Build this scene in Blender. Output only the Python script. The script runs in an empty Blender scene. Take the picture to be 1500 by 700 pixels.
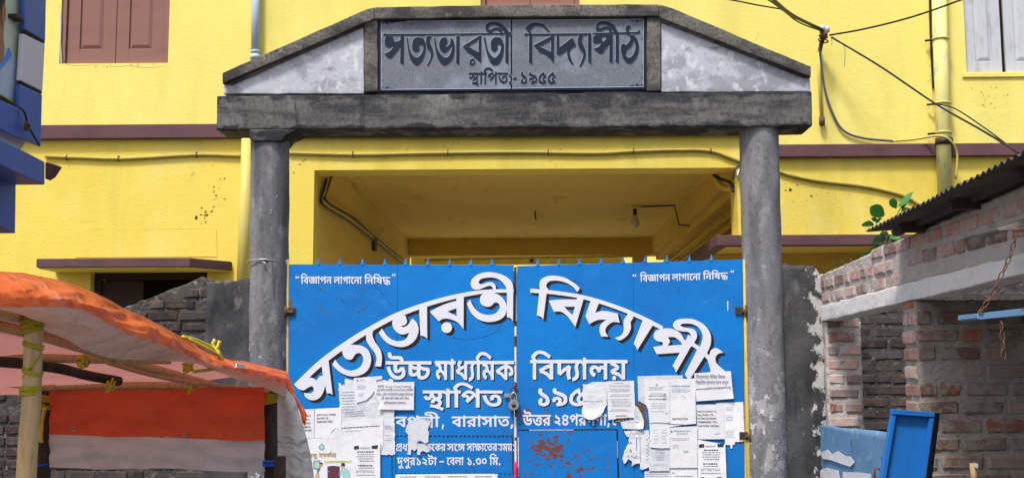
import bpy, bmesh, math, random
from mathutils import Vector, Matrix, noise
from mathutils.geometry import tessellate_polygon
random.seed(7)
SC = bpy.context.scene
COL = SC.collection

# ------------------------------------------------------------------ camera
EYE = 1.6
FPX = 1650.0
cam_d = bpy.data.cameras.new("camera")
cam_d.sensor_width = 36.0
cam_d.lens = FPX / 1500 * 36.0
cam_d.clip_start = 0.05
cam_d.clip_end = 3000
cam = bpy.data.objects.new("camera", cam_d)
COL.objects.link(cam)
CROT = Matrix.Rotation(0.0158, 3, 'Z') @ Matrix.Rotation(math.radians(90) + math.atan(185 / FPX), 3, 'X') @ Matrix.Rotation(-0.0035, 3, 'Z')
cam.rotation_euler = CROT.to_euler()
cam.location = (0, 0, EYE)
SC.camera = cam

# ------------------------------------------------------------------ light: bright, thin overcast
SC.view_settings.view_transform = 'Standard'
SC.view_settings.look = 'None'
SC.view_settings.gamma = 1
SC.view_settings.exposure = 0.74
SUN_EL, SUN_AZ = math.radians(60), math.radians(209)   # azimuth: direction the light comes from, clockwise from +Y
w = bpy.data.worlds.new("World")
SC.world = w
w.use_nodes = True
nt = w.node_tree
bg = nt.nodes['Background']
sky = nt.nodes.new('ShaderNodeTexSky')
sky.sky_type = 'NISHITA'
sky.sun_disc = False
sky.sun_elevation = SUN_EL
sky.sun_rotation = SUN_AZ
sky.air_density = 1.0
sky.dust_density = 4.0
sky.ozone_density = 1.0
hs = nt.nodes.new('ShaderNodeHueSaturation')
hs.inputs['Saturation'].default_value = 0.8
nt.links.new(sky.outputs[0], hs.inputs['Color'])
nt.links.new(hs.outputs[0], bg.inputs[0])
bg.inputs[1].default_value = 0.12
sun_d = bpy.data.lights.new("sun", 'SUN')
sun_d.energy = 2.2
sun_d.angle = math.radians(9)
sun_d.color = (1.0, 0.97, 0.92)
sun = bpy.data.objects.new("sun", sun_d)
COL.objects.link(sun)
sd = Vector((math.sin(SUN_AZ) * math.cos(SUN_EL), math.cos(SUN_AZ) * math.cos(SUN_EL), math.sin(SUN_EL)))
sun.rotation_euler = sd.to_track_quat('Z', 'Y').to_euler()
sun.location = (0, -5, 20)

# ------------------------------------------------------------------ measuring helpers (photo pixel -> place on a known plane)
def ray(px, py):
    return CROT @ Vector(((px - 750) / FPX, (350 - py) / FPX, -1.0))
def P(px, py, Y):
    d = ray(px, py)
    return Vector((0, 0, EYE)) + d * (Y / d.y)
def PX(px, py, X):
    d = ray(px, py)
    return Vector((0, 0, EYE)) + d * (X / d.x)
def PZ(px, py, Z):
    d = ray(px, py)
    return Vector((0, 0, EYE)) + d * ((Z - EYE) / d.z)

# ------------------------------------------------------------------ materials
def srgb(r, g, b):
    f = lambda c: ((c / 255) / 12.92) if c / 255 <= 0.04045 else (((c / 255) + 0.055) / 1.055) ** 2.4
    return (f(r), f(g), f(b), 1)
def mat(name, base, rough=0.85, layers=(), bumps=(), spec=0.22, rnd=0.0, trans=0.0, coord='pos', metal=0.0, rvar=0.0, crease=None):
    """layers: (colour, (sx,sy,sz), lo, hi, strength[, detail]); bumps: ((sx,sy,sz), strength, distance)"""
    m = bpy.data.materials.new(name)
    m.use_nodes = True
    t = m.node_tree
    N, L = t.nodes, t.links
    b = N['Principled BSDF']
    b.inputs['Roughness'].default_value = rough
    b.inputs['Specular IOR Level'].default_value = spec
    b.inputs['Metallic'].default_value = metal
    if coord == 'pos':
        g = N.new('ShaderNodeNewGeometry').outputs['Position']
    else:
        g = N.new('ShaderNodeTexCoord').outputs['Object']
        oi = N.new('ShaderNodeObjectInfo')
        ad = N.new('ShaderNodeVectorMath'); ad.operation = 'MULTIPLY_ADD'
        ad.inputs[1].default_value = (37, 53, 71)
        L.new(oi.outputs['Random'], ad.inputs[0])
        L.new(g, ad.inputs[2])
        g = ad.outputs[0]
    def nz(sc, det=4, off=0.0, rg=0.6):
        mp = N.new('ShaderNodeMapping')
        mp.inputs['Scale'].default_value = sc
        mp.inputs['Location'].default_value = (off, off * 1.7, off * 0.6)
        L.new(g, mp.inputs[0])
        n = N.new('ShaderNodeTexNoise')
        n.inputs['Scale'].default_value = 1.0
        n.inputs['Detail'].default_value = det
        n.inputs['Roughness'].default_value = rg
        L.new(mp.outputs[0], n.inputs['Vector'])
        return n.outputs['Fac']
    cur = None
    if rnd:
        oi = N.new('ShaderNodeObjectInfo')
        hsv = N.new('ShaderNodeHueSaturation')
        hsv.inputs['Color'].default_value = base
        mr = N.new('ShaderNodeMapRange')
        mr.inputs['To Min'].default_value = 1 - rnd
        mr.inputs['To Max'].default_value = 1 + rnd
        L.new(oi.outputs['Random'], mr.inputs[0])
        L.new(mr.outputs[0], hsv.inputs['Value'])
        mh = N.new('ShaderNodeMath'); mh.operation = 'MULTIPLY_ADD'
        mh.inputs[1].default_value = 7.31; mh.inputs[2].default_value = 0
        L.new(oi.outputs['Random'], mh.inputs[0])
        fr = N.new('ShaderNodeMath'); fr.operation = 'FRACT'
        L.new(mh.outputs[0], fr.inputs[0])
        m2 = N.new('ShaderNodeMapRange')
        m2.inputs['To Min'].default_value = 0.55
        m2.inputs['To Max'].default_value = 1.15
        L.new(fr.outputs[0], m2.inputs[0])
        L.new(m2.outputs[0], hsv.inputs['Saturation'])
        cur = hsv.outputs[0]
    for i, ly in enumerate(layers):
        c, sc, lo, hi, st = ly[:5]
        det = ly[5] if len(ly) > 5 else 5
        f = nz(sc, det, off=3.1 * i + 1)
        mr = N.new('ShaderNodeMapRange')
        mr.inputs['From Min'].default_value = lo
        mr.inputs['From Max'].default_value = hi
        mr.inputs['To Max'].default_value = st
        L.new(f, mr.inputs[0])
        mx = N.new('ShaderNodeMix'); mx.data_type = 'RGBA'
        L.new(mr.outputs[0], mx.inputs[0])
        if cur is None: mx.inputs[6].default_value = base
        else: L.new(cur, mx.inputs[6])
        mx.inputs[7].default_value = c
        cur = mx.outputs[2]
    if cur is None: b.inputs['Base Color'].default_value = base
    else: L.new(cur, b.inputs['Base Color'])
    if rvar:
        f = nz((9, 9, 9), 3, 9)
        mr = N.new('ShaderNodeMapRange')
        mr.inputs['From Min'].default_value = 0.3; mr.inputs['From Max'].default_value = 0.7
        mr.inputs['To Min'].default_value = rough - rvar; mr.inputs['To Max'].default_value = rough + rvar
        L.new(f, mr.inputs[0]); L.new(mr.outputs[0], b.inputs['Roughness'])
    nn = None
    for i, (sc, st, di) in enumerate(bumps):
        bp = N.new('ShaderNodeBump')
        bp.inputs['Strength'].default_value = st
        bp.inputs['Distance'].default_value = di
        L.new(nz(sc, 5, 11 + i * 2.3), bp.inputs['Height'])
        if nn: L.new(nn, bp.inputs['Normal'])
        nn = bp.outputs[0]
    if crease:
        for sc, st, di in crease:
            mp = N.new('ShaderNodeMapping'); mp.inputs['Scale'].default_value = sc
            mp.inputs['Rotation'].default_value = (.5, .3, .4)
            nzv = N.new('ShaderNodeTexNoise'); nzv.inputs['Scale'].default_value = 3.0
            wv = N.new('ShaderNodeVectorMath'); wv.operation = 'MULTIPLY_ADD'; wv.inputs[1].default_value = (.35, .35, .35)
            L.new(g, nzv.inputs['Vector']); L.new(nzv.outputs['Color'], wv.inputs[0]); L.new(g, wv.inputs[2])
            L.new(wv.outputs[0], mp.inputs[0])
            vo = N.new('ShaderNodeTexVoronoi'); vo.inputs['Scale'].default_value = 1.0
            L.new(mp.outputs[0], vo.inputs['Vector'])
            bp = N.new('ShaderNodeBump'); bp.inputs['Strength'].default_value = st; bp.inputs['Distance'].default_value = di
            L.new(vo.outputs['Distance'], bp.inputs['Height'])
            if nn: L.new(nn, bp.inputs['Normal'])
            nn = bp.outputs[0]
    if nn: L.new(nn, b.inputs['Normal'])
    if trans:
        tr = N.new('ShaderNodeBsdfTranslucent')
        if cur is None: tr.inputs[0].default_value = base
        else: L.new(cur, tr.inputs[0])
        mx = N.new('ShaderNodeMixShader')
        mx.inputs[0].default_value = trans
        L.new(b.outputs[0], mx.inputs[1]); L.new(tr.outputs[0], mx.inputs[2])
        L.new(mx.outputs[0], N['Material Output'].inputs[0])
    return m
K = lambda r, g=None, b=None: (r, r if g is None else g, r if b is None else b, 1)
STUC = [((26, 26, 34), 0.5, 0.006), ((90, 90, 90), 0.4, 0.002)]
MT = {}
MT['yellow_upper'] = mat('yellow_limewash_upper', K(.80, .68, .175), .9, [(K(.62, .53, .13), (2.2, 2.2, .35), .50, .66, .5), (K(.72, .65, .19), (1.3, 1.3, 1.3), .45, .75, .6), (K(.84, .77, .25), (3, 3, 1.2), .5, .75, .5), (K(.35, .30, .12), (9, 9, 7), .70, .78, .5)], STUC)
MT['yellow_lower'] = mat('yellow_limewash_lower', K(.78, .615, .115), .9, [(K(.56, .45, .08), (2.6, 2.6, .4), .50, .66, .5), (K(.5, .41, .12), (24, 24, 24), .66, .72, .5), (K(.68, .53, .07), (1.5, 1.5, 1.1), .45, .75, .6), (K(.76, .69, .24), (2.5, 2.5, 1.4), .5, .75, .5), (K(.30, .22, .06), (8, 8, 10), .71, .78, .6)], STUC)
MT['yellow_inner'] = mat('yellow_distemper_passage', K(.80, .58, .14), .9, [(K(.66, .46, .10), (.8, .5, 1.5), .4, .7, .7), (K(.35, .26, .09), (3, .8, 5), .6, .75, .5)], STUC)
MT['yellow_pipe'] = mat('yellow_painted_pipe', K(.58, .49, .13), .5, [(K(.55, .5, .2), (10, 10, 2), .5, .7, .6)], [((60, 60, 20), .1, .002)])
MT['conduit'] = mat('dull_yellow_conduit', K(.40, .33, .075), .55, [(K(.55, .46, .12), (10, 10, 10), .5, .7, .6)])
MT['old_pipe'] = mat('peeling_pipe', K(.70, .64, .24), .55, [(K(.26, .36, .40), (22, 22, 5), .57, .63, .8), (K(.5, .5, .2), (8, 8, 3), .5, .7, .5)], [((60, 60, 20), .15, .002)])
MT['grey_pipe'] = mat('grey_blue_pvc', K(.42, .50, .62), .4, [(K(.1, .2, .45), (20, 20, 6), .68, .72, .7)])
MT['purple'] = mat('maroon_paint', K(.125, .062, .07), .75, [(K(.08, .04, .05), (3, 3, 6), .45, .7, .7), (K(.2, .13, .13), (14, 14, 20), .66, .74, .5)], [((30, 30, 40), .3, .005)])
MT['brown_shutter'] = mat('brown_shutter_paint', K(.25, .125, .10), .5, [(K(.19, .095, .08), (2, 2, 7), .5, .7, .5), (K(.6, .55, .5), (30, 30, 9), .74, .77, .7)], [((30, 30, 5), .1, .003)])
MT['white_shutter'] = mat('weathered_white_shutter', K(.50, .52, .56), .6, [(K(.25, .22, .22), (9, 9, 2.5), .55, .72, .7), (K(.4, .36, .34), (30, 30, 6), .55, .7, .6)], [((30, 30, 5), .2, .003)])
MT['concrete'] = mat('sooty_concrete', K(.125, .12, .115), .92, [(K(.022, .024, .032), (1.1, 1.1, 6.5), .44, .58, .85), (K(.24, .235, .225), (3.5, 3.5, 3.2), .52, .68, .65), (K(.030, .030, .034), (36, 36, 20), .48, .66, .6, 8), (K(.16, .155, .15), (75, 75, 75), .52, .66, .6, 8), (K(.42, .42, .4), (60, 60, 60), .70, .76, .5)], [((22, 22, 22), .5, .01), ((120, 120, 120), .4, .003)])
MT['concrete_cap'] = mat('lichen_concrete', K(.17, .158, .14), .92, [(K(.035, .034, .035), (3, 3, 5), .45, .62, .85), (K(.03, .03, .03), (50, 50, 50), .48, .62, .7, 8), (K(.34, .31, .26), (16, 16, 16), .6, .75, .6), (K(.05, .05, .05), (60, 60, 60), .55, .7, .6)], [((22, 22, 22), .5, .008), ((120, 120, 120), .4, .003)])
MT['pillar'] = mat('stained_pillar_plaster', K(.20, .20, .215), .9, [(K(.065, .068, .078), (4, 4, .9), .47, .66, .8), (K(.33, .33, .345), (9, 9, 5), .54, .68, .6, 8), (K(.05, .05, .055), (60, 60, 45), .52, .68, .5, 8), (K(.07, .07, .08), (26, 26, 12), .56, .7, .6)], [((22, 22, 14), .4, .008), ((110, 110, 110), .35, .003)])
MT['panel'] = mat('aged_white_plaster', K(.45, .47, .53), .9, [(K(.27, .28, .31), (3.2, 3.2, 4.2), .50, .58, .8), (K(.62, .62, .66), (14, 14, 10), .55, .62, .8, 8), (K(.16, .14, .12), (5, 5, 8), .60, .68, .7, 8), (K(.2, .18, .17), (40, 40, 40), .6, .66, .6, 8), (K(.3, .27, .24), (50, 50, 50), .62, .72, .5)], [((16, 16, 16), .3, .006), ((90, 90, 90), .3, .002)])
MT['granite'] = mat('etched_grey_granite', K(.165, .182, .215), .6, [(K(.085, .095, .12), (110, 110, 110), .45, .65, .8, 2), (K(.33, .38, .48), (3, 3, 3), .5, .7, .5)], [((200, 200, 200), .15, .001)])
MT['granite_dark'] = mat('polished_navy_granite', K(.012, .020, .042), .5, [(K(.035, .055, .10), (14, 14, 14), .55, .75, .6)], spec=.15)
MT['etch'] = mat('etched_outline', K(.42, .46, .52), .7)
MT['gate_pipe'] = mat('mustard_gate_frame', K(.47, .36, .075), .6, [(K(.2, .12, .05), (20, 20, 5), .6, .7, .6)])
MT['letter'] = mat('white_sign_paint', K(.66, .68, .75), .55, [(K(.56, .6, .74), (9, 9, 9), .5, .7, .5), (K(.02, .17, .52), (90, 90, 90), .755, .77, .8)])
MT['letter_shadow'] = mat('black_sign_paint', K(.018, .014, .018), .5, [(K(.02, .15, .45), (80, 80, 80), .76, .77, .8)])
MT['iron'] = mat('dark_iron', K(.05, .045, .045), .6, [(K(.16, .07, .04), (30, 30, 30), .5, .65, .7)], metal=.3)
MT['rust_iron'] = mat('rusty_iron', K(.15, .075, .05), .8, [(K(.05, .04, .04), (40, 40, 40), .5, .65, .7)], [((80, 80, 80), .4, .002)])
MT['steel'] = mat('worn_steel', K(.42, .42, .43), .42, metal=.8)
MT['cable'] = mat('black_cable', K(.018, .018, .022), .5)
MT['cable_grey'] = mat('grey_cable', K(.10, .11, .14), .5)
MT['paper'] = mat('white_paper', K(.72, .73, .78), .8, [(K(.58, .60, .66), (9, 9, 9), .5, .7, .6)], [((14, 14, 14), .5, .006)], rnd=.06, crease=[((7, 7, 7), .14, .008)])
MT['paper_old'] = mat('weathered_paper', K(.60, .63, .68), .85, [(K(.42, .45, .5), (8, 8, 14), .5, .72, .7), (K(.70, .70, .73), (30, 30, 30), .55, .7, .6)], [((20, 20, 20), .5, .006)], rnd=.1, crease=[((11, 11, 11), .35, .01)])
MT['ink'] = mat('black_ink', K(.045, .042, .05), .8)
MT['ink_grey'] = mat('faded_ink', K(.26, .28, .34), .8)
MT['ink_blue'] = mat('blue_ink', K(.10, .22, .45), .8)
MT['pen_blue'] = mat('ball_pen_ink', K(.12, .13, .20), .8)
MT['gold_ink'] = mat('gold_ink', K(.42, .27, .05), .8)
MT['green_ink'] = mat('lime_ink', K(.58, .66, .22), .8)
MT['maroon_ink'] = mat('maroon_ink', K(.13, .035, .06), .8)
MT['teal_ink'] = mat('pale_teal_ink', K(.33, .58, .56), .8)
MT['skin_ink'] = mat('skin_ink', K(.62, .36, .22), .8)
MT['tarp_orange'] = mat('orange_tarpaulin', K(.93, .20, .055), .4, [(K(.93, .50, .34), (3.5, 7, 9), .55, .70, .65, 7), (K(.78, .13, .03), (3, 3, 9), .5, .75, .5)], [((7, 7, 12), .6, .02), ((24, 24, 24), .3, .006)], trans=.4, crease=[((4, 4, 9), .9, .05), ((11, 11, 22), .6, .016)])
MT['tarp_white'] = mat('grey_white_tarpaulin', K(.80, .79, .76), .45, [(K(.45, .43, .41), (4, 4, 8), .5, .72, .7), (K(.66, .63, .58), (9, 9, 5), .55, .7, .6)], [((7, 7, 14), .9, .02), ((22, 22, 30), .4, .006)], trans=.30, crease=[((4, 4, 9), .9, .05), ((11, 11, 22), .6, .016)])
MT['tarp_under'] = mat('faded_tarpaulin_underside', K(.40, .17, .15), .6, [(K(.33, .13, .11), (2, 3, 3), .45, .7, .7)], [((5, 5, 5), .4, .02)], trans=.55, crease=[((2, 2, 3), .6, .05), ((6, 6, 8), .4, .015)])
MT['cloth_orange'] = mat('orange_back_sheet', K(.78, .12, .05), .55, [(K(.62, .09, .035), (5, 5, 5), .5, .7, .5), (K(.66, .18, .09), (8, 8, 8), .58, .72, .5)], [((6, 6, 6), .4, .02)], trans=.2, crease=[((3, 3, 4), .5, .04), ((8, 8, 12), .4, .012)])
MT['cloth_grey'] = mat('grey_back_sheet', K(.66, .66, .68), .55, [(K(.38, .38, .40), (4, 4, 5), .5, .7, .6)], [((6, 6, 6), .4, .02)], trans=.2, crease=[((3, 3, 4), .5, .04), ((8, 8, 12), .4, .012)])
MT['bamboo'] = mat('bamboo', K(.56, .39, .20), .6, [(K(.3, .19, .1), (30, 30, 5), .5, .7, .7), (K(.55, .40, .22), (8, 8, 30), .55, .7, .5)], [((50, 50, 9), .3, .004)])
MT['bamboo_dark'] = mat('sooty_bamboo', K(.045, .035, .03), .7, [(K(.13, .08, .05), (30, 30, 8), .5, .7, .6)])
MT['tie'] = mat('yellow_strapping', K(.62, .55, .05), .4)
MT['tie_blue'] = mat('blue_rope', K(.02, .10, .55), .6)
MT['pink'] = mat('pink_ribbon', K(.85, .04, .16), .5)
MT['mortar'] = mat('lime_mortar', K(.30, .275, .25), .95, [(K(.12, .10, .09), (6, 6, 6), .5, .7, .7), (K(.36, .32, .27), (16, 16, 16), .56, .7, .6)], [((26, 26, 26), .8, .02), ((90, 90, 90), .5, .005)])
MT['mortar_light'] = mat('pale_mortar', K(.46, .42, .39), .95, [(K(.28, .25, .23), (6, 6, 6), .5, .7, .7), (K(.55, .52, .5), (12, 12, 5), .56, .7, .6)], [((26, 26, 26), .8, .02), ((90, 90, 90), .5, .005)])
MT['mortar_soot'] = mat('sooty_mortar', K(.075, .068, .062), .95, [(K(.02, .02, .02), (6, 6, 6), .5, .7, .8), (K(.24, .22, .2), (14, 14, 20), .56, .66, .7)], [((26, 26, 26), .8, .02)])
BB = [((30, 30, 30), .7, .008), ((110, 110, 110), .4, .003)]
MT['brick'] = mat('red_brick', K(.31, .125, .09), .92, [(K(.30, .26, .235), (11, 11, 14), .44, .56, .85), (K(.30, .13, .095), (14, 14, 14), .58, .7, .5), (K(.05, .045, .045), (7, 7, 7), .62, .72, .7)], BB, rnd=.3, coord='obj')
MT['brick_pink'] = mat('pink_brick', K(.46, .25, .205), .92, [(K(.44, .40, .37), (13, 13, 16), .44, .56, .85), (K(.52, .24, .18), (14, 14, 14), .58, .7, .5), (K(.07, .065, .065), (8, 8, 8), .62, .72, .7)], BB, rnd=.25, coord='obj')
MT['brick_brown'] = mat('muddy_brown_brick', K(.21, .13, .105), .92, [(K(.27, .245, .22), (11, 11, 14), .44, .56, .85), (K(.05, .05, .045), (6, 6, 6), .6, .72, .7)], BB, rnd=.3, coord='obj')
MT['brick_soot'] = mat('sooty_brick', K(.055, .045, .042), .9, [(K(.17, .095, .075), (8, 8, 10), .52, .66, .6), (K(.018, .018, .018), (8, 8, 8), .5, .7, .7), (K(.2, .19, .18), (30, 30, 30), .68, .74, .5)], BB, rnd=.4, coord='obj')
MT['soot_plaster'] = mat('blackened_plaster', K(.075, .075, .078), .92, [(K(.018, .018, .02), (4, 4, 2.2), .42, .66, .85), (K(.22, .21, .2), (8, 8, 4), .60, .72, .55), (K(.45, .45, .45), (26, 26, 14), .72, .76, .7)], [((20, 20, 20), .5, .01), ((90, 90, 90), .4, .004)])
MT['pier'] = mat('splashed_black_plaster', K(.075, .075, .078), .92, [(K(.018, .018, .02), (4, 4, 2.2), .42, .66, .85), (K(.16, .155, .15), (8, 8, 4), .60, .72, .55)], [((20, 20, 20), .6, .012), ((90, 90, 90), .4, .004)])
MT['lintel'] = mat('cement_lintel', K(.70, .685, .68), .92, [(K(.52, .51, .5), (5, 5, 8), .5, .7, .7), (K(.5, .49, .47), (14, 14, 14), .58, .7, .5), (K(.1, .1, .1), (40, 40, 40), .66, .74, .6)], [((24, 24, 24), .6, .01), ((100, 100, 100), .4, .004)])
MT['tin'] = mat('rusted_tin_roof', K(.19, .165, .15), .7, [(K(.08, .06, .05), (6, 2, 6), .45, .7, .7), (K(.2, .19, .18), (14, 6, 14), .6, .72, .5)], [((60, 60, 60), .3, .003)])
MT['rafter'] = mat('dark_timber', K(.05, .032, .028), .8, bumps=[((50, 5, 50), .3, .004)])
MT['blue_tin'] = mat('faded_blue_sheet', K(.12, .25, .42), .65, [(K(.33, .42, .5), (9, 9, 9), .58, .68, .7), (K(.10, .05, .035), (12, 12, 12), .64, .68, .9), (K(.06, .16, .33), (4, 4, 4), .5, .7, .6)], [((40, 40, 40), .2, .003)])
MT['blue_board'] = mat('blue_painted_board', K(.012, .14, .47), .5, [(K(.02, .10, .33), (6, 6, 2), .5, .7, .6), (K(.05, .05, .06), (30, 30, 12), .68, .72, .8)], [((12, 12, 3), .25, .01)])
MT['blue_board_dark'] = mat('dark_blue_edge', K(.012, .035, .10), .6, [(K(.05, .05, .06), (30, 30, 12), .6, .7, .8)])
MT['shop_blue'] = mat('blue_aluminium_panel', K(.055, .13, .46), .4, [(K(.06, .14, .46), (3, 3, 3), .4, .7, .6)], spec=.4)
MT['shop_white'] = mat('white_aluminium_panel', K(.66, .64, .70), .35, [(K(.55, .53, .58), (5, 5, 5), .5, .7, .4)])
MT['seal'] = mat('black_sealant', K(.02, .02, .022), .7)
MT['leaf'] = mat('green_leaf', K(.055, .21, .045), .45, [(K(.10, .30, .05), (40, 40, 40), .5, .7, .6)], trans=.25, rnd=.25)
MT['stem'] = mat('plant_stem', K(.12, .16, .05), .7)
MT['ground'] = mat('dusty_asphalt', K(.11, .10, .09), .95, [(K(.2, .17, .14), (1, 1, 1), .5, .7, .7), (K(.06, .06, .06), (20, 20, 20), .5, .7, .5)], [((60, 60, 60), .5, .005)])
MT['hollow'] = mat('room_darkness', K(.03, .025, .022), .9)  # near black, puts the darkness behind window openings into the colour
MT['dark_wood'] = mat('dark_wood', K(.045, .026, .02), .7)
MT['bulb'] = mat('bulb_glass', K(.55, .55, .52), .15, spec=.6)
MT['lock'] = mat('padlock_steel', K(.45, .43, .42), .3, metal=.7, layers=[(K(.2, .14, .1), (60, 60, 60), .55, .7, .6)])
MT['poster_green'] = mat('poster_lime', K(.35, .60, .12), .5)
MT['poster_pale'] = mat('poster_pale', K(.62, .70, .55), .5, [(K(.45, .66, .22), (1, 1, 3), .45, .6, .8, 1)])
MT['poster_shirt'] = mat('poster_shirt', K(.50, .60, .72), .5, [(K(.38, .48, .62), (10, 10, 10), .5, .65, .6)])
MT['poster_collar'] = mat('poster_collar', K(.10, .30, .68), .5)
MT['poster_skin'] = mat('poster_skin', K(.36, .17, .10), .5)
MT['poster_hair'] = mat('poster_hair', K(.015, .012, .012), .5)

# gate blue: rust shows where the paint has flaked, thickest round a few worn spots
def gate_material():
    m = mat('blue_gate_enamel', K(.006, .185, .56), .5, [(K(.012, .135, .44), (1.2, 1.2, 1.7), .4, .7, .8), (K(.02, .22, .66), (3, 3, 7), .55, .75, .5), (K(.01, .07, .22), (50, 50, 26), .655, .70, .6, 6)], [((1.6, 1.6, 1.2), .5, .035), ((6, 6, 4), .2, .01), ((60, 60, 60), .08, .002)], spec=.15)
    t = m.node_tree; N, L = t.nodes, t.links
    b = N['Principled BSDF']
    src = b.inputs['Base Color'].links[0].from_socket
    g = N.new('ShaderNodeNewGeometry').outputs['Position']
    tot = None
    for (px, py, r, s) in ((812, 658, .21, .33), (790, 652, .13, .36), (772, 607, .15, .24), (802, 612, .14, .22), (835, 690, .5, .19), (1088, 645, .10, .26), (1082, 450, .14, .16), (940, 605, .07, .35), (945, 640, .06, .2), (437, 402, .035, .25), (425, 452, .05, .22), (750, 600, .08, .14), (750, 640, .05, .14), (775, 690, .2, .16)):
        c = P(px, py, 9.0)
        vs = N.new('ShaderNodeVectorMath'); vs.operation = 'DISTANCE'
        L.new(g, vs.inputs[0]); vs.inputs[1].default_value = c
        mr = N.new('ShaderNodeMapRange')
        mr.inputs['From Min'].default_value = 0; mr.inputs['From Max'].default_value = r
        mr.inputs['To Min'].default_value = s; mr.inputs['To Max'].default_value = 0
        L.new(vs.outputs['Value'], mr.inputs[0])
        if tot is None: tot = mr.outputs[0]
        else:
            mxm = N.new('ShaderNodeMath'); mxm.operation = 'MAXIMUM'
            L.new(tot, mxm.inputs[0]); L.new(mr.outputs[0], mxm.inputs[1]); tot = mxm.outputs[0]
    n = N.new('ShaderNodeTexNoise'); n.inputs['Scale'].default_value = 22; n.inputs['Detail'].default_value = 6; n.inputs['Roughness'].default_value = .62
    mp = N.new('ShaderNodeMapping'); mp.inputs['Scale'].default_value = (1, 1, 1.3)
    L.new(g, mp.inputs[0]); L.new(mp.outputs[0], n.inputs['Vector'])
    ad = N.new('ShaderNodeMath'); ad.operation = 'ADD'
    L.new(n.outputs['Fac'], ad.inputs[0]); L.new(tot, ad.inputs[1])
    mr = N.new('ShaderNodeMapRange')
    mr.inputs['From Min'].default_value = .70; mr.inputs['From Max'].default_value = .715
    L.new(ad.outputs[0], mr.inputs[0])
    mx = N.new('ShaderNodeMix'); mx.data_type = 'RGBA'
    L.new(mr.outputs[0], mx.inputs[0]); L.new(src, mx.inputs[6]); mx.inputs[7].default_value = K(.14, .058, .045)
    L.new(mx.outputs[2], b.inputs['Base Color'])
    return m
MT['gate'] = gate_material()

# worn or splashed zones with ragged edges of their own, laid over an existing material
def zone(m, axis, v0, v1, gain, sc, thr, col, det=7, soft=.04):
    t = m.node_tree; N, L = t.nodes, t.links
    b = N['Principled BSDF']
    src = b.inputs['Base Color'].links[0].from_socket
    g = N.new('ShaderNodeNewGeometry').outputs['Position']
    sp = N.new('ShaderNodeSeparateXYZ'); L.new(g, sp.inputs[0])
    mr = N.new('ShaderNodeMapRange')
    mr.inputs['From Min'].default_value = v0; mr.inputs['From Max'].default_value = v1
    mr.inputs['To Min'].default_value = 0; mr.inputs['To Max'].default_value = gain
    L.new(sp.outputs[axis], mr.inputs[0])
    mp = N.new('ShaderNodeMapping'); mp.inputs['Scale'].default_value = sc; mp.inputs['Location'].default_value = (7.7, 3.1, 5.5)
    n = N.new('ShaderNodeTexNoise'); n.inputs['Scale'].default_value = 1; n.inputs['Detail'].default_value = det; n.inputs['Roughness'].default_value = .65
    L.new(g, mp.inputs[0]); L.new(mp.outputs[0], n.inputs['Vector'])
    ad = N.new('ShaderNodeMath'); ad.operation = 'ADD'
    L.new(n.outputs['Fac'], ad.inputs[0]); L.new(mr.outputs[0], ad.inputs[1])
    m2 = N.new('ShaderNodeMapRange')
    m2.inputs['From Min'].default_value = thr; m2.inputs['From Max'].default_value = thr + soft
    m2.inputs['To Max'].default_value = .9
    L.new(ad.outputs[0], m2.inputs[0])
    mx = N.new('ShaderNodeMix'); mx.data_type = 'RGBA'
    L.new(m2.outputs[0], mx.inputs[0]); L.new(src, mx.inputs[6]); mx.inputs[7].default_value = col
    L.new(mx.outputs[2], b.inputs['Base Color'])
zone(MT['pillar'], 2, 1.95, 1.25, .16, (9, 9, 7), .66, K(.34, .335, .335), soft=.05)
zone(MT['pillar'], 2, 1.9, 1.3, .10, (16, 16, 14), .69, K(.52, .52, .56), soft=.015)
zone(MT['pier'], 0, 2.13, 2.37, .34, (14, 14, 9), .68, K(.50, .485, .47), soft=.05)
zone(MT['pier'], 0, 1.9, 2.4, .05, (22, 22, 40), .74, K(.55, .55, .56), soft=.01)
zone(MT['concrete'], 0, -9, -8, 0, (9, 9, 1.1), .60, K(.03, .031, .036), soft=.08)
zone(MT['pillar'], 0, -9, -8, 0, (13, 13, .8), .62, K(.06, .062, .07), soft=.08)
zone(MT['pier'], 0, -9, -8, 0, (9, 9, 1.0), .60, K(.03, .031, .036), soft=.08)
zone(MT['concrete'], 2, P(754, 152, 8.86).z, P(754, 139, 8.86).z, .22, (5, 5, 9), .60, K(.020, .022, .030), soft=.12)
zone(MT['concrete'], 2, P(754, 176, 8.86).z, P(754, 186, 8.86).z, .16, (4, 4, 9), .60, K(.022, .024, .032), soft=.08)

# ------------------------------------------------------------------ object helpers
def root(name, label, cat, loc=(0, 0, 0), group=None):
    o = bpy.data.objects.new(name, None)
    o.empty_display_size = .2
    o.location = loc
    COL.objects.link(o)
    o['label'] = label; o['category'] = cat
    if group: o['group'] = group
    return o
def adopt(o, parent):
    if parent is not None:
        o.parent = parent
        o.matrix_parent_inverse = wmat(parent).inverted()
    return o
def wmat(o):
    mm = Matrix.LocRotScale(o.location, o.rotation_euler, o.scale)
    if o.parent is None: return mm
    return wmat(o.parent) @ o.matrix_parent_inverse @ mm
def link(name, me, m, parent=None, smooth=False):
    o = bpy.data.objects.new(name, me)
    if m is not None and not me.materials: me.materials.append(m)
    if smooth:
        for p in me.polygons: p.use_smooth = True
    COL.objects.link(o)
    adopt(o, parent)
    return o
def tag(o, label=None, cat=None, group=None, kind=None):
    if label: o['label'] = label
    if cat: o['category'] = cat
    if group: o['group'] = group
    if kind: o['kind'] = kind
    return o
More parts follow.
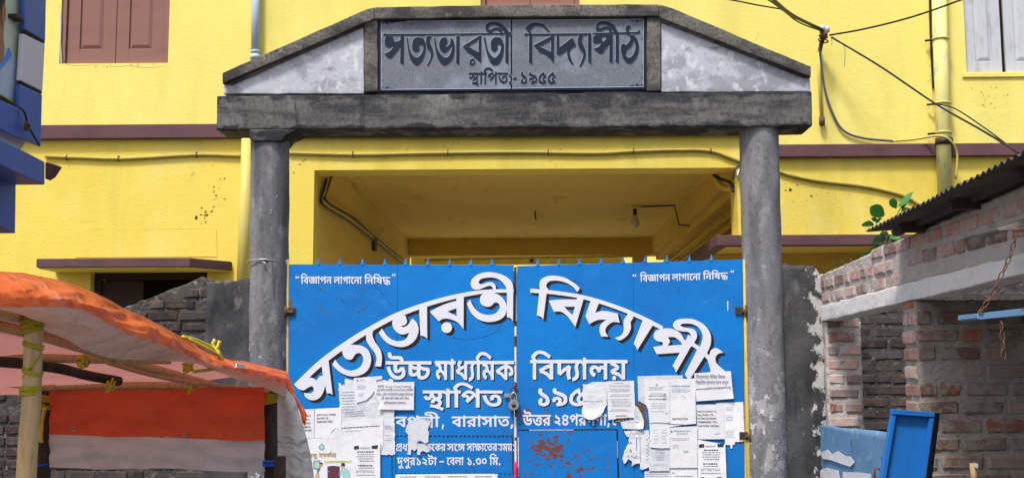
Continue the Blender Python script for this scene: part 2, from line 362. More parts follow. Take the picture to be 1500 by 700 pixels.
def mesh_bm(name, bm, m, parent=None, smooth=False):
    bmesh.ops.recalc_face_normals(bm, faces=bm.faces)
    me = bpy.data.meshes.new(name)
    bm.to_mesh(me); bm.free()
    return link(name, me, m, parent, smooth)
def mesh_pd(name, V, F, m, parent=None, smooth=False):
    me = bpy.data.meshes.new(name)
    me.from_pydata([tuple(v) for v in V], [], F)
    me.update()
    return link(name, me, m, parent, smooth)
def cuts(bm, axis, lo, hi, step):
    n = int((hi - lo) / step)
    no = [0, 0, 0]; no[axis] = 1
    for i in range(1, n + 1):
        c = [0, 0, 0]; c[axis] = lo + (hi - lo) * i / (n + 1)
        bmesh.ops.bisect_plane(bm, geom=bm.verts[:] + bm.edges[:] + bm.faces[:], plane_co=c, plane_no=no)
def rough_bm(bm, amp, fr, seed=0.0, chip=0.0):
    for v in bm.verts:
        q = v.co * fr + Vector((seed, seed * 2, seed))
        d = noise.noise_vector(q) * amp + noise.noise_vector(q * 3.1) * amp * .45
        v.co += d
def add_box(bm, x0, x1, y0, y1, z0, z1, bev=0.0):
    r = bmesh.ops.create_cube(bm, size=1)
    for v in r['verts']:
        v.co = Vector(((x0 + x1) / 2 + v.co.x * (x1 - x0), (y0 + y1) / 2 + v.co.y * (y1 - y0), (z0 + z1) / 2 + v.co.z * (z1 - z0)))
    if bev:
        es = set()
        for v in r['verts']:
            for e in v.link_edges: es.add(e)
        bmesh.ops.bevel(bm, geom=list(es), offset=bev, segments=2, affect='EDGES', profile=.6)
def box(name, x0, x1, y0, y1, z0, z1, m, parent=None, bev=0.004, step=0, amp=0.0, fr=6, seed=0.0):
    bm = bmesh.new()
    add_box(bm, x0, x1, y0, y1, z0, z1, bev)
    if step:
        cuts(bm, 0, x0, x1, step); cuts(bm, 1, y0, y1, step); cuts(bm, 2, z0, z1, step)
        rough_bm(bm, amp, fr, seed)
    return mesh_bm(name, bm, m, parent, smooth=bool(step))
def prism_bm(pts, back):
    """closed polygon pts (Vectors, near side), extruded by vector back"""
    bm = bmesh.new()
    a = [bm.verts.new(p) for p in pts]
    b = [bm.verts.new(p + back) for p in pts]
    n = len(pts)
    for t in tessellate_polygon([pts]):
        try: bm.faces.new([a[i] for i in t]); bm.faces.new([b[i] for i in reversed(t)])
        except ValueError: pass
    for i in range(n):
        bm.faces.new((a[i], a[(i + 1) % n], b[(i + 1) % n], b[i]))
    bmesh.ops.recalc_face_normals(bm, faces=bm.faces)
    bmesh.ops.dissolve_limit(bm, angle_limit=.01, verts=bm.verts[:], edges=bm.edges[:])
    return bm
def prism(name, pts, back, m, parent=None, bev=0.0, step=0, amp=0.0, fr=6, seed=0.0):
    bm = prism_bm([Vector(p) for p in pts], Vector(back))
    if bev:
        bmesh.ops.bevel(bm, geom=bm.edges[:], offset=bev, segments=2, affect='EDGES', profile=.6)
    if step:
        for ax in range(3):
            cs = [v.co[ax] for v in bm.verts]
            cuts(bm, ax, min(cs), max(cs), step)
        bmesh.ops.triangulate(bm, faces=[f for f in bm.faces if len(f.verts) > 4])
        rough_bm(bm, amp, fr, seed)
    return mesh_bm(name, bm, m, parent, smooth=bool(step))
def smooth_path(pts, n=6):
    pts = [Vector(p) for p in pts]
    out = []
    for i in range(len(pts) - 1):
        p0 = pts[i - 1] if i else pts[0] * 2 - pts[1]
        p1, p2 = pts[i], pts[i + 1]
        p3 = pts[i + 2] if i + 2 < len(pts) else p2 * 2 - p1
        for k in range(n):
            t = k / n
            out.append(.5 * ((2 * p1) + (p2 - p0) * t + (2 * p0 - 5 * p1 + 4 * p2 - p3) * t * t + (3 * p1 - p0 - 3 * p2 + p3) * t ** 3))
    out.append(pts[-1])
    return out
def add_tube(bm, path, r, sides=8, r_end=None):
    path = [Vector(p) for p in path]
    rings = []
    n = len(path)
    up = Vector((0.13, 0.21, 0.97))
    for i, p in enumerate(path):
        d = (path[min(i + 1, n - 1)] - path[max(i - 1, 0)]).normalized()
        a = d.cross(up)
        if a.length < .1: a = d.cross(Vector((1, 0, 0)))
        a.normalize(); b = d.cross(a)
        rr = r if r_end is None else r + (r_end - r) * i / (n - 1)
        rings.append([bm.verts.new(p + (a * math.cos(q) + b * math.sin(q)) * rr) for q in [2 * math.pi * k / sides for k in range(sides)]])
    for i in range(n - 1):
        for k in range(sides):
            bm.faces.new((rings[i][k], rings[i][(k + 1) % sides], rings[i + 1][(k + 1) % sides], rings[i + 1][k]))
    bm.faces.new(rings[0][::-1]); bm.faces.new(rings[-1])
def tube(name, path, r, m, parent=None, sides=8, r_end=None):
    bm = bmesh.new()
    add_tube(bm, path, r, sides, r_end)
    return mesh_bm(name, bm, m, parent, smooth=True)
def ring_path(c, axis, r, n=14, turns=1.0, pitch=0.0):
    axis = Vector(axis).normalized()
    a = axis.orthogonal().normalized(); b = axis.cross(a)
    k = int(n * turns)
    return [Vector(c) + (a * math.cos(2 * math.pi * i / n) + b * math.sin(2 * math.pi * i / n)) * r + axis * pitch * i / n for i in range(k + 1)]

def tape(name, path, width, axis, m, parent=None, th=.0015):
    """flat strap along a path, its width along axis"""
    bm = bmesh.new()
    ax = Vector(axis).normalized() * width / 2
    prev = None
    path = [Vector(p) for p in path]
    for i, p in enumerate(path):
        k = 1 + .25 * noise.noise(p * 30)
        tw = Vector((noise.noise(p * 25), noise.noise(p * 25 + Vector((9, 0, 0))), 0)) * width * .12
        row = [bm.verts.new(p - ax * k + tw), bm.verts.new(p + tw * .5), bm.verts.new(p + ax * k - tw)]
        if prev:
            for q in range(2): bm.faces.new((prev[q], prev[q + 1], row[q + 1], row[q]))
        prev = row
    bmesh.ops.solidify(bm, geom=bm.faces[:], thickness=th)
    return mesh_bm(name, bm, m, parent, smooth=True)

# ------------------------------------------------------------------ lettering helpers
def parse(s, ox, oy, sc):
    """'x,y x,y! ...' zoom coordinates; ! marks a sharp corner; returns smoothed outline in photo pixels"""
    raw = []
    for tkn in s.split():
        c = tkn.endswith('!')
        x, y = tkn.rstrip('!').split(',')
        p = Vector((ox + float(x) / sc, oy + float(y) / sc))
        raw.append((p, c))
    out = []
    n = len(raw)
    for i in range(n):
        (p1, c1), (p2, c2) = raw[i], raw[(i + 1) % n]
        p0 = p1 if c1 else raw[i - 1][0]
        p3 = p2 if c2 else raw[(i + 2) % n][0]
        if c1 and c2:
            out.append(p1); continue
        for k in range(4):
            t = k / 4
            out.append(.5 * ((2 * p1) + (p2 - p0) * t + (2 * p0 - 5 * p1 + 4 * p2 - p3) * t * t + (3 * p1 - p0 - 3 * p2 + p3) * t ** 3))
    return out
def stroke(pts, widths):
    """ribbon outline from a centre line in photo pixels"""
    pts = [Vector(p) for p in pts]
    q = smooth_path([p.to_3d() for p in pts], 6)
    q = [v.to_2d() for v in q]
    L, R = [], []
    n = len(q)
    for i, p in enumerate(q):
        d = (q[min(i + 1, n - 1)] - q[max(i - 1, 0)]).normalized()
        nn = Vector((-d.y, d.x))
        f = i / (n - 1) * (len(widths) - 1)
        k = min(int(f), len(widths) - 2)
        wd = widths[k] + (widths[k + 1] - widths[k]) * (f - k)
        L.append(p + nn * wd / 2); R.append(p - nn * wd / 2)
    return L + R[::-1]
def circle(cx, cy, r, n=16, ry=None):
    ry = r if ry is None else ry
    return [Vector((cx + r * math.cos(2 * math.pi * i / n), cy + ry * math.sin(2 * math.pi * i / n))) for i in range(n)]
def flat_shapes(name, shapes, Y, m, parent, off=(0, 0), dz=0.00012, thick=None):
    """shapes: list of [outer, hole, ...] outlines in photo pixels, laid as paint on the plane y = Y"""
    V, F = [], []
    for k, sh in enumerate(shapes):
        loops = [[P(p[0] + off[0], p[1] + off[1], Y - dz * k) for p in lp] for lp in sh]
        flat = [v for lp in loops for v in lp]
        b = len(V)
        V += flat
        for t in tessellate_polygon([[Vector((v.x, v.z, 0)) for v in lp] for lp in loops]):
            F.append((b + t[0], b + t[1], b + t[2]))
    F2 = []
    for f in F:
        a, b2, c = (Vector(V[i]) for i in f)
        nrm = (b2 - a).cross(c - a)
        if nrm.length < 1e-12: continue
        F2.append(f if nrm.y < 0 else f[::-1])
    return mesh_pd(name, V, F2, m, parent)
GL={
55:(305,[[[11,0,27,0,27,64,39,64,39,77,27,78,21,85,22,87,25,91,30,96,36,100,44,101,50,100,61,98,70,93,87,82,95,93,95,94,78,104,68,110,60,112,50,114,37,114,28,112,20,108,10,99,5,93,3,88,11,78,-1,77,-1,64,11,64]]]),
42:(629,[[[52,0,68,0,68,64,80,64,80,77,-1,78,-1,64,52,64,52,61,40,58,28,53,2,40,8,25,11,25,22,22,34,16,42,10],[51,20,46,24,40,28,32,32,23,35,36,41,51,46]]]),
130:(1052,[[[50,4,60,4,70,6,73,7,78,11,82,16,92,8,101,5,112,5,116,6,120,9,125,15,126,20,125,26,123,30,119,33,123,37,125,42,125,49,121,56,114,61,101,61,95,60,90,57,81,49,78,53,74,63,132,64,133,77,-1,78,-1,64,46,64,42,61,37,56,34,48,34,41,35,37,37,34,40,31,45,29,52,28,62,30,70,34,70,33,70,26,69,24,64,20,58,18,50,18,45,19,36,24,30,29,24,39,18,58,2,53,4,47,8,36,13,27,18,20,24,14,30,9,39,6],[102,17,100,18,96,20,92,22,88,29,86,35,90,41,94,45,100,48,106,49,108,48,109,46,109,42,104,39,99,38,99,37,102,26,108,27,110,24,110,20,108,19,106,18],[53,42,51,43,50,45,50,50,54,55,60,58,61,54,65,46,60,43]]]),
54:(305,[[[11,0,27,0,27,64,39,64,39,77,28,78,24,86,11,86,11,70,9,74,6,76,4,78,-1,77,-1,64,6,62,9,59,11,56]]]),
40:(766,[[[68,0,85,0,85,64,97,64,97,77,85,78,82,86,68,86,68,62,58,72,53,74,46,78,42,78,32,78,25,76,21,74,13,68,2,56,14,44,18,46,22,47,26,44,26,38,25,35,21,31,32,20,63,50,68,44],[38,46,37,52,33,56,28,58,20,57,25,61,33,64,42,64,51,61,53,59]]]),
39:(635,[[[52,0,69,0,69,64,81,64,81,77,-1,78,-1,64,52,64,52,40,44,47,34,51,30,52,18,52,11,48,6,43,4,37,4,29,5,25,8,19,14,14,22,10,29,24,25,26,22,28,21,30,21,35,24,37,30,38,34,37,39,34,45,30,52,23]]]),
47:(777,[[[70,0,86,0,86,64,98,64,98,77,-1,78,-1,64,70,64,70,52,64,54,56,55,52,53,48,50,47,47,41,52,34,55,22,56,15,54,11,51,5,44,4,39,4,32,7,24,11,18,16,14,24,11,28,10,33,24,26,27,22,30,21,33,21,37,23,40,26,42,30,42,35,40,39,36,42,28,45,28,56,29,56,36,57,38,61,41,66,40,70,37]]]),
22:(701,[[[61,0,77,0,77,64,89,64,89,77,77,78,74,86,60,86,60,66,53,72,47,76,38,78,30,78,24,77,16,72,10,67,2,56,15,46,23,49,29,49,31,47,31,42,28,38,16,32,25,19,26,18,36,25,43,32,47,39,47,48,44,54,42,57,38,59,35,60,25,60,21,59,28,64,35,65,44,63,52,58,60,49]]]),
61:(399,[[[32,-1,44,0,48,1,52,4,46,16,42,14,36,13,30,15,27,17,24,21,22,29,22,37,23,41,26,48,30,54,36,59,44,64,51,64,51,78,-1,78,-1,64,20,64,11,54,8,47,6,42,5,29,6,22,9,15,13,9,18,4,23,1]]]),
49:(672,[[[56,0,73,0,73,64,85,64,85,77,-1,78,-1,64,6,64,3,57,20,52,28,48,12,40,4,36,9,22,11,21,20,20,36,15,48,8],[56,17,50,22,41,27,24,32,35,38,43,41,50,36,57,31],[56,48,44,56,25,64,56,64]]]),
350:(840,[[[54,-15,71,-14,71,20,82,23,81,15,81,3,84,-12,99,-10,97,4,97,16,98,22,101,30,92,39,71,33,71,48,62,57,43,50,32,44,26,40,26,64,106,64,106,78,-1,78,-1,64,9,64,9,30,10,29,23,20,28,24,36,30,50,38,54,39,54,28,36,21,22,14,19,12,26,-2,39,-5,46,-9],[54,-1,48,3,37,8,54,15]]]),
12:(742,[[[50,2,60,2,66,3,73,6,76,8,85,16,87,22,88,28,88,37,86,43,82,53,80,55,65,53,58,45,56,43,52,43,51,45,51,64,94,64,94,78,80,78,79,85,76,91,74,94,70,97,58,99,30,99,28,100,25,104,24,113,9,114,8,113,9,99,11,94,16,89,22,86,32,85,58,85,62,83,63,81,64,78,-1,78,-1,64,34,64,34,47,35,40,37,35,40,32,48,29,54,29,60,31,65,33,70,38,71,37,71,28,70,24,66,20,63,18,58,17,48,17,40,20,31,28,23,41,18,58,2,53,4,47,8,36,14,25,20,16,28,10,36,5]]]),
311:(883,[[[64,2,74,2,80,4,88,7,93,11,99,18,104,26,105,32,105,41,103,47,98,50,92,52,78,53,73,54,66,58,63,63,63,64,112,64,112,78,-1,78,-1,64,9,64,9,31,10,27,12,22,18,17,24,15,36,15,46,19,49,12,54,6,58,4],[68,16,64,19,63,24,63,46,66,43,72,40,78,38,86,38,88,37,89,34,88,28,82,20,74,16],[30,28,28,29,26,33,26,49,30,45,34,43,38,42,44,42,47,40,46,36,44,33,38,30],[42,55,34,57,28,61,26,63,26,64,46,64,47,56]]]),
44:(646,[[[54,0,70,0,70,64,82,64,82,77,-1,78,-1,64,5,64,3,57,16,54,21,50,23,45,23,44,22,43,16,42,12,40,8,36,6,32,5,24,5,20,9,12,17,5,22,2,26,2,31,15,26,18,23,21,22,26,23,28,26,30,34,30,38,28,42,25,53,13],[53,32,48,37,40,41,39,52,36,57,32,62,28,64,53,64]]]),
38:(629,[[[51,0,68,0,68,64,80,64,80,77,52,78,51,61,33,54,28,58,27,60,27,62,29,65,36,66,37,78,35,78,25,78,21,78,14,73,12,69,11,64,11,59,13,55,19,49,2,40,9,25,17,24,33,17,44,8],[51,19,47,24,39,29,31,32,23,35,43,44,51,46]]]),
202:(286,[[[0,-7,11,-4,19,0,25,6,27,10,29,17,29,27,25,44,25,53,27,58,32,64,37,64,37,78,-1,78,-1,64,14,64,10,57,8,51,9,42,13,25,12,18,10,14,8,11,3,9,-3,7]]]),
20:(858,[[[52,0,68,0,68,48,73,46,82,43,86,39,87,37,87,33,85,31,82,30,76,30,76,16,90,16,96,18,100,21,103,27,103,35,102,41,99,45,96,50,90,54,76,60,68,61,68,64,108,64,108,78,-1,77,-1,64,52,64,52,61,40,58,28,53,2,40,8,25,11,25,22,22,34,16,42,10],[52,19,46,24,40,28,32,32,23,35,36,41,51,46]]]),
437:(745,[[[87,-15,88,-15,94,-3,89,-1,74,5,78,7,83,12,85,19,85,23,84,27,82,32,77,36,80,38,84,42,86,48,86,57,83,64,94,64,94,78,-1,78,-1,64,31,64,31,59,29,53,28,50,26,48,19,48,13,55,2,48,4,45,10,38,14,35,19,33,29,34,32,35,36,39,40,46,47,40,40,36,36,31,35,25,38,20,52,21,52,24,52,27,56,30,63,29,68,26,69,22,68,18,65,15,62,13,50,12,34,15,31,2,48,-1,60,-4,75,-9],[61,47,56,48,52,53,49,58,48,64,66,64,69,57,69,52,66,48]]]),
35:(733,[[[49,4,60,4,70,7,80,12,84,18,87,27,87,36,85,44,80,51,74,56,70,58,60,60,48,58,42,55,39,52,36,46,36,38,38,32,54,35,53,42,55,45,58,46,63,46,66,44,68,42,70,38,70,29,68,24,66,22,60,19,48,19,42,20,38,22,34,25,30,30,24,40,18,58,2,54,2,52,9,33,14,25,18,19,26,13,32,9,38,6]],[[-1,64,92,64,93,77,-1,78]]]),
37:(639,[[[56,-1,71,2,72,2,69,14,68,25,69,36,71,43,73,48,64,56,61,57,48,51,40,46,26,36,26,64,81,64,81,77,-1,78,-1,64,9,64,9,23,23,15,37,27,52,37,51,30,51,18,53,9]]]),
70:(665,[[[20,-3,24,-3,26,-2,28,-1,30,3,30,9,29,11,24,15,22,16,16,14,14,11,12,8,12,4,13,1,16,-1]],[[56,0,72,0,72,64,84,64,84,77,-1,78,-1,64,6,64,3,57,15,54,27,48,12,41,4,35,9,22,10,21,24,19,36,15,47,9],[56,17,50,22,40,28,31,31,25,32,45,41,43,52,33,60,25,64,56,64]]]),
76:(621,[[[35,0,47,0,55,3,61,6,64,11,67,16,68,21,67,29,64,37,58,44,52,49,36,59,33,62,32,65,35,71,21,79,16,73,14,67,14,59,16,55,24,47,45,34,49,30,50,26,50,21,47,16,43,14,36,14,33,16,31,18,31,20,36,24,30,38,21,32,17,28,15,24,14,19,14,14,16,10,20,5,23,3,28,1]]]),
84:(621,[[[23,0,32,0,48,2,55,4,63,8,68,12,73,19,74,25,74,33,73,38,71,43,65,50,54,56,25,65,22,68,22,70,24,74,10,78,5,72,4,68,5,61,9,56,14,52,20,50,45,42,52,39,55,35,57,32,57,25,56,22,52,18,46,15,46,16,47,20,47,29,45,33,39,38,33,40,24,42,16,40,8,37,4,33,3,28,3,23,5,16,20,20,19,25,21,27,24,28,28,28,31,24,31,20,30,17,25,14,20,13]]]),
80:(621,[[[36,0,47,0,55,1,67,4,75,8,70,22,69,22,62,22,59,24,57,26,56,29,57,32,58,35,62,40,74,46,75,48,68,58,63,58,59,60,58,62,58,65,59,69,52,78,33,69,19,58,11,49,8,44,6,37,5,27,6,22,8,18,11,12,16,8,24,3],[37,14,29,17,24,22,22,28,23,35,24,39,27,44,37,54,44,58,45,54,51,48,45,43,43,40,41,36,40,28,42,21,46,17,50,15,48,14]]]),
413:(797,[[[38,-10,39,-9,44,1,43,3,40,4,38,6,37,9,40,12,44,12,46,11,50,7,52,2,65,2,65,8,68,10,70,9,72,7,72,-5,89,-5,89,64,101,64,100,78,-1,77,-1,64,72,64,72,54,66,58,60,59,53,58,48,53,47,51,38,58,32,59,23,60,15,58,12,56,8,52,4,46,4,37,5,33,7,28,14,22,24,17,22,15,21,9,22,3,24,-1,30,-6],[58,17,54,20,50,23,43,25,36,25,32,24,25,19,30,31,24,34,22,36,21,38,21,42,25,45,31,45,35,44,39,39,42,32,56,33,56,39,58,44,60,45,65,45,68,43,72,39,72,20,68,22,62,22,60,21]]]),
56:(305,[[[11,0,27,0,27,64,39,64,39,77,28,78,25,89,22,94,19,99,10,106,1,110,-8,112,-18,114,-42,114,-55,112,-64,108,-67,104,-68,101,-69,95,-67,91,-64,88,-60,86,-52,84,-33,84,-30,83,-28,81,-27,77,-11,77,-11,83,-13,88,-16,91,-20,94,-31,96,-53,96,-53,98,-52,100,-49,101,-43,102,-26,102,-11,100,-1,95,6,89,9,83,11,78,-1,77,-1,64,11,64]]]),
597:(305,[[[6,-15,19,-15,20,-14,28,7,30,14,30,17,29,18,12,17,10,6]]]),
46:(629,[[[20,-2,25,-1,29,3,30,5,30,10,29,14,26,16,22,17,18,17,15,15,12,10,12,5,13,3,16,0]],[[52,0,68,0,68,64,80,64,80,78,-1,78,-1,64,52,64,52,61,32,54,20,49,2,40,7,27,9,25,22,22,34,16,42,10],[51,19,46,24,37,30,30,33,23,35,40,42,51,46]]]),
50:(708,[[[62,0,78,0,78,64,90,64,90,77,-1,78,-1,64,6,64,3,56,16,54,22,52,27,45,30,35,30,31,26,28,25,28,20,28,15,34,14,34,4,28,7,22,10,18,16,14,20,13,28,13,32,14,35,16,41,22,51,37,54,40,57,40,61,37],[40,47,38,54,36,57,32,61,26,64,61,64,62,50,56,54,50,54,46,53]]]),
339:(782,[[[54,0,64,0,74,2,82,6,89,12,91,16,91,23,89,29,84,34,87,37,89,41,90,50,87,56,84,58,81,60,73,62,64,62,58,62,50,59,46,56,42,54,36,47,34,42,34,38,37,32,40,28,44,26,52,24,53,25,56,38,52,39,51,41,51,43,56,46,62,49,70,50,73,48,74,44,70,40,61,36,66,24,73,26,75,24,74,20,72,17,64,14,58,14,49,15,44,16,36,21,30,27,25,35,18,53,2,49,7,35,12,25,17,18,24,11,30,6,37,4,44,2]],[[-1,64,99,64,99,77,-1,78]]]),
77:(621,[[[62,-3,71,8,60,16,48,21,58,25,62,29,64,33,65,43,63,52,58,57,53,60,38,64,33,66,32,67,32,70,33,73,20,79,17,76,14,69,14,64,16,58,20,55,25,52,33,50,40,49,45,47,48,43,48,38,46,35,44,33,41,32,36,31,20,31,9,33,6,20,21,17,38,11,52,4]]]),
79:(621,[[[34,0,48,0,58,3,62,5,67,9,69,13,71,17,71,26,68,32,63,37,56,41,63,46,67,50,70,58,69,63,67,68,63,72,58,74,52,76,46,78,31,78,21,75,15,72,11,67,8,61,8,55,10,50,14,45,21,41,12,34,8,28,7,24,7,20,9,13,11,9,15,6,20,3,24,2],[34,14,28,16,24,20,24,26,26,28,29,31,39,34,44,33,49,30,53,27,54,21,52,18,50,16,44,14],[38,48,32,50,27,52,25,55,26,60,29,62,35,64,45,64,50,62,52,59,52,54,47,50]]]),
34:(644,[[[54,0,70,0,70,64,82,64,82,77,70,78,67,86,53,86,53,66,46,72,39,76,31,78,23,78,17,77,11,73,6,68,4,60,4,53,5,49,9,41,15,36,20,34,29,31,35,30,37,46,28,48,26,48,22,51,21,55,21,58,22,61,25,64,28,64,31,64,39,62,46,56,53,49]]]),
7:(438,[[[24,0,30,0,38,2,41,5,44,8,46,14,47,20,44,28,40,33,37,35,31,37,24,37,17,34,11,30,8,22,8,13,11,7,18,2],[25,12,23,13,21,16,21,21,24,24,28,26,33,23,34,21,34,17,31,12]],[[25,40,33,41,39,44,43,48,46,55,47,60,44,69,40,74,32,78,23,78,16,74,10,68,8,62,8,54,12,47,16,44],[26,52,22,54,21,57,20,60,21,63,24,65,29,66,33,63,34,61,34,57,31,54,29,52]]]),
224:(817,[[[75,-5,91,-5,91,64,103,64,103,77,92,78,88,86,75,86,75,62,64,72,59,75,53,78,47,79,40,79,32,77,27,74,22,71,12,61,8,56,20,45,25,47,30,47,32,44,33,39,30,34,27,31,38,21,70,49,75,43,75,9,70,13,63,16,53,16,42,14,31,14,25,15,22,18,20,21,20,28,21,34,7,36,5,35,4,29,4,20,6,11,12,5,22,1,28,0,41,0,55,2,65,2,72,-1],[45,46,43,52,39,56,33,58,26,56,33,62,40,65,48,65,56,62,59,59]]]),
48:(715,[[[62,0,78,0,78,64,90,64,90,77,79,78,75,86,62,86,62,70,55,76,47,78,40,78,37,78,34,76,29,71,28,70,23,75,17,78,4,78,-1,78,0,64,8,65,14,64,19,61,20,57,19,53,16,50,6,48,6,34,7,33,15,34,21,36,26,40,29,44,30,42,36,36,42,34,50,33,50,34,52,48,44,49,39,52,38,54,38,60,38,62,41,64,46,65,53,63,60,57,62,53]]]),
129:(971,[[[67,0,84,0,84,39,95,38,99,36,101,33,101,31,100,28,92,27,91,14,105,14,110,16,114,19,118,27,117,36,115,41,112,45,104,50,95,52,84,52,84,64,122,64,123,77,-1,78,-1,64,8,64,11,60,13,55,13,54,6,49,4,43,4,36,5,31,6,30,8,30,22,32,21,39,22,41,24,42,30,41,33,37,34,33,34,29,31,28,27,24,25,18,25,13,27,6,30,6,43,8,42,12,42,16,44,18,48,18,50,18,56,14,66,3],[67,20,62,25,58,28,50,31,50,36,49,40,46,46,39,52,32,55,30,55,27,64,44,64,44,56,48,48,52,44,56,42,64,40,67,39],[66,53,62,54,60,57,59,59,59,64,67,64,67,53]]]),
307:(748,[[[69,-1,84,2,85,2,83,9,82,22,83,30,86,37,77,48,65,46,52,40,50,44,45,52,40,56,36,58,32,59,28,64,42,64,47,57,54,51,62,48,72,48,78,50,84,55,86,59,87,64,95,64,95,77,-1,78,-1,64,8,64,12,61,15,58,10,55,6,50,5,42,7,36,22,38,22,45,25,47,30,47,34,43,36,40,37,36,36,29,30,23,26,22,24,23,19,29,8,23,7,21,11,16,16,11,20,9,24,8,34,8,38,10,42,14,47,19,54,25,60,29,66,31,65,14,66,7],[66,59,60,61,58,64,72,65,72,63,70,60]]]),
611:(325,[[[18,-2,23,-2,26,-1,29,3,31,6,31,11,29,15,24,19,16,19,11,15,9,12,9,6,11,3,14,0]],[[17,49,25,49,28,51,30,55,30,64,29,66,26,68,23,69,17,69,13,67,10,64,10,55,13,51]]]),
57:(0,[[[2,-34,11,-24,11,-23,-2,-14,-11,-9,-11,2,-27,2,-28,-3,-37,-2,-46,-3,-52,-6,-57,-12,-58,-16,-57,-23,-55,-26,-53,-29,-47,-32,-40,-33,-31,-33,-27,-32,-19,-27,-14,-21,-6,-26],[-39,-22,-42,-20,-42,-17,-40,-14,-31,-14,-28,-15,-30,-19,-32,-21,-35,-22]]]),
30:(593,[[[28,2,38,2,42,3,51,7,58,12,63,17,67,24,69,32,69,40,67,46,64,49,61,51,56,53,44,53,40,52,39,49,41,39,46,39,52,37,53,36,53,30,50,25,42,18,38,16,32,16,30,17,28,19,27,23,27,64,75,64,75,78,64,78,63,84,61,90,58,94,52,97,42,99,22,99,19,101,17,103,16,107,16,113,1,114,0,111,1,100,3,95,6,90,12,87,19,85,44,84,46,83,47,80,47,78,-1,78,-1,64,10,64,10,21,12,14,14,10,18,6,23,3]]]),
599:(285,[[[15,-2,20,-2,24,0,27,3,29,6,29,11,27,15,22,19,14,19,9,15,7,12,7,6,9,3,11,0]]]),
78:(621,[[[42,4,50,4,55,5,59,6,64,10,67,13,70,19,73,32,73,40,71,50,67,61,62,67,57,71,48,74,38,73,31,70,27,66,26,63,25,55,28,45,43,49,42,57,45,60,49,59,52,55,56,43,56,30,54,23,51,20,49,19,40,19,36,21,31,25,27,34,24,41,19,63,4,58,7,42,11,31,16,21,19,16,24,11,28,8,34,5]]]),
75:(621,[[[34,10,47,11,57,14,65,21,67,25,69,31,70,35,70,43,69,49,66,56,61,63,51,68,45,69,33,69,25,67,18,63,13,58,10,54,8,48,7,44,7,35,9,27,12,21,20,15,27,12],[35,24,30,26,26,31,24,37,25,46,28,51,34,55,39,56,44,55,48,53,51,50,52,47,53,42,52,33,50,29,46,26,42,24]]]),
628:(500,[[[5,30,57,30,58,44,5,44]]]),
3:(260,[]),
43:(751,[[[50,4,60,4,72,6,80,11,86,17,88,22,89,27,89,36,86,48,81,56,79,57,68,55,60,47,53,46,51,46,49,48,49,51,50,54,49,55,37,58,35,57,33,51,33,43,35,39,40,34,46,32,56,32,64,34,70,39,72,39,73,30,71,25,67,21,58,18,47,19,41,21,36,24,31,29,25,38,18,58,2,54,2,52,4,47,8,36,13,27,18,20,26,12,35,7,44,5]],[[-1,64,95,64,95,77,-1,78]]]),
365:(649,[[[24,-8,32,3,28,6,28,8,30,11,36,10,43,7,50,0,54,-4,54,-5,70,-5,70,63,82,64,82,78,-1,77,-1,64,54,63,54,47,48,52,40,57,34,59,25,60,17,59,12,57,7,53,5,49,4,45,4,38,6,32,11,27,19,23,20,23,27,34,26,35,23,37,21,39,21,43,24,45,30,45,38,42,46,37,54,29,54,13,44,20,35,24,27,24,22,23,16,20,14,18,11,13,11,6,13,1,16,-3]]]),
435:(747,[[[50,-11,61,-11,73,-8,80,-4,85,2,87,10,87,16,86,20,83,26,79,30,71,34,78,36,84,42,86,48,86,55,85,60,83,64,95,64,95,78,-1,78,-1,64,31,64,30,56,29,52,26,49,24,48,20,48,18,49,13,55,2,48,5,43,10,37,15,34,18,33,28,33,32,35,35,37,38,41,40,46,47,39,54,35,50,34,44,31,40,26,39,23,39,15,40,11,55,13,55,18,56,20,58,21,64,21,70,18,71,12,70,9,68,6,63,4,51,3,44,5,36,10,28,20,22,31,7,26,13,13,18,6,24,0,36,-7],[61,47,56,48,52,53,49,58,48,64,66,64,69,57,69,52,66,48,64,47]]]),
27:(998,[[[100,-1,117,2,113,15,113,30,114,35,117,45,110,57,100,56,94,57,87,60,82,64,126,64,126,78,-1,77,-1,64,46,64,42,62,37,56,34,49,34,39,37,34,40,31,48,29,58,29,64,30,70,33,71,32,71,28,70,25,66,21,58,18,51,18,46,19,36,24,29,31,24,39,18,58,2,54,2,52,4,47,11,29,18,19,24,14,30,10,40,6,51,4,58,4,71,6,76,9,82,14,85,20,87,29,87,36,85,42,67,48,62,44,56,42,52,43,50,45,50,49,52,52,57,57,65,61,72,54,77,50,89,45,98,43,96,34,96,20,97,9]]]),
25:(593,[[[28,2,38,2,42,3,51,7,58,12,63,17,68,26,69,33,69,40,66,47,62,51,56,52,42,53,37,54,31,58,27,62,27,64,75,64,75,78,-1,78,-1,64,10,64,10,21,12,14,14,10,18,6,23,3],[32,16,28,19,27,23,27,46,32,42,38,39,42,38,49,38,53,36,53,30,52,28,46,20,40,17]]]),
21:(750,[[[66,0,83,0,83,64,95,64,95,77,83,78,80,86,66,86,66,18,55,28,47,32,41,33,49,38,53,41,56,45,59,52,60,61,58,66,56,72,52,78,50,78,39,76,37,72,32,68,29,66,25,66,24,67,22,69,23,75,8,78,6,73,6,65,8,59,13,55,18,53,27,52,34,54,42,60,43,59,43,53,42,51,39,48,32,44,17,39,20,25,34,22,48,16,57,10]]]),
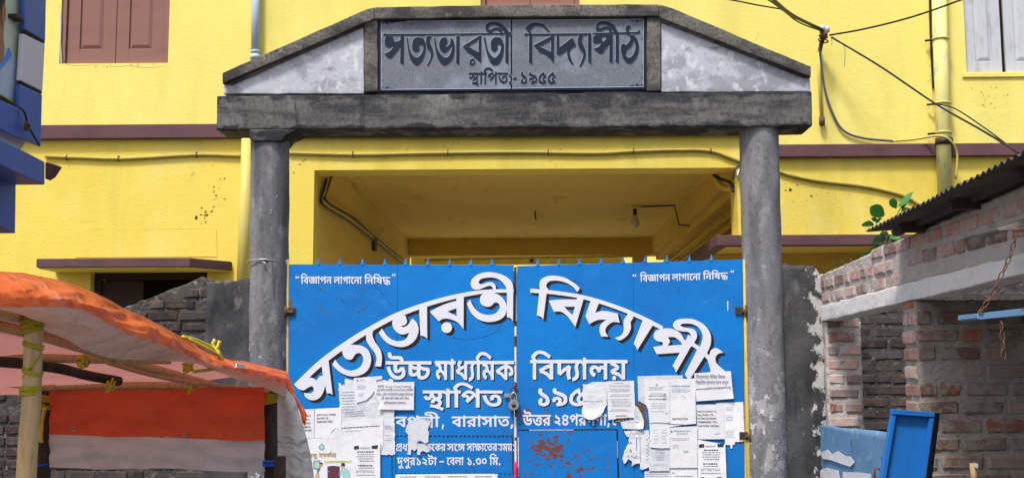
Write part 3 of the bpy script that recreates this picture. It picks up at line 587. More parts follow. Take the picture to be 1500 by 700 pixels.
26:(734,[[[87,-7,92,6,82,9,69,12,74,15,80,20,84,29,85,35,85,41,84,44,80,51,74,55,66,58,34,59,30,60,25,64,92,64,92,78,-1,78,-1,64,9,64,9,38,11,32,16,27,20,25,26,24,35,24,46,26,52,30,58,36,60,41,61,46,64,45,67,42,68,39,69,35,66,27,62,23,59,21,47,18,28,18,21,19,20,19,19,5,32,5,54,2,70,-2],[30,36,27,37,25,40,25,51,32,47,43,47,45,46,45,43,41,39,36,37]]]),
219:(753,[[[67,0,83,0,83,49,81,56,78,59,72,62,68,62,58,62,50,60,42,56,36,50,32,43,32,36,33,33,36,29,38,28,44,26,55,26,57,27,56,39,49,39,48,40,48,42,52,46,56,48,59,50,64,49,67,46,66,15,62,19,56,21,48,21,38,19,30,19,26,20,23,23,21,27,20,34,21,40,8,42,5,42,4,33,4,23,7,15,12,10,18,6,27,5,35,5,47,7,58,7,63,5]],[[-1,64,95,64,95,77,-1,78]]]),
16:(798,[[[73,0,89,0,89,64,87,70,83,74,78,77,72,78,63,78,54,76,45,71,38,64,35,59,32,51,32,46,33,42,35,39,39,35,44,33,50,32,59,33,60,34,60,47,51,47,49,49,49,52,51,57,59,64,62,64,69,64,71,62,72,59,72,16,68,20,61,22,52,22,44,21,31,21,27,22,23,25,21,29,20,39,21,45,8,47,5,47,4,38,4,26,8,17,14,11,20,8,29,6,41,6,56,8,64,8,69,6]]]),
9:(1266,[[[93,0,109,0,110,64,124,64,129,60,130,57,131,0,148,0,148,64,159,64,159,78,148,78,144,86,131,86,131,70,130,73,124,78,-1,77,-1,64,32,64,39,60,41,57,37,53,35,47,35,42,37,36,52,38,52,44,53,46,55,47,60,47,62,46,66,41,66,33,65,31,62,28,56,25,44,25,35,28,28,36,21,48,18,58,2,54,4,46,10,34,16,25,22,19,33,13,40,11,48,10,58,10,65,12,75,17,86,10],[93,18,88,23,82,28,83,31,82,42,78,51,70,58,63,60,56,60,54,64,93,64]]]),
82:(621,[[[64,0,69,0,70,15,69,15,65,16,63,18,63,21,63,62,60,69,56,73,53,75,45,77,33,77,27,76,21,73,12,65,9,60,8,56,7,47,9,41,11,37,17,31,23,29,29,28,39,28,46,30,46,15,47,10,49,7,51,4,54,2],[32,42,27,44,25,47,24,53,25,56,29,60,33,63,37,64,42,63,45,61,46,58,46,45,44,43,39,42]]]),
600:(513,[[[7,-16,23,-16,23,-15,56,94,57,99,41,99]]]),
81:(621,[[[42,4,51,4,59,6,64,9,68,13,72,21,74,28,74,37,72,45,67,56,55,53,52,47,50,45,46,45,44,48,44,65,41,70,38,73,33,75,23,76,21,60,26,60,28,57,29,43,31,37,34,34,40,31,49,31,53,33,58,36,58,30,55,22,51,19,47,18,39,19,33,22,28,27,25,33,21,42,18,57,3,53,4,46,10,28,17,16,23,11,27,8,35,5]]]),
520:(898,[[[11,0,27,0,28,64,48,64,48,21,49,16,51,11,56,6,63,3,76,2,82,4,93,10,101,17,106,26,107,32,107,40,105,46,100,51,94,53,82,53,78,52,77,50,79,39,84,39,90,38,91,34,91,30,88,25,82,19,76,16,70,16,66,19,65,23,65,64,114,64,114,77,102,78,100,87,97,92,94,95,80,104,62,112,50,114,38,114,26,112,17,106,10,99,3,89,4,86,11,78,-1,77,-1,64,11,64],[27,78,23,83,21,86,25,91,30,96,34,99,36,93,41,88,46,86,56,84,80,84,83,83,85,81,86,78],[60,96,54,98,50,101,53,101,58,100,67,96]]]),
131:(0,[[[-31,80,12,102,6,114,5,114,-37,93,-38,93]]]),
10:(575,[[[64,-9,73,3,64,9,47,16,54,19,58,22,61,26,63,30,64,36,63,45,60,50,56,55,52,57,44,60,32,61,30,63,72,64,73,77,60,78,60,83,59,87,57,91,54,94,50,97,42,99,21,99,18,101,16,104,15,113,0,114,-1,113,0,99,2,94,5,91,11,87,16,86,40,85,43,83,44,79,44,78,-1,77,-1,64,10,64,12,62,17,57,14,56,10,52,8,49,8,43,9,37,13,37,25,39,25,45,30,47,40,47,44,45,47,40,47,35,46,32,42,28,38,27,30,25,21,25,8,28,6,14,22,11,37,6,52,-1]]]),
41:(886,[[[55,0,71,0,72,46,83,44,86,42,90,37,90,33,88,31,85,30,79,30,79,17,80,16,93,16,97,17,102,20,105,24,107,30,107,35,105,41,103,45,99,50,93,54,86,58,78,60,69,60,55,60,55,17,46,24,39,28,31,30,25,32,34,37,45,41,43,52,34,60,25,64,112,64,112,78,-1,77,-1,64,6,64,3,57,16,54,27,48,4,36,9,22,11,21,19,20,35,15,46,9]]]),
8:(961,[[[93,0,109,0,109,64,121,64,121,78,-1,77,-1,64,32,64,39,60,41,57,37,53,35,47,35,42,37,36,52,38,52,44,53,46,55,47,60,47,62,46,66,41,66,33,65,31,62,28,56,25,44,25,35,28,28,36,21,48,18,58,2,54,4,46,10,34,16,25,22,19,33,13,40,11,48,10,58,10,65,12,75,17,86,10],[93,18,88,23,82,28,83,31,82,42,78,51,70,58,63,60,56,60,54,64,93,64]]]),
641:(399,[[[22,0,39,0,39,78,22,77]]]),
32:(742,[[[50,2,60,2,66,3,73,6,76,8,85,16,87,22,88,28,88,37,86,43,82,53,80,55,65,53,58,45,56,43,52,43,51,45,51,64,94,64,94,78,-1,78,-1,64,34,64,34,47,35,40,37,35,40,32,48,29,54,29,60,31,65,33,70,38,71,37,71,28,70,24,66,20,63,18,58,17,48,17,40,20,31,28,23,41,18,58,2,53,4,47,8,36,14,25,20,16,28,10,36,5]]]),
632:(564,[[[10,60,28,61,31,78,34,89,33,91,20,91,11,66,10,63]],[[39,60,56,60,57,61,58,70,62,91,49,91,40,68,38,62]]]),
633:(564,[[[11,60,24,60,25,61,34,85,35,88,34,91,17,91]],[[40,60,53,60,53,61,63,86,64,90,63,91,45,91,43,77]]]),
598:(367,[[[7,29,39,29,40,45,7,45]]]),
}
WD={
'banned1':[55,42,130,54,40,39],
'banned2':[47,54,22,54,61,39,54],
'banned3':[55,39,55,49,350],
'higher':[12,311],
'secondary':[44,54,38,202,55,44,20],
'founded':[437,54,55,40,35],
'school':[55,42,37,202,54,47,70],
'year':[76,84,80,80],
'town':[39,42,40,413,56],
'comma':[597],
'city':[42,54,46,54,50,54,35,597],
'north':[12,339,46],
'parganas':[77,79,40,46,22,34,54,597],
'po':[61,40,54,7],
'head':[224,38,54,39],
'teacher':[55,48,129,61,20,46],
'with':[50,61,307],
'meeting':[50,54,129,54,61,35,46],
'time':[50,44,70,611],
'noon':[37,57,40,57,46],
'twelve':[76,77,30,54],
'bela':[61,42,47,54],
'onethirty':[76,599,78,75],
'mi':[55,44,599],
'dash':[628],
'n1':[55,42,37,202,54,47,61,70,46,3,55,42,55,43,365,3,55,42,49,61,70],
'n2':[55,42,435,54,55,46,35,3,27,54,39,61,35,3,61,25,54,21,3,46,54,21,57,39],
'c1':[26,54,219,61,37,46],
'c2':[16,46,3,27,39,202,3,9,22,54,44,56,3,75,82,600,75,81,600,77,75,77,77,3,35,54,55,46,21],
'c3':[61,42,47,54,3,76,76,30,54,46,3,40,46,3,55,42,37,202,54,47,70,3,224,54,307,61,39,3,26,54,219,61,37,46],
'c4':[77,520,3,40,54,50,61,40,54,30,131,3,50,54,10,27,3,41,61,30,54,3,55,39,61,70],
'c5':[8,55,43,43,54,42,20,46,54,3,9,50,61,42,39,641],
'd1':[61,32,307,57],
'd2':[50,35,20,131,35,54],
'lq':[632],
'rq':[633],
'fcolon':[437,54,55,40,35,611,598],
}

def glyph_shapes(key):
    x = 0; res = []
    hi = 0
    for g in WD[key]:
        ad, s = GL[g]
        for grp in s:
            res.append([[(x + c[i] * 8, c[i + 1] * 8) for i in range(0, len(c), 2)] for c in grp])
        x += ad
    return res, x
MATRA = 624.0
def word_px(key, x0, x1, top, base, top2=None, base2=None):
    """a word fitted between pixels x0..x1, headline at top, feet at base (second pair: values at x1 for a slanting line)"""
    sh, W = glyph_shapes(key)
    xs = [p[0] for s in sh for lp in s for p in lp]
    a, b = min(xs), max(xs)
    top2 = top if top2 is None else top2
    base2 = base if base2 is None else base2
    out = []
    for s in sh:
        o = []
        for lp in s:
            q = []
            for (u, v) in lp:
                f = (u - a) / (b - a)
                T = top + (top2 - top) * f; B = base + (base2 - base) * f
                q.append((x0 + (x1 - x0) * f, B - (B - T) * v / MATRA))
            o.append(q)
        out.append(o)
    return out

# ================================================================== GROUND
mesh_pd('ground', [(-400, -60, 0), (400, -60, 0), (400, 600, 0), (-400, 600, 0)], [(0, 1, 2, 3)], MT['ground'])['kind'] = 'structure'

mesh_pd('bounce_floor', [(-2.6, 9.3, .004), (2.6, 9.3, .004), (2.6, 34, .004), (-2.6, 34, .004)], [(0, 1, 2, 3)], mat('bounce_cement', K(.56, .52, .45), .9, [(K(.45, .42, .36), (2, 2, 2), .45, .7, .6)]))['kind'] = 'structure'  # unseen pale floor, added to bounce light up into the passage

# ================================================================== YELLOW SCHOOL BUILDING
YB = 11.5
def bx(px, py=535): return P(px, py, YB).x
def bz(py, px=776): return P(px, py, YB).z
XL, XR = -2.23, bx(1080, 300)
ZO = bz(247.5, 760)               # underside of the passage opening beam
ZBL0, ZBL1 = bz(204.5, 200), bz(184.5, 200)      # left band
ZBR0, ZBR1 = bz(231, 1250), bz(213, 1250)        # right band
XSTEP = bx(1110, 220)
ZRL = bz(343.5, 1200)               # top of the lower right ledge
building = root('school_building', 'two storey yellow painted school building with maroon bands behind the concrete gateway', 'building', (0, YB, 0))
# left window opening behind the low ledge
WX0, WX1, WZ1, WZ0 = bx(128), bx(300), bz(398, 200), 1.2
uz = 7.2
def wall_box(name, x0, x1, z0, z1, m, y0=YB, y1=YB + .37, parent=building, **k): return box(name, x0, x1, y0, y1, z0, z1, MT[m], parent, bev=0, **k)
# upper storey with openings for the three shuttered windows
U0 = min(ZBL1, ZBR1) - .02
win = [(bx(88, 60), bx(247, 60), bz(93, 170), uz - .9), (bx(704, 6), bx(849, 6), bz(8, 776), uz - .9), (bx(1414, 60), bx(1530, 60), bz(106, 1450), uz - .9)]
xs = [-14] + [v for wn in win for v in wn[:2]] + [14]
zl = ZBL0 + .05
for i in range(0, 8, 2):
    wall_box('upper_wall', xs[i], xs[i + 1], zl, uz, 'yellow_upper')
for x0, x1, z0, z1 in win:
    wall_box('upper_wall', x0, x1, zl, z0, 'yellow_upper')
    wall_box('upper_wall', x0, x1, z1, uz, 'yellow_upper')
# lower storey
wall_box('lower_wall', -14, WX0, 0, zl, 'yellow_lower')
wall_box('lower_wall', WX0, WX1, WZ1, zl, 'yellow_lower')
wall_box('lower_wall', WX0, WX1, 0, WZ0, 'yellow_lower')
wall_box('lower_wall', WX1, XL, 0, zl, 'yellow_lower')
wall_box('opening_beam', XL, XR, ZO, zl, 'yellow_lower')
wall_box('lower_wall', XR, 14, ZRL - .01, zl, 'yellow_lower')
box('roof_parapet', -14, 14, YB - .05, YB + .5, uz, uz + .3, MT['yellow_upper'], building)
# bands
box('maroon_band', -14, XSTEP, YB - .075, YB + .01, ZBL0, ZBL1, MT['purple'], building, bev=.006)
box('maroon_band', XSTEP + .003, 14, YB - .075, YB + .01, ZBR0, ZBR1, MT['purple'], building, bev=.006)
wall_box('upper_wall', XSTEP, 14, ZBR1 - .01, ZBL1 + .1, 'yellow_upper', y0=YB - .003, y1=YB + .01)
# left window ledge
lx0, lx1 = P(53, 385, YB - .45).x, P(322, 385, YB - .45).x
lz1 = P(200, 378, YB - .45).z
lz0 = P(200, 391, YB - .45).z
pts = [(lx0, YB - .45, lz0), (lx1 - .30, YB - .45, lz0), (lx1, YB - .05, lz0), (lx1, YB + .01, lz0), (lx0, YB + .01, lz0)]
prism('window_ledge', pts, (0, 0, lz1 - lz0), MT['purple'], building, bev=.008)
prism('ledge_soffit', [(lx0 + .02, YB - .43, lz0 - .012), (lx1 - .31, YB - .43, lz0 - .012), (lx1 - .02, YB - .05, lz0 - .012), (lx1 - .02, YB, lz0 - .012), (lx0 + .02, YB, lz0 - .012)], (0, 0, .01), MT['yellow_lower'], building)
# dark room behind the left window: frame, sagging shutter
wf = box('window_frame', WX0, WX1, YB + .10, YB + .16, WZ1 - .07, WZ1, MT['dark_wood'], building)
box('window_frame', WX0, WX0 + .07, YB + .10, YB + .16, WZ0, WZ1 - .073, MT['dark_wood'], building)
box('window_frame', WX1 - .07, WX1, YB + .10, YB + .16, WZ0, WZ1 - .073, MT['dark_wood'], building)
box('window_shutter', WX0 + .075, WX0 + .50, YB + .13, YB + .16, WZ0, WZ1 - .08, MT['dark_wood'], building)
box('room_dark_plate', WX0 - .2, WX1 + .2, YB + .9, YB + .92, WZ0 - .2, WZ1 + .3, MT['hollow'], building)  # near black plates paint the darkness of the room
box('room_dark_plate', WX0 - .2, WX1 + .2, YB + .38, YB + .9, WZ1 + .28, WZ1 + .3, MT['hollow'], building)

# repair patch outline over the left ledge and wall scars
def scar(name, pts, m, depth=.004, parent=building):
    return prism(name, [P(x, y, YB - depth) for x, y in pts], (0, depth + .001, 0), MT[m], parent)
scar('plaster_patch', [(108, 336), (200, 337), (317, 335.5), (318, 376), (110, 377)], 'yellow_lower', .005)

rr_ = random.Random(12)
def pits(name, cx, cy, n, sp, r0, m):
    V, F = [], []
    for i in range(n):
        x = cx + rr_.gauss(0, sp[0]); y = cy + rr_.gauss(0, sp[1]) - (x - cx) * sp[2]
        r_ = r0 * rr_.uniform(.3, 1.3)
        c0 = P(x, y, YB - .0008)
        k = rr_.randint(5, 8); b0 = len(V)
        for j in range(k):
            an = 2 * math.pi * j / k
            q = r_ * rr_.uniform(.5, 1.3)
            V.append(c0 + Vector((q * math.cos(an), 0, q * math.sin(an))))
        F.append(tuple(range(b0, b0 + k)))
    o = mesh_pd(name, V, F, MT[m], building)
    o['kind'] = 'stuff'
MT['pit'] = mat('bare_plaster_pit', K(.30, .22, .075), .95, bumps=[((60, 60, 60), .6, .005)])
MT['dirt'] = mat('wall_grime', K(.46, .38, .12), .95)
pits('flaked_spots', 300, 315, 16, (9, 9, .2), .016, 'pit')
pits('flaked_spots', 318, 286, 14, (7, 12, .8), .011, 'pit')
pits('flaked_spots', 290, 250, 6, (12, 5, 0), .008, 'pit')
pits('flaked_spots', 280, 355, 10, (40, 12, 0), .007, 'pit')
pits('flaked_spots', 438, 240, 7, (8, 6, 0), .011, 'pit')
pits('flaked_spots', 1156, 276, 6, (5, 4, 0), .014, 'pit')
pits('flaked_spots', 1450, 150, 26, (18, 16, 0), .010, 'dirt')
pits('flaked_spots', 1210, 285, 16, (26, 10, 0), .010, 'dirt')
pits('flaked_spots', 1362, 200, 14, (2, 12, 0), .010, 'pit')
pits('flaked_spots', 1362, 90, 30, (1.5, 50, 0), .007, 'dirt')
pits('flaked_spots', 700, 216, 30, (170, 4, 0), .009, 'dirt')
pits('flaked_spots', 160, 96, 20, (50, 1.5, 0), .007, 'dirt')
def crack(pts, m='pit', wd=.5):
    V = [[(x + rr_.uniform(-.8, .8), y + rr_.uniform(-.8, .8)) for x, y in pts]]
    flat_shapes('crack', [[stroke(v, [wd, wd * .3, wd, .15])] for v in V], YB - .0009, MT[m], building)
crack([(98, 95), (120, 97), (140, 95.4), (165, 98), (190, 96), (215, 99), (246, 96)])
crack([(90, 94), (88, 60), (89, 30), (87, 0)], 'white_shutter', 2.2)
crack([(1106, 60), (1110, 52), (1108, 46)])
crack([(110, 337), (150, 336), (200, 337.5), (260, 335), (317, 336)], 'pit', .4)
crack([(1137, 235), (1200, 232.5), (1300, 231), (1400, 229)], 'dirt', .8)
crack([(62, 206), (150, 205.4), (250, 206.5), (320, 205.6)], 'dirt', .8)
crack([(1365, 0), (1364, 60), (1366, 120), (1368, 195)], 'pit', 1.1)

# shutters
def shutter_window(x0, x1, z0, z1, m, dark, gaps, frame=.05, deep=.05):
    """two-leaf panelled shutters set in the wall opening"""
    fr = box('shutter_frame', x0, x0 + frame, YB + deep - .03, YB + deep + .05, z0, z1, MT[m], building)
    box('shutter_frame', x1 - frame, x1, YB + deep - .03, YB + deep + .05, z0, z1, MT[m], building)
    box('shutter_dark_plate', x0, x1, YB + deep + .09, YB + deep + .11, z0, z1, MT['hollow'], building)  # near black plate paints the darkness behind the leaves
    xm = (x0 + x1) / 2
    for (a, b) in ((x0 + frame + .004, xm - gaps), (xm + gaps, x1 - frame - .004)):
        ww = b - a
        st = .13 * ww / .5 if ww < .6 else .13
        z0b = z0 + .012
        leaf = box('window_shutter', a, a + st, YB + deep, YB + deep + .035, z0b, z1, MT[m], building, bev=.004)
        def sub(*c, bev=.004): return box('rail', *c, MT[m], leaf, bev=bev)
        sub(b - st, b, YB + deep, YB + deep + .035, z0b, z1)
        zz = z0b
        first = True
        while zz < z1 - .2:
            rail = st * 1.15
            sub(a + st - .002, b - st + .002, YB + deep + .002, YB + deep + .033, zz, zz + rail)
            top = min(zz + rail + 1.0, z1)
            # recessed field with raised centre
            box('panel_field', a + st - .003, b - st + .003, YB + deep + .018, YB + deep + .028, zz + rail - .003, top + .003, MT[m], leaf, bev=0)
            pbm = bmesh.new()
            xa, xb, za, zb = a + st, b - st, zz + rail, top
            i1 = .012; i2 = .045
            y1, y2 = YB + deep + .0175, YB + deep + .004
            o = [pbm.verts.new(v) for v in ((xa + i1, y1, za + i1), (xb - i1, y1, za + i1), (xb - i1, y1, zb - i1), (xa + i1, y1, zb - i1))]
            q = [pbm.verts.new(v) for v in ((xa + i2, y2, za + i2), (xb - i2, y2, za + i2), (xb - i2, y2, zb - i2), (xa + i2, y2, zb - i2))]
            pbm.faces.new(q)
            for k in range(4): pbm.faces.new((o[k], o[(k + 1) % 4], q[(k + 1) % 4], q[k]))
            mesh_bm('raised_panel', pbm, MT[m], leaf)
            zz = top
        for hz in (z0b + .28, z0b + 1.0):
            hx = a - .004 if a < xm - .3 else b + .004
            box('hinge', hx - .008, hx + .008, YB + deep - .012, YB + deep + .004, hz, hz + .12, MT['iron'], leaf, bev=.002)
shutter_window(*win[0], 'brown_shutter', 0, .003)
shutter_window(*win[1], 'brown_shutter', 0, .003)
shutter_window(*win[2], 'white_shutter', 0, .02, frame=.012)
for x0, x1, z0, z1 in win[2:]:
    box('window_sill', x0 - .05, 14 if False else x1 + .05, YB - .02, YB + .01, z0 - .055, z0 - .012, MT['yellow_upper'], building, bev=.004)

# passage through the building
YE = 20.5
ZC = 3.9
def pin(name, *c, m='yellow_inner', bev=0): return box(name, *c, MT[m], building, bev=bev)
pin('passage_wall', XL - .3, XL, YB + .37, YE + .36, 0, ZC)
pin('passage_ceiling', XL - .3, 2.6, YB + .37, YE + .36, ZC, ZC + .15)
pin('passage_beam', 2.22, 2.47, YB + .37, YE, 3.62, ZC, bev=.01)
pin('passage_beam', 2.30, 2.47, YB + .37, YE, 3.50, 3.617, bev=.01)
pin('passage_wall', 2.47, 2.6, YB + .37, YE, 3.1, ZC)
for q, zr in enumerate((3.36, 3.22, 3.08, 2.94)):
    pin('wall_rib', 2.40, 2.466, YB + .6, YE - .01, zr, zr + .035, bev=.004)
pin('passage_wall', 2.47, 2.6, YB + .9, YE, 2.7, 3.097)
zb0 = P(776, 374, YE).z
pin('passage_beam', XL, 2.6, YE, YE + .35, zb0, ZC, bev=.01)
pin('passage_beam', XL, 1.75, YE + .5, YE + .75, P(776, 378.5, YE + .5).z - .10, P(776, 374, YE + .5).z + .02, m='yellow_upper', bev=.01)
pin('yard_wall', -8, 8, 32, 32.2, 0, 9, m='yellow_upper')
pin('passage_post', 1.9, 2.15, YE + .1, YE + .4, 0, zb0 - .003)
tube('light_tube', [P(622, 381, 19), P(945, 374.5, 19)], .022, MT['yellow_upper'], building)
# step in the right corner of the opening
# ledge that wraps the corner of the passage on the right
Yl = YB - .12
rx0, rx1 = P(1050, 350, Yl).x, P(1287, 350, Yl).x
rz1, rz0 = P(1200, 343.5, Yl).z, P(1200, 359, Yl).z
prism('corner_ledge', [(rx0, Yl, rz0), (rx1 + .6, Yl, rz0), (rx1 + .6, YB + .02, rz0), (rx0 + .12, YB + .02, rz0), (rx0 + .12, YB + 2.0, rz0), (rx0, YB + 2.0, rz0)], (0, 0, rz1 - rz0), MT['purple'], building, bev=.008)
pin('ledge_underside', rx0 + .12, 6, YB + .02, YB + 4.5, rz1 - .06, rz1 - .01, m='yellow_inner')
pin('porch_wall', rx0 + .13, 6, YB + 1.2, YB + 1.4, 0, rz1 - .063, m='yellow_inner')
pin('building_side', 13.8, 14, YB + .37, 20, 0, uz, m='yellow_lower')
pin('building_side', -14, -13.8, YB + .37, 20, 0, uz, m='yellow_lower')

# ceiling lamp, its conduit, the hook
zc = ZC
lp = PZ(930, 303, zc - .02)
lamp = root('ceiling_bulb', 'small unlit bulb hanging from the passage ceiling at the right', 'light bulb', lp)
a1 = PZ(988, 301, zc - .02)
tube('conduit', [lp, a1, a1 + Vector((.06, 0, -.28)), P(1010, 331, a1.y)], .012, MT['iron'], lamp)
tube('ceiling_rose', [lp + Vector((-.05, 0, 0)), lp + Vector((.09, 0, 0))], .04, MT['yellow_inner'], lamp)
bz0 = P(929, 308, lp.y).z
tube('lamp_holder', [(lp.x, lp.y, lp.z), (lp.x, lp.y, bz0 - .02), (lp.x, lp.y, bz0 - .07)], .03, MT['cable'], lamp)
bm = bmesh.new()
prof = [(0, .012), (.02, .03), (.06, .045), (.10, .062), (.14, .062), (.18, .04), (.20, .002)]
zz = bz0 - .06
for i in range(len(prof) - 1):
    for k in range(12):
        q = [2 * math.pi * k / 12, 2 * math.pi * (k + 1) / 12]
        v = [bm.verts.new((lp.x + r_ * math.cos(an), lp.y + r_ * math.sin(an), zz - z_)) for (z_, r_), an in ((prof[i], q[0]), (prof[i], q[1]), (prof[i + 1], q[1]), (prof[i + 1], q[0]))]
        bm.faces.new(v)
bmesh.ops.remove_doubles(bm, verts=bm.verts, dist=.0005)
mesh_bm('bulb', bm, MT['bulb'], lamp, smooth=True)
hk = PZ(784, 309, zc)
tag(tube('fan_hook', [hk + Vector((0, 0, .02)), hk + Vector((0, 0, -.11)), hk + Vector((.02, 0, -.13))], .012, MT['rust_iron']), 'rusty iron fan hook in the middle of the passage ceiling', 'hook')
cam_box = P(779, 382, 18.5)
sw = root('switch_box', 'small white switch box beside the back beam of the passage', 'switch box', cam_box)
box('box_body', cam_box.x - .05, cam_box.x + .05, 18.46, 18.54, cam_box.z - .05, cam_box.z + .05, MT['shop_white'], sw, bev=.008)
box('button', cam_box.x - .02, cam_box.x + .02, 18.44, 18.46, cam_box.z - .02, cam_box.z + .02, MT['iron'], sw, bev=.004)

# ---- cables on the passage walls
for k in range(4):
    d = k * .05
    q = [PX(478 + k * 3, 262 - k, XL + .03), PX(474 + k * 2, 280, XL + .03), PX(472 + k * 3, 299 - k * 2, XL + .03), PX(510 + k * 4, 324 - k * 2, XL + .03), PX(548, 352 - k * 3, XL + .03), PX(590, 386 - k * 3, XL + .03)]
    tag(tube('wall_cable', smooth_path(q, 4), .014, MT['yellow_inner' if k % 2 else 'iron']), ['lowest', 'second lowest', 'third', 'topmost'][k] + ' of the bunched cables running down the left passage wall', 'cable', 'bunched cables on the left passage wall')
q = PX(548, 355, XL + .02)
tag(box('junction_box', XL, XL + .05, q.y - .1, q.y + .12, q.z - .12, q.z + .07, MT['iron']), 'small junction box on the left passage wall', 'junction box')
for k in range(4):
    xw = 2.45
    q = [PX(1062, 300 + k * 9, xw), PX(1030, 326 + k * 8, xw), PX(990, 362 + k * 7, xw), PX(972, 378 + k * 6, xw)]
    tag(tube('wall_conduit', smooth_path(q, 3), .018, MT['yellow_inner']), ['top yellow conduit', 'second yellow conduit', 'third yellow conduit', 'lowest yellow conduit'][k] + ' of four sloping along the right passage wall', 'conduit', 'conduits on the right passage wall')
q = [P(1048, 257, YB + .5), P(1052, 268, YB + .45), P(1062, 275, YB + .4), P(1073, 276, YB + .3)]
tag(tube('cable_bunch', smooth_path(q), .035, MT['yellow_inner']), 'thick bunch of taped cables at the top right corner of the passage', 'cable')
q = [P(1045, 256, YB + .45), P(1055, 262, YB + .4), P(1070, 268, YB + .2), P(1074, 280, YB + .1)]
tag(tube('cable_bunch', smooth_path(q), .018, MT['iron']), 'dark loose cable at the top right corner of the passage', 'cable')

# ---- conduit along the facade
def conduit(name, px, label, r=.017, clips=()):
    o = root(name, label, 'conduit', P(px[0][0], px[0][1], YB - .02))
    tube('pipe_run', smooth_path([P(x, y, YB - r - .004) for x, y in px], 5), r, MT['conduit'], o)
    for x, y in clips:
        c = P(x, y, YB - r)
        tube('clip', ring_path(c, (1, 0, 0), r + .008, 10), .006, MT['rust_iron'], o, 5)
    return o
conduit('conduit', [(66, 229), (120, 231), (180, 232.5), (260, 228), (300, 226.5), (356, 228.5)], 'thin yellow conduit pinned along the wall left of the gateway', clips=[(98, 231), (174, 232), (288, 226.5)])
conduit('conduit', [(422, 224), (520, 226.5), (600, 225), (656, 224), (760, 223), (870, 224.5), (930, 221.5), (1000, 219.5), (1040, 221), (1070, 231), (1090, 239)], 'thin yellow conduit pinned over the passage opening', clips=[(517, 226), (656, 224), (803, 223), (928, 221.5), (1041, 221)])
conduit('conduit', [(1138, 250), (1160, 257), (1200, 265), (1260, 272), (1300, 280), (1335, 292), (1370, 320)], 'thin yellow conduit drooping along the wall right of the gateway')
q = [P(1085, 240, YB - .03), P(1076, 250, YB - .05), P(1074, 262, YB - .03)]
tag(tube('cable_loop', smooth_path(q), .012, MT['iron']), 'short dark cable loop beside the right end of the opening', 'cable')
q = [P(1083, 248, YB - .03), P(1080, 258, YB - .06), P(1083, 262, YB - .03)]
tag(tube('cable_loop', smooth_path(q), .012, MT['steel']), 'short pale wire loop beside the right end of the opening', 'cable')

# ---- drainpipes
def pipe(name, pxs, r, m, label, collars=(), Yp=None):
    Yp = YB - r - .03 if Yp is None else Yp
    o = root(name, label, 'drainpipe', P(pxs[-1][0], pxs[-1][1], Yp))
    tube('pipe_shaft', [P(x, y, Yp) for x, y in pxs], r, MT[m], o, 16)
    d = (P(*pxs[-1], Yp) - P(*pxs[0], Yp)).normalized()
    for (x, y, rr, h, mm) in collars:
        c = P(x, y, Yp)
        tube('collar', [c - d * h / 2, c + d * h / 2], rr, MT[mm], o, 16)
    return o
pipe('drainpipe', [(375.5, -60), (374, 88)], .043, 'grey_pipe', 'grey blue plastic drainpipe ending behind the left slope of the gateway', [(374, 84, .052, .05, 'grey_pipe'), (374.2, 76, .049, .02, 'grey_pipe')])
pipe('drainpipe', [(363, 196), (354, 470)], .062, 'yellow_pipe', 'yellow painted drainpipe beside the left pillar')
rp = pipe('drainpipe', [(1374, -60), (1385.5, 330)], .073, 'old_pipe', 'thick peeling yellow drainpipe on the right of the wall', [(1383, 208, .088, .07, 'iron')])
for y in (58, 152, 195):
    c = P(1374 + (y + 60) * .0299, y, YB - .1)
    tube('pipe_clamp', ring_path(c, (0.03, 0, 1), .082, 16), .009, MT['yellow_pipe'], rp, 6)
    tube('clamp_bolt', [c + Vector((-.14, .05, 0)), c + Vector((-.07, .0, 0))], .012, MT['iron'], rp, 6)
# crack with dark growth beside the big pipe
tag(tube('cable', smooth_path([P(1362, -20, YB - .01), P(1363, 40, YB - .01), P(1365, 90, YB - .01), P(1367, 130, YB - .01)], 4), .011, MT['cable']), 'thin dark cable running down the wall behind the peeling drainpipe', 'cable')

# ================================================================== GATEWAY
YG = 9.0
portico = root('gateway', 'soot stained concrete gateway with two round pillars and a sloping pediment', 'gateway', (0, YG, 0))
YBF = 8.86
bx0, bx1 = P(317, 165, YBF).x, P(1190, 160, YBF).x
bz1, bz0_ = P(754, 137.5, YBF).z, P(754, 187.5, YBF).z
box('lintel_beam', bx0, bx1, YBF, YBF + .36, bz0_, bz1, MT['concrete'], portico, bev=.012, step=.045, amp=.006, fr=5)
# pillars
def pillar(pxt, pyt, pxb, seed):
    top = P(pxt, pyt, YG + .02); bot = P(pxb, 700, YG + .02)
    xc = bot.x
    bm = bmesh.new()
    rings = []
    N_ = 40; H = 70
    for j in range(H + 1):
        z = -.05 + (bz0_ + .002 + .05) * j / H
        f = (z - bot.z) / (top.z - bot.z)
        cx = xc + (top.x - xc) * max(0, min(1, f))
        row = []
        for k in range(N_):
            a = 2 * math.pi * k / N_
            v = Vector((cx + .157 * math.cos(a), YG + .04 + .157 * math.sin(a), z))
            v += noise.noise_vector(v * 4 + Vector((seed, 0, 0))) * .006 + noise.noise_vector(v * 14) * .002
            row.append(bm.verts.new(v))
        rings.append(row)
    for j in range(H):
        for k in range(N_):
            bm.faces.new((rings[j][k], rings[j][(k + 1) % N_], rings[j + 1][(k + 1) % N_], rings[j + 1][k]))
    return mesh_bm('pillar', bm, MT['pillar'], portico, smooth=True), top, xc
pl, plt_, plx = pillar(395, 200, 391, 1)
pr, prt_, prx = pillar(1112.5, 200, 1125.5, 5)
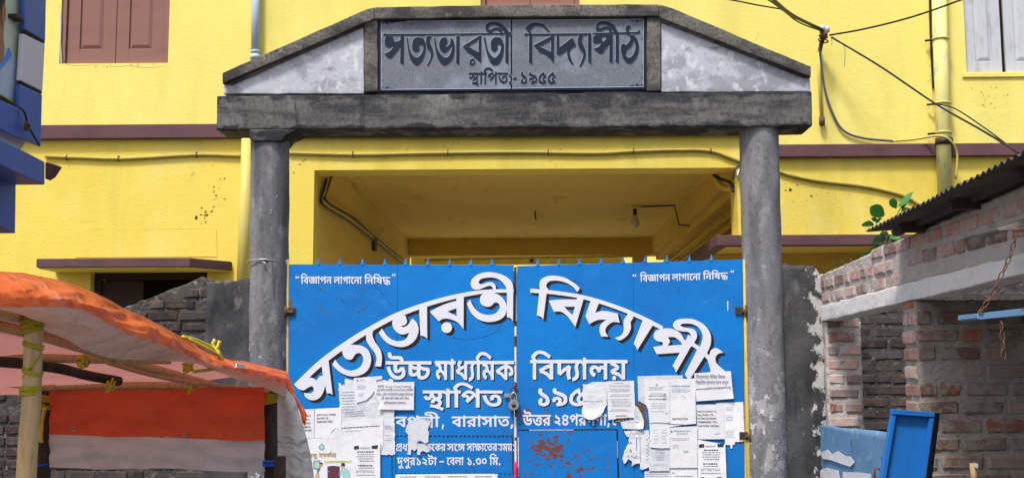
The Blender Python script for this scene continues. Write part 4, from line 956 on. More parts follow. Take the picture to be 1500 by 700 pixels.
# haunch under the beam on the left pillar
hx0, hx1 = P(365, 200, YBF).x, P(428, 200, YBF).x
hz = P(395, 203, YBF).z
prism('haunch', [(hx0, YBF + .004, bz0_ + .02), (hx0, YBF + .004, hz), (hx0 + .04, YBF + .004, hz - .02), (hx1 - .09, YBF + .004, hz - .02), (hx1 - .05, YBF + .004, hz + .03), (hx1 + .03, YBF + .004, bz0_ - .01), (hx1 + .03, YBF + .004, bz0_ + .02)], (0, .34, 0), MT['concrete'], portico, bev=.006, step=.04, amp=.004)
# pediment: sloping caps
Yc = 8.90
def cap(name, outer, dep=.26, Y=Yc, m='concrete_cap', seed=0, amp=.004):
    return prism(name, [P(x, y, Y) for x, y in outer], (0, dep, 0), MT[m], portico, bev=.006, step=.05, amp=amp, seed=seed)
cap('sloping_cap', [(325.5, 107), (537, 14), (548, 10.5), (548, 28), (533, 34.5), (326, 122.5)])
cap('flat_cap', [(548.4, 10.6), (757, 7.5), (965, 6.8), (965, 24), (757, 24.8), (548.4, 28)], seed=3)
cap('sloping_cap', [(965.4, 6.8), (984, 12), (1188, 98), (1188, 113), (968, 27), (965.4, 24)], seed=5)
Yp = 8.955
cap('cap_fillet', [(330, 123), (533, 36), (533, 38.5), (340, 123.5)], .16, 8.93, seed=2, amp=.001)
cap('cap_fillet', [(968, 28), (1186, 113), (1178, 113.5), (968, 32)], .16, 8.93, seed=2, amp=.001)
cap('frame_post', [(533.5, 30), (553, 27), (553, 134), (533.5, 135)], .2, 8.925, seed=7)
cap('frame_post', [(948, 22), (967.5, 24), (967.5, 133.5), (948, 134)], .2, 8.925, seed=8)
cap('gable_panel', [(328, 122), (533, 32), (533, 137.5), (327, 137.5)], .14, Yp, 'panel', 1)
cap('gable_panel', [(968, 26), (1186, 110), (1188, 134), (968, 135)], .14, Yp, 'panel', 4)
box('sign_backing', P(552, 80, 8.98).x, P(949, 80, 8.98).x, 8.975, 9.09, bz1 - .01, P(757, 24, 8.98).z, MT['concrete_cap'], portico, bev=0)
tagw = root('wire', 'thin wire tied round the left pillar', 'wire', (plx, YG, P(395, 383, YG).z))
zc_ = P(395, 383, YG).z
tube('wire_ring', [Vector((plt_.x - .003 + .165 * math.cos(a), YG + .04 + .165 * math.sin(a), zc_ + .006 * math.sin(3 * a))) for a in [2 * math.pi * k / 28 for k in range(29)]], .0055, MT['steel'], tagw, 6)
tube('wire_twist', [P(384, 383, 8.86), P(388, 385, 8.85), P(391, 389, 8.85)], .006, MT['steel'], tagw, 6)
tube('wire_twist', [P(418, 383, 8.9), P(421, 382, 8.88), P(420, 387, 8.88)], .006, MT['steel'], tagw, 6)

# stone name plate
YS = 8.945
sign = root('name_stone', 'grey granite school name plate with dark engraved Bengali letters under the pediment', 'sign', P(750, 134, YS))
for (a, b, c, d) in (((552, 27.3), (748.6, 25.6), (748.6, 133), (552, 135)), ((749.8, 25.4), (947.5, 23.5), (947.5, 131.5), (749.8, 133))):
    sl = prism('granite_slab', [P(*q, YS) for q in (a, b, c, d)], (0, .03, 0), MT['granite_dark'], sign, bev=.003)
YI = YS - .0016
flat_shapes('etched_field', [[[(558.8, 32.5), (748.2, 30.5), (748.2, 129.2), (558.8, 131)]]], YI, MT['granite'], sign)
flat_shapes('etched_field', [[[(750.3, 30.4), (941.8, 29), (941.8, 126.8), (750.3, 129)]]], YI, MT['granite'], sign)
lines = [stroke([(559, 32), (748.4, 30)], [.9, .9]), stroke([(750.2, 30), (942, 28.6)], [.9, .9]), stroke([(559, 131.3), (748.4, 129.6)], [.9, .9]), stroke([(750.2, 129.5), (942, 127.2)], [.9, .9]), stroke([(558.6, 33), (558.6, 131)], [.9, .9]), stroke([(942.2, 29), (942.2, 127)], [.9, .9])]
flat_shapes('etched_line', [[l] for l in lines], YI - .0006, MT['etch'], sign)
# ornamental corners: pale lobes, navy flourishes
for sx, sy, cx, cy in ((1, 1, 557.5, 31.5), (1, -1, 557.5, 132), (-1, 1, 943.2, 28), (-1, -1, 943.2, 127.8)):
    T = lambda pts: [(cx + sx * x * 1.15, cy + sy * y * 1.15) for x, y in pts]
    fl = [T([(-1.5, 17), (1.0, 13), (2.4, 14.5), (2.6, 11), (1.2, 8.5), (1.4, 4.5), (4.2, 2), (7.5, 2.2), (9.4, 5), (10.6, 2.2), (11.5, -1.5), (-2, -1.5)]), T([(-1, -1.5), (4, 1), (8, 4), (10, .4), (14, 2.8), (20, 1.2), (33, .2), (32, -1.5)]),
          T([(-1.5, 16), (1.4, 20), (2.4, 26), (.8, 31), (-.2, 34), (-1.5, 34)])]
    flat_shapes('corner_flourish', [[f] for f in fl], YI - .0005, MT['granite_dark'], sign)
A1 = lambda s: parse(s, 550, 20, 5.833)
A2 = lambda s: parse(s, 750, 20, 5.833)
st1 = [[stroke([(562, 51), (655, 50.6), (747.5, 49.2)], [2.3, 2.3, 2.3])], [circle(563.4, 51.4, 2.2)], [circle(747.6, 49, 2.0)],
    [A1('212,188! 245,188! 243,440! 210,415! 212,290! 175,335 140,375 115,382 95,368 78,342! 118,325 150,285 110,290 82,268 77,222 92,190! 150,190! 163,245! 212,230!')],
    [A1('262,210! 278,210! 290,290 312,350 350,378 388,350 408,300 396,265 375,275 378,308 350,328 320,312 312,262 330,215 365,203 405,215 430,260 427,330 402,400 360,440 318,418 285,350')],
    [A1('440,190! 482,190! 465,230 480,280 497,330 482,390 450,450! 438,440! 465,390 470,340 440,290 430,240')],
    [A1('497,210! 513,212! 530,300 568,362 610,375 642,338 652,285 640,298 600,332 560,315 543,265 560,215 595,203 615,225 610,258 595,287! 622,275 638,250 638,208! 668,235 678,300 660,385 600,440 555,420 518,340')],
    [A1('690,188! 720,188! 718,440! 688,415!')],
    [A1('745,280! 880,195! 880,188! 906,188! 905,430! 880,400 830,355 795,338!'), A1('790,282! 880,225! 880,332!')],
    [A1('802,412 808,393 827,386 846,393 852,412 846,432 827,440 808,432'), A1('815,412 827,400 838,412 827,425')],
    [A1('922,205! 940,205! 958,300 985,355 1020,378 1055,345 1072,290 1058,263 1042,275 1045,300 1020,325 990,308 985,252 1003,212 1035,202 1075,215 1098,270 1092,350 1062,420 1020,440 982,415 950,340')],
    [A1('1108,188! 1138,188! 1138,435! 1108,410!')],
    [A1('1138,190! 1160,185! 1120,130 1070,85 1010,70 960,80 937,115 955,155 990,165 1020,142 1050,142 1068,165 1065,182! 1087,182! 1080,140 1050,118 1010,122 985,138 967,130 975,105 1010,95 1060,115 1095,150 1112,190!')]]
st2 = [[stroke([(769.5, 51), (866, 50.2)], [2.6, 2.6])], [stroke([(868, 49.5), (937, 48.2)], [2.3, 2.3])], [circle(770.3, 50.4, 2.2)], [circle(936, 46.8, 2.2)],
    [A2('145,182! 175,182! 175,435! 143,412!')],
    [A2('145,184! 140,160 112,120! 150,90 200,77 260,90 300,125 325,155! 312,157! 270,118 220,104 185,115 158,142! 172,184!')],
    [A2('187,270! 330,195! 330,184! 360,184! 362,430! 330,388 285,348 240,335!'), A2('235,282! 332,230! 332,328!')],
    [A2('380,184! 405,184! 405,288! 515,205! 550,272! 515,295 497,325 503,375 527,432! 510,434! 480,385 465,320! 405,362! 380,335!')],
    [A2('572,184! 612,184! 600,230 615,280 633,335 622,395 588,458! 575,445! 600,390 605,340 570,285 560,230')],
    [A2('648,184! 680,184! 680,430! 648,408!')],
    [A2('830,178! 862,178! 862,425! 830,405! 832,268! 800,300 775,338 742,335 698,300! 738,285 758,258 730,252 705,255 690,225 700,190 750,167 800,167'), A2('765,212! 785,195 803,205 800,222 778,243!')],
    [A2('885,178! 915,178! 915,425! 885,405!')],
    [A2('915,182! 880,110 830,75 770,65 725,85 713,120 730,150 765,150 800,132 825,140 830,165! 855,175! 853,140 820,112 780,112 750,125 740,110 765,92 810,97 850,130 885,185!')],
    [A2('1000,182! 1040,182! 1072,225 1087,290 1065,375 1010,425 960,395 932,325 932,272 955,257 972,270 1000,240 1010,225!'), A2('1042,235! 1055,290 1035,350 1000,378 975,362 983,312 1015,285')],
    [A2('985,182! 972,145 970,120 995,98 1022,122! 1003,132 1002,155 1012,182!')]]
def engraved(shapes):
    hl = flat_shapes('letter_edge', shapes, YI - .0014, MT['etch'], sign, off=(.55, .5))
    flat_shapes('letter_edge', shapes, YI - .0032, MT['etch'], sign, off=(-.45, -.45))
    flat_shapes('engraved_letters', shapes, YI - .0052, MT['granite_dark'], sign)
engraved(st1); engraved(st2)
engraved(word_px('fcolon', 686.3, 757, 106.4, 122.8))
engraved(word_px('year', 763, 814.2, 105.4, 122.8))

# ================================================================== THE GATE
def gate_leaf(label, pxs, tops, split, hinge_side):
    g = root('gate_leaf', label, 'gate', P(pxs[0], 690, YG), 'blue steel gate leaves')
    zb = .12
    def panel(x0, t0, x1, t1):
        a, b = P(x0, t0, YG), P(x1, t1, YG)
        a0, b0 = P(x0, 690, YG), P(x1, 690, YG)
        return prism('steel_sheet', [a, b, (b0.x, YG, zb), (a0.x, YG, zb)], (0, .004, 0), MT['gate'], g, bev=.0012)
    tm = tops[0] + (tops[1] - tops[0]) * (split - pxs[0]) / (pxs[1] - pxs[0])
    panel(pxs[0], tops[0], split - .35, tm)
    panel(split + .35, tm, pxs[1], tops[1])
    # frame behind
    def bar(p, q, wd=.04):
        bm = bmesh.new()
        d = (Vector(q) - Vector(p)).normalized(); s = d.cross(Vector((0, 1, 0))).normalized() * wd / 2
        pts = [Vector(p) - s, Vector(p) + s, Vector(q) + s, Vector(q) - s]
        bm.free()
        return prism('frame_bar', pts, (0, .035, 0), MT['gate'], g)
    o = Vector((0, .0045, 0))
    e = Vector((0, 0, -.022)); 
    bar(P(pxs[0], tops[0], YG) + o + e, P(pxs[1], tops[1], YG) + o + e)
    for x, t in ((pxs[0] + 3, tops[0]), (pxs[1] - 3, tops[1]), (split, tm)):
        bt = P(x, 690, YG)
        bar(P(x, t, YG) + o + e * 2.1, Vector((bt.x, YG, zb)) + o)
    # spikes
    return g
def spikes(g, xs_, tops, pxs):
    first = None
    for i, x in enumerate(xs_):
        t = tops[0] + (tops[1] - tops[0]) * (x - pxs[0]) / (pxs[1] - pxs[0])
        b = P(x, t, YG + .01)
        if first is None:
            bm = bmesh.new()
            for (hh, rr) in ((0, .017), (.045, .003)): pass
            r_, h_ = .020, .055
            base = [bm.verts.new((r_ * math.cos(q), r_ * .8 * math.sin(q), -.004)) for q in [2 * math.pi * k / 6 for k in range(6)]]
            tip = bm.verts.new((0, 0, h_))
            for k in range(6): bm.faces.new((base[k], base[(k + 1) % 6], tip))
            first = mesh_bm('spike', bm, MT['gate'], None)
            COL.objects.unlink(first); first_me = first.data
        o = bpy.data.objects.new('spike', first_me)
        o.location = b; o.rotation_euler = (random.uniform(-.05, .05), random.uniform(-.08, .08), random.random())
        COL.objects.link(o); adopt(o, g)
LP, LT = (423.5, 752.3), (387, 388.3)
RP, RT = (757.4, 1088), (389.6, 380)
gl = gate_leaf('left blue steel gate leaf with white painted letters arching up to the right', LP, LT, 582.5, 0)
gr = gate_leaf('right blue steel gate leaf with a small wicket door and white painted letters', RP, RT, 928, 1)
spikes(gl, [467, 498, 531, 564, 594.5, 627, 659, 690, 721], LT, LP)
spikes(gr, [788, 819, 849.5, 881, 913, 945, 977, 1010, 1042.5], RT, RP)
# wicket door
a, b = P(760.5, 631, YG - .012), P(903, 630, YG - .012)
a0, b0 = P(761, 690, YG - .012), P(905, 690, YG - .012)
zb = .16
wk = prism('wicket_door', [a, b, (b0.x, YG - .012, zb), (a0.x, YG - .012, zb)], (0, .008, 0), MT['gate'], gr, bev=.001)
flat_shapes('wicket_gap', [[[(759, 628.6), (904.6, 628), (904.6, 629.9), (759, 630.7)]], [[(903.2, 629.5), (905, 629.5), (907, 700), (905.2, 700)]]], YG - .0022, MT['cable'], gr)
flat_shapes('bare_edge', [[[(775, 628.9), (840, 628.6), (840, 629.6), (775, 630)]], [[(903.5, 645), (904.6, 645), (905.2, 670), (904.1, 670)]], [[(758.4, 640), (759.8, 640), (760.2, 698), (758.8, 698)]]], YG - .003, MT['paper_old'], gr)
# perforated seam on the left leaf
seam = []
for i in range(28):
    x = 579.5 + i * 6.2
    if 596 < x < 628: continue
    seam.append([[(x, 637.6), (x + 3.6, 637.2), (x + 3.9, 638.6), (x + .3, 639)]])
for i in range(26):
    x = 579.5 + i * 6.6
    seam.append([[(x, 692.6), (x + 3.6, 692.3), (x + 3.8, 693.5), (x + .2, 693.8)]])
for i in range(6):
    seam.append([[(573.4, 668 + i * 5), (575, 668 + i * 5), (574.6, 671 + i * 5), (573.2, 671 + i * 5)]])
flat_shapes('weld_stitch', seam, YG - .0022, MT['cable'], gl)
flat_shapes('sheet_joint', [[[(578.6, 600), (579.3, 600), (579.6, 700), (578.9, 700)]], [[(750.2, 640), (751.4, 640), (751.8, 694), (750.6, 694)]]], YG - .0022, MT['cable'], gl)
# posts and hinges of the gate
def gpost(px_t, px_b, wd, label, m='gate_pipe'):
    t, bt = P(px_t, 382, YG + .01), P(px_b, 695, YG + .01)
    o = root('gate_post', label, 'gate post', (bt.x, YG, 0))
    tube('post_shaft', [t + Vector((0, 0, .01)), bt, (bt.x, YG + .01, 0)], wd, MT[m], o, 12)
    return o
gpL = gpost(421.2, 420.2, .012, 'thin mustard steel gate post beside the left pillar')
gpR = gpost(1091, 1096.5, .019, 'mustard painted steel gate post beside the right pillar')
def hinge(x, y, par, sgn, dz=0):
    h = root('hinge_bracket', None or ('rusty hinge bracket on the gate at ' + par), 'hinge', P(x, y, YG))
    c = P(x, y, YG - .02)
    box('hinge_plate', c.x - .035, c.x + .03, YG - .012, YG - .004, c.z - .03, c.z + .03, MT['iron'], h, bev=.002)
    box('hinge_arm', c.x - .02 + sgn * .03, c.x + .045 + sgn * .03, YG - .03, YG - .013, c.z - .012, c.z + .012, MT['rust_iron'], h, bev=.003)
    tube('hinge_pin', [(c.x + sgn * .045, YG - .03, c.z - .045), (c.x + sgn * .045, YG - .03, c.z + .045)], .010, MT['rust_iron'], h)
hinge(427, 456, 'the left leaf top corner', -1)
hinge(1084, 455, 'the right leaf beside the right pillar, upper one', 1)
hinge(1090, 638, 'the right leaf beside the right pillar, lower one', 1)

# ---- painted lettering
G1 = lambda s: parse(s, 430, 470, 5.382)
G2 = lambda s: parse(s, 540, 390, 5.383)
G3 = lambda s: parse(s, 770, 395, 6.665)
G4 = lambda s: parse(s, 890, 420, 5.0)
big1 = [[stroke([(433.4, 565.5), (470.9, 530.4), (511.8, 500.7), (541.5, 482.4), (577.2, 463.4), (614.3, 449.1), (651.5, 437.9), (688.6, 429.9), (718.3, 426.4), (752.2, 425.9)], [8.5, 9, 8.5, 8, 7.5, 7, 6.5, 6, 5.2, 4.6])],
    [G1('14,505! 33,531! 60,543 85,543 112,525 140,513 157,525 158,548 140,566 112,568 85,565! 92,595 130,620 175,620 212,597 238,550 249,505! 262,570! 285,568 308,580! 275,308! 222,350! 232,432! 205,435 182,468! 152,448 118,445! 90,455')],
    [G1('306,345! 328,302! 365,350 420,385 480,385 530,355 550,300 532,258 505,252 482,268 465,295 440,305 405,290 385,250 395,210 430,190 480,186 545,197 592,235 612,300 595,370 550,415 480,435 410,425 350,390')],
    [G1('576,90! 572,140 592,185 640,250 655,300 640,355! 690,358! 697,300 690,240 665,195 640,160 622,115 628,75 650,50!')],
    [G2('80,525! 105,490! 150,550 200,583 250,588 295,570 320,520! 270,537 225,520 193,480 187,435 210,395! 290,385! 302,435 285,462 252,468! 275,478 305,465 330,432 345,410! 383,450 393,510 370,575 320,618 260,635 185,622 125,585')],
    [G2('398,320! 460,305! 462,570! 435,550 408,545!')],
    [G2('482,358! 560,315 640,285 692,272! 692,240! 750,225! 748,492! 700,440 640,415 590,412 553,432!'), G2('622,355! 692,330! 695,392!')],
    [[Vector(p) for p in circle(540 + 615 / 5.383, 390 + 482 / 5.383, 7.9)]],
    [G2('774,293! 800,262! 830,322 880,367 940,382 1000,370 1035,325 1022,290 992,286 965,312 930,318 890,300 877,260 890,225 930,207 980,207 1040,233 1085,295 1082,370 1035,420 950,438 870,420 810,368')],
    [G2('1090,190! 1140,182! 1138,432! 1115,406 1090,402!')],
    [G2('1141,190! 1132,130 1090,85 1020,55 940,45 870,60 820,95 805,135 820,175 860,184 910,167 950,153 975,163 980,184! 1003,184! 1002,155 982,130 950,124 910,135 882,140 868,125 885,100 940,88 1000,92 1050,120 1080,158 1090,198!')]]
big2 = [[stroke([(776.8, 425.5), (807.5, 427.8), (845, 433.2), (875, 440.5), (905, 450.5), (928, 459.8), (950, 470), (970.5, 480.6)], [5.8, 5.5, 5.5, 5.8, 6, 6, 6, 5.6])],
    [G3('133,215! 206,215! 172,484! 148,458 108,445!')],
    [G3('150,215! 135,165 142,108 180,75 240,58 320,62 400,85 480,135 530,180! 503,216! 460,165 390,125 310,106 240,110 207,135 203,165 232,205!')],
    [G3('226,300! 340,290 500,288! 505,240! 575,255! 485,557! 450,508 400,445 340,408 275,410!'), G3('375,360! 482,360! 457,442!')],
    [G3('642,280! 725,300! 678,420! 760,400 898,425! 918,515! 850,510 795,550 778,600 808,652! 738,650! 720,590 735,530 790,485! 700,490 622,530! 583,452!')],
    [G3('1015,412! 1060,420! 1045,478 1025,510 1027,570 992,640 920,688 868,665! 930,640 957,590 957,500 980,455')],
    [G4('265,225! 333,260! 330,282! 218,462! 205,432 190,416!')],
    [G4('333,440! 402,428! 402,405 365,397 338,370 350,325 400,305 470,306 530,335 568,390 590,350! 608,360! 600,385! 640,410! 605,445! 500,628! 492,598 475,578! 530,480! 360,492!'), G4('440,368! 490,368 530,397 547,423! 438,430! 457,400')],
    [stroke([(1009, 500.5), (1026, 512), (1042, 528)], [5.5, 6, 6])],
    [G4('660,450! 715,500! 610,665! 590,672 565,640!')],
    [G4('665,462! 690,400 695,350 670,300 620,272 560,268 535,276 540,288 580,300 630,310 656,350 642,395 612,418! 596,392! 610,355 590,330 545,325 500,312 478,280 500,245 560,232 640,240 710,280 752,340 757,410 735,470 718,500!')],
    [G4('735,545! 745,500 760,460 800,448 847,480! 810,490 790,520 800,560 860,615! 860,690! 760,690! 752,600!')]]
def painted(name, shapes, g, Y, sh=0.0, n=4):
    if sh:
        for k in range(n):
            f = sh * (k + 1) / n
            flat_shapes('letter_shadow' if name != 'painted_line' else 'line_shadow', shapes if n < 3 else [[s[0]] for s in shapes] if False else shapes, Y + .0012 * 0 - .0004 * (n - k) * 0 - .0001, MT['letter_shadow'], g, off=(f, f * .95), dz=.00004) if False else None
        allsh = []
        for k in range(n):
            f = sh * (n - k) / n
            for s in shapes:
                allsh.append([[(p[0] + f, p[1] + f * .9) for p in lp] for lp in s])
        o = flat_shapes(name, shapes, Y - .004, MT['letter'], g, dz=.00004)
        flat_shapes('letter_shadow', allsh, Y - .0012, MT['letter_shadow'], o, dz=.00003)
        return o
    return flat_shapes(name, shapes, Y - .0018, MT['letter'], g, dz=.00004)
painted('painted_word', big1, gl, YG, 4.2, 5)
painted('painted_word', big2, gr, YG, 4.2, 5)
for key, a in (('higher', (565, 632, 528.6, 556.4)), ('secondary', (637, 753.2, 528, 556)), ('founded', (619.2, 736.4, 571.4, 596.4))):
    painted('painted_word', word_px(key, *a), gl, YG, 1.7, 3)
for key, a in (('school', (776.6, 919.5, 526.5, 555.5)), ('year', (788.5, 879.5, 568, 594.5))):
    painted('painted_word', word_px(key, *a), gr, YG, 1.7, 3)
for key, a in (('town', (563, 644, 609.6, 625)), ('comma', (647, 650.5, 609, 625)), ('city', (661.5, 752, 609.4, 624.6)), ('head', (579.8, 608.6, 649.3, 660)), ('teacher', (611, 652.9, 649.3, 660)), ('with', (654.6, 681.4, 649.3, 660)), ('meeting', (683.6, 728.6, 649, 660)), ('time', (729.3, 753, 649.2, 660)), ('noon', (581.6, 608.6, 669.6, 681)), ('twelve', (610.3, 640, 669.6, 680.8)), ('dash', (643.8, 650.6, 669.6, 681)), ('bela', (654.3, 679.3, 669.4, 680.6)), ('onethirty', (685, 712.9, 669.2, 680.6)), ('mi', (717, 733, 669, 680.6))):
    painted('painted_line', word_px(key, *a), gl, YG)
for key, a in (('north', (765.6, 807, 607, 622.8)), ('parganas', (812, 893.2, 606.8, 622.6)), ('po', (896, 926, 607, 622.4))):
    painted('painted_line', word_px(key, *a), gr, YG)
for key, a in (('banned1', (440.5, 486, 405.2, 415.6)), ('banned2', (488.8, 530, 405.4, 415.6)), ('banned3', (533.6, 572, 405.6, 415.6))):
    painted('painted_line', word_px(key, *a), gl, YG)
for key, a in (('banned1', (937.5, 982, 402.6, 412.6, 401.6, 411.4)), ('banned2', (984.4, 1026.2, 401.4, 411.2, 400.4, 410)), ('banned3', (1029.6, 1066.4, 400.2, 409.6, 398.8, 408))):
    painted('painted_line', word_px(key, *a), gr, YG)
def qmark(cx, cy, g, flip):
    painted('painted_quote', [[parse('0,0 4,-3 7,-8! 5,-10! 2,-12 -1,-7', cx + k, cy, -3.2 if flip else 3.2)] for k in (0, 3)], g, YG)
qmark(434.5, 404, gl, True); qmark(574.5, 404.5, gl, False); qmark(928.5, 401.5, gr, True); qmark(1070.5, 399.5, gr, False)
# scratches and tape marks on the left leaf
def marks(g, segs, m, wd): flat_shapes('scratch', [[stroke(list(s), [wd, wd * .5])] for s in segs], YG - .0011, MT[m], g)
marks(gl, [((499, 437), (505, 444), (511, 455)), ((548, 418), (560, 430), (572, 446)), ((663, 494), (680, 497), (705, 495)), ((705, 495), (725, 486), (738, 470))], 'letter_shadow', .5)
marks(gl, [((467, 448), (473, 454)), ((476, 457), (483, 462)), ((468, 424), (473, 420)), ((521, 458), (528, 454)), ((529, 453), (538, 448)), ((520, 411), (526, 416)), ((529, 419), (533, 424))], 'cable_grey', 2.2)
marks(gr, [((994, 421), (994, 431)), ((1004, 437), (1003, 440)), ((816, 405), (836, 410), (856, 416))], 'letter_shadow', .6)
marks(gr, [((1066, 441), (1066, 455))], 'letter', 1.8)
flat_shapes('bare_patch', [[parse('20,520 40,490 65,485 80,520 70,555 95,580 85,610 45,615 25,580', 420, 380, 8.33)]], YG - .0012, MT['cable_grey'], gl)

# added strip for the bright gap, chain and padlock at the meeting of the leaves
st = root('gap_view_strip', 'added strip standing for the bright view through the gap between the two gate leaves', 'strip', P(755, 690, YG))
box('strip_bar', P(753.3, 500, YG).x, P(757.0, 500, YG).x, YG + .004, YG + .02, .15, P(755, 391, YG).z, MT['iron'], st, bev=.002)
for (y0, y1) in ((430, 470), (478, 492), (508, 560), (610, 640), (645, 690)):
    box('gap_light_piece', P(753.6, y0, YG).x, P(756.4, y0, YG).x, YG + .0005, YG + .0035, P(755, y1, YG).z, P(755, y0, YG).z, MT['letter'], st, bev=0)  # pale pieces paint the light seen through the gap
lk = root('padlock', 'round steel padlock hanging on a chain where the gate leaves meet', 'padlock', P(753, 592, YG - .05))
c = P(752.5, 592.5, YG - .05)
bm = bmesh.new()
add_tube(bm, [c + Vector((0, -.022, 0)), c + Vector((0, -.020, 0)), c + Vector((0, .02, 0)), c + Vector((0, .022, 0))], .041, 22)
mesh_bm('lock_body', bm, MT['lock'], lk, smooth=False)
tube('lock_face', [c + Vector((0, -.027, -.004)), c + Vector((0, -.021, -.004))], .017, MT['iron'], lk, 12)
tube('shackle', smooth_path([c + Vector((-.02, 0, .03)), c + Vector((-.022, 0, .07)), c + Vector((0, 0, .095)), c + Vector((.022, 0, .07)), c + Vector((.02, 0, .03))], 5), .0075, MT['steel'], lk)
box('hasp', c.x - .075, c.x - .028, YG - .02, YG - .012, c.z + .055, c.z + .085, MT['lock'], lk, bev=.003)
for k in range(5):
    cc = c + Vector((random.uniform(-.012, .012), .02, .075 + .022 * k))
    ax = (1, 0, .2) if k % 2 else (0, 1, .2)
    tube('chain_link', ring_path(cc, ax, .014, 10), .004, MT['rust_iron'], lk, 6)
tag(tube('ribbon', smooth_path([P(755.5, 676, YG - .03), P(755.5, 683, YG - .04), P(755.2, 696, YG - .03), P(755.4, 712, YG - .03)], 4), .012, MT['pink']), 'bright pink ribbon tied low between the gate leaves', 'ribbon')

# ================================================================== PAPERS ON THE GATE
LAYER = [0]
def sheet(label, pts, m='paper', layer=0, lines=(), rag=0.0, curl=None, cat='notice', group=None):
    """one pasted sheet: outline in photo pixels on the gate plane, a millimetre or two proud; ragged edge optional"""
    Y = YG - .0075 - layer * .004
    o = root('paper_notice', label, cat, P(sum(p[0] for p in pts) / len(pts), max(p[1] for p in pts), Y), group)
    q = [Vector(p) for p in pts]
    if rag:
        out = []
        for i, p in enumerate(q):
            n = q[(i + 1) % len(q)]
            L = (n - p).length
            k = max(1, int(L / 2.2))
            for j in range(k):
                v = p + (n - p) * j / k
                if j: v = v + Vector((random.uniform(-rag, rag), random.uniform(-rag, rag)))
                out.append(v)
        q = out
    pv = [P(v.x, v.y, Y) for v in q]
    bm = bmesh.new()
    vs = [bm.verts.new(v) for v in pv]
    for t in tessellate_polygon([pv]):
        try: bm.faces.new([vs[i] for i in t])
        except ValueError: pass
    for ax in (0, 2):
        cs = [v.co[ax] for v in bm.verts]
        cuts(bm, ax, min(cs), max(cs), .025)
    bmesh.ops.triangulate(bm, faces=bm.faces[:])
    for v in bm.verts:
        v.co.y -= max(0, noise.noise(v.co * 9 + Vector((layer, 0, 0)))) * .0012
        if curl:
            for (cx, cy, r, h) in curl:
                c = P(cx, cy, Y)
                d = math.hypot(v.co.x - c.x, v.co.z - c.z)
                if d < r: v.co.y -= h * (1 - d / r) ** 1.6
    bmesh.ops.recalc_face_normals(bm, faces=bm.faces)
    r = bmesh.ops.extrude_face_region(bm, geom=bm.faces[:])
    for v in [g for g in r['geom'] if isinstance(g, bmesh.types.BMVert)]: v.co.y += .0012
    mesh_bm('sheet', bm, MT[m], o, smooth=False)
    for ln in lines:
        if ln[0] == 'bars': bars(o, Y, *ln[1:])
        elif ln[0] == 'txt': txt(o, Y, *ln[1:])
        elif ln[0] == 'bn':
            flat_shapes('printed_line', word_px(*ln[1:6]), Y - .0020, MT[ln[6] if len(ln) > 6 else 'ink'], o, dz=.00001)
        elif ln[0] == 'shape':
            for q, s in enumerate(ln[2]): flat_shapes('printed_shape', [[s]], Y - .0018 - .00003 * q - (ln[3] if len(ln) > 3 else 0), MT[ln[1]], o)
    return o
def bars(o, Y, x0, x1, y0, n, pitch, h=.9, m='ink_grey', ragr=.15, slope=0.0):
    """print too small to read: short runs of word-length dashes"""
    sh = []
    for i in range(n):
        y = y0 + i * pitch
        x = x0 + random.uniform(0, (x1 - x0) * ragr)
        xe = x1 - random.uniform(0, (x1 - x0) * ragr)
        while x < xe:
            wl = random.uniform(1.2, 4.5)
            e = min(x + wl, xe)
            if e - x < .5: break
            a = y + slope * (x - x0); b = y + slope * (e - x0)
            sh.append([[(x, a), (e, b), (e, b + h), (x, a + h)]])
            x = e + random.uniform(.5, 1.0)
    flat_shapes('fine_print', sh, Y - .0020, MT[m], o, dz=0)
def txt(o, Y, s, x0, y, h, m='ink', x1=None, bold=.0, slope=0.0, align='LEFT'):
    """readable Latin print: text set at pixel x0, baseline y, cap height h pixels"""
    c = bpy.data.curves.new('printed_line', 'FONT')
    c.body = s
    a = P(x0, y, Y)
    hz_ = (P(x0, y - h, Y) - a).length
    c.size = hz_ / .70
    c.offset = bold
    c.align_x = align
    t = bpy.data.objects.new('printed_line', c)
    t.location = a + Vector((0, -.0021, 0))
    t.rotation_euler = (math.pi / 2, 0, 0)
    if slope: t.rotation_euler = (math.pi / 2, slope, 0)
    c.materials.append(MT[m])
    COL.objects.link(t)
    if x1:
        bpy.context.view_layer.update()
        wd = t.dimensions.x
        if wd > 0: t.scale.x = (P(x1, y, Y).x - a.x) / wd
    bpy.context.view_layer.update()
    me = bpy.data.meshes.new_from_object(t.evaluated_get(bpy.context.evaluated_depsgraph_get()))
    loc, rot, scl = t.location.copy(), t.rotation_euler.copy(), t.scale.copy()
    bpy.data.objects.remove(t)
    bpy.data.curves.remove(c)
    me.name = 'printed_line'
    t = link('printed_line', me, None)
    t.location, t.rotation_euler, t.scale = loc, rot, scl
    adopt(t, o)
    return t
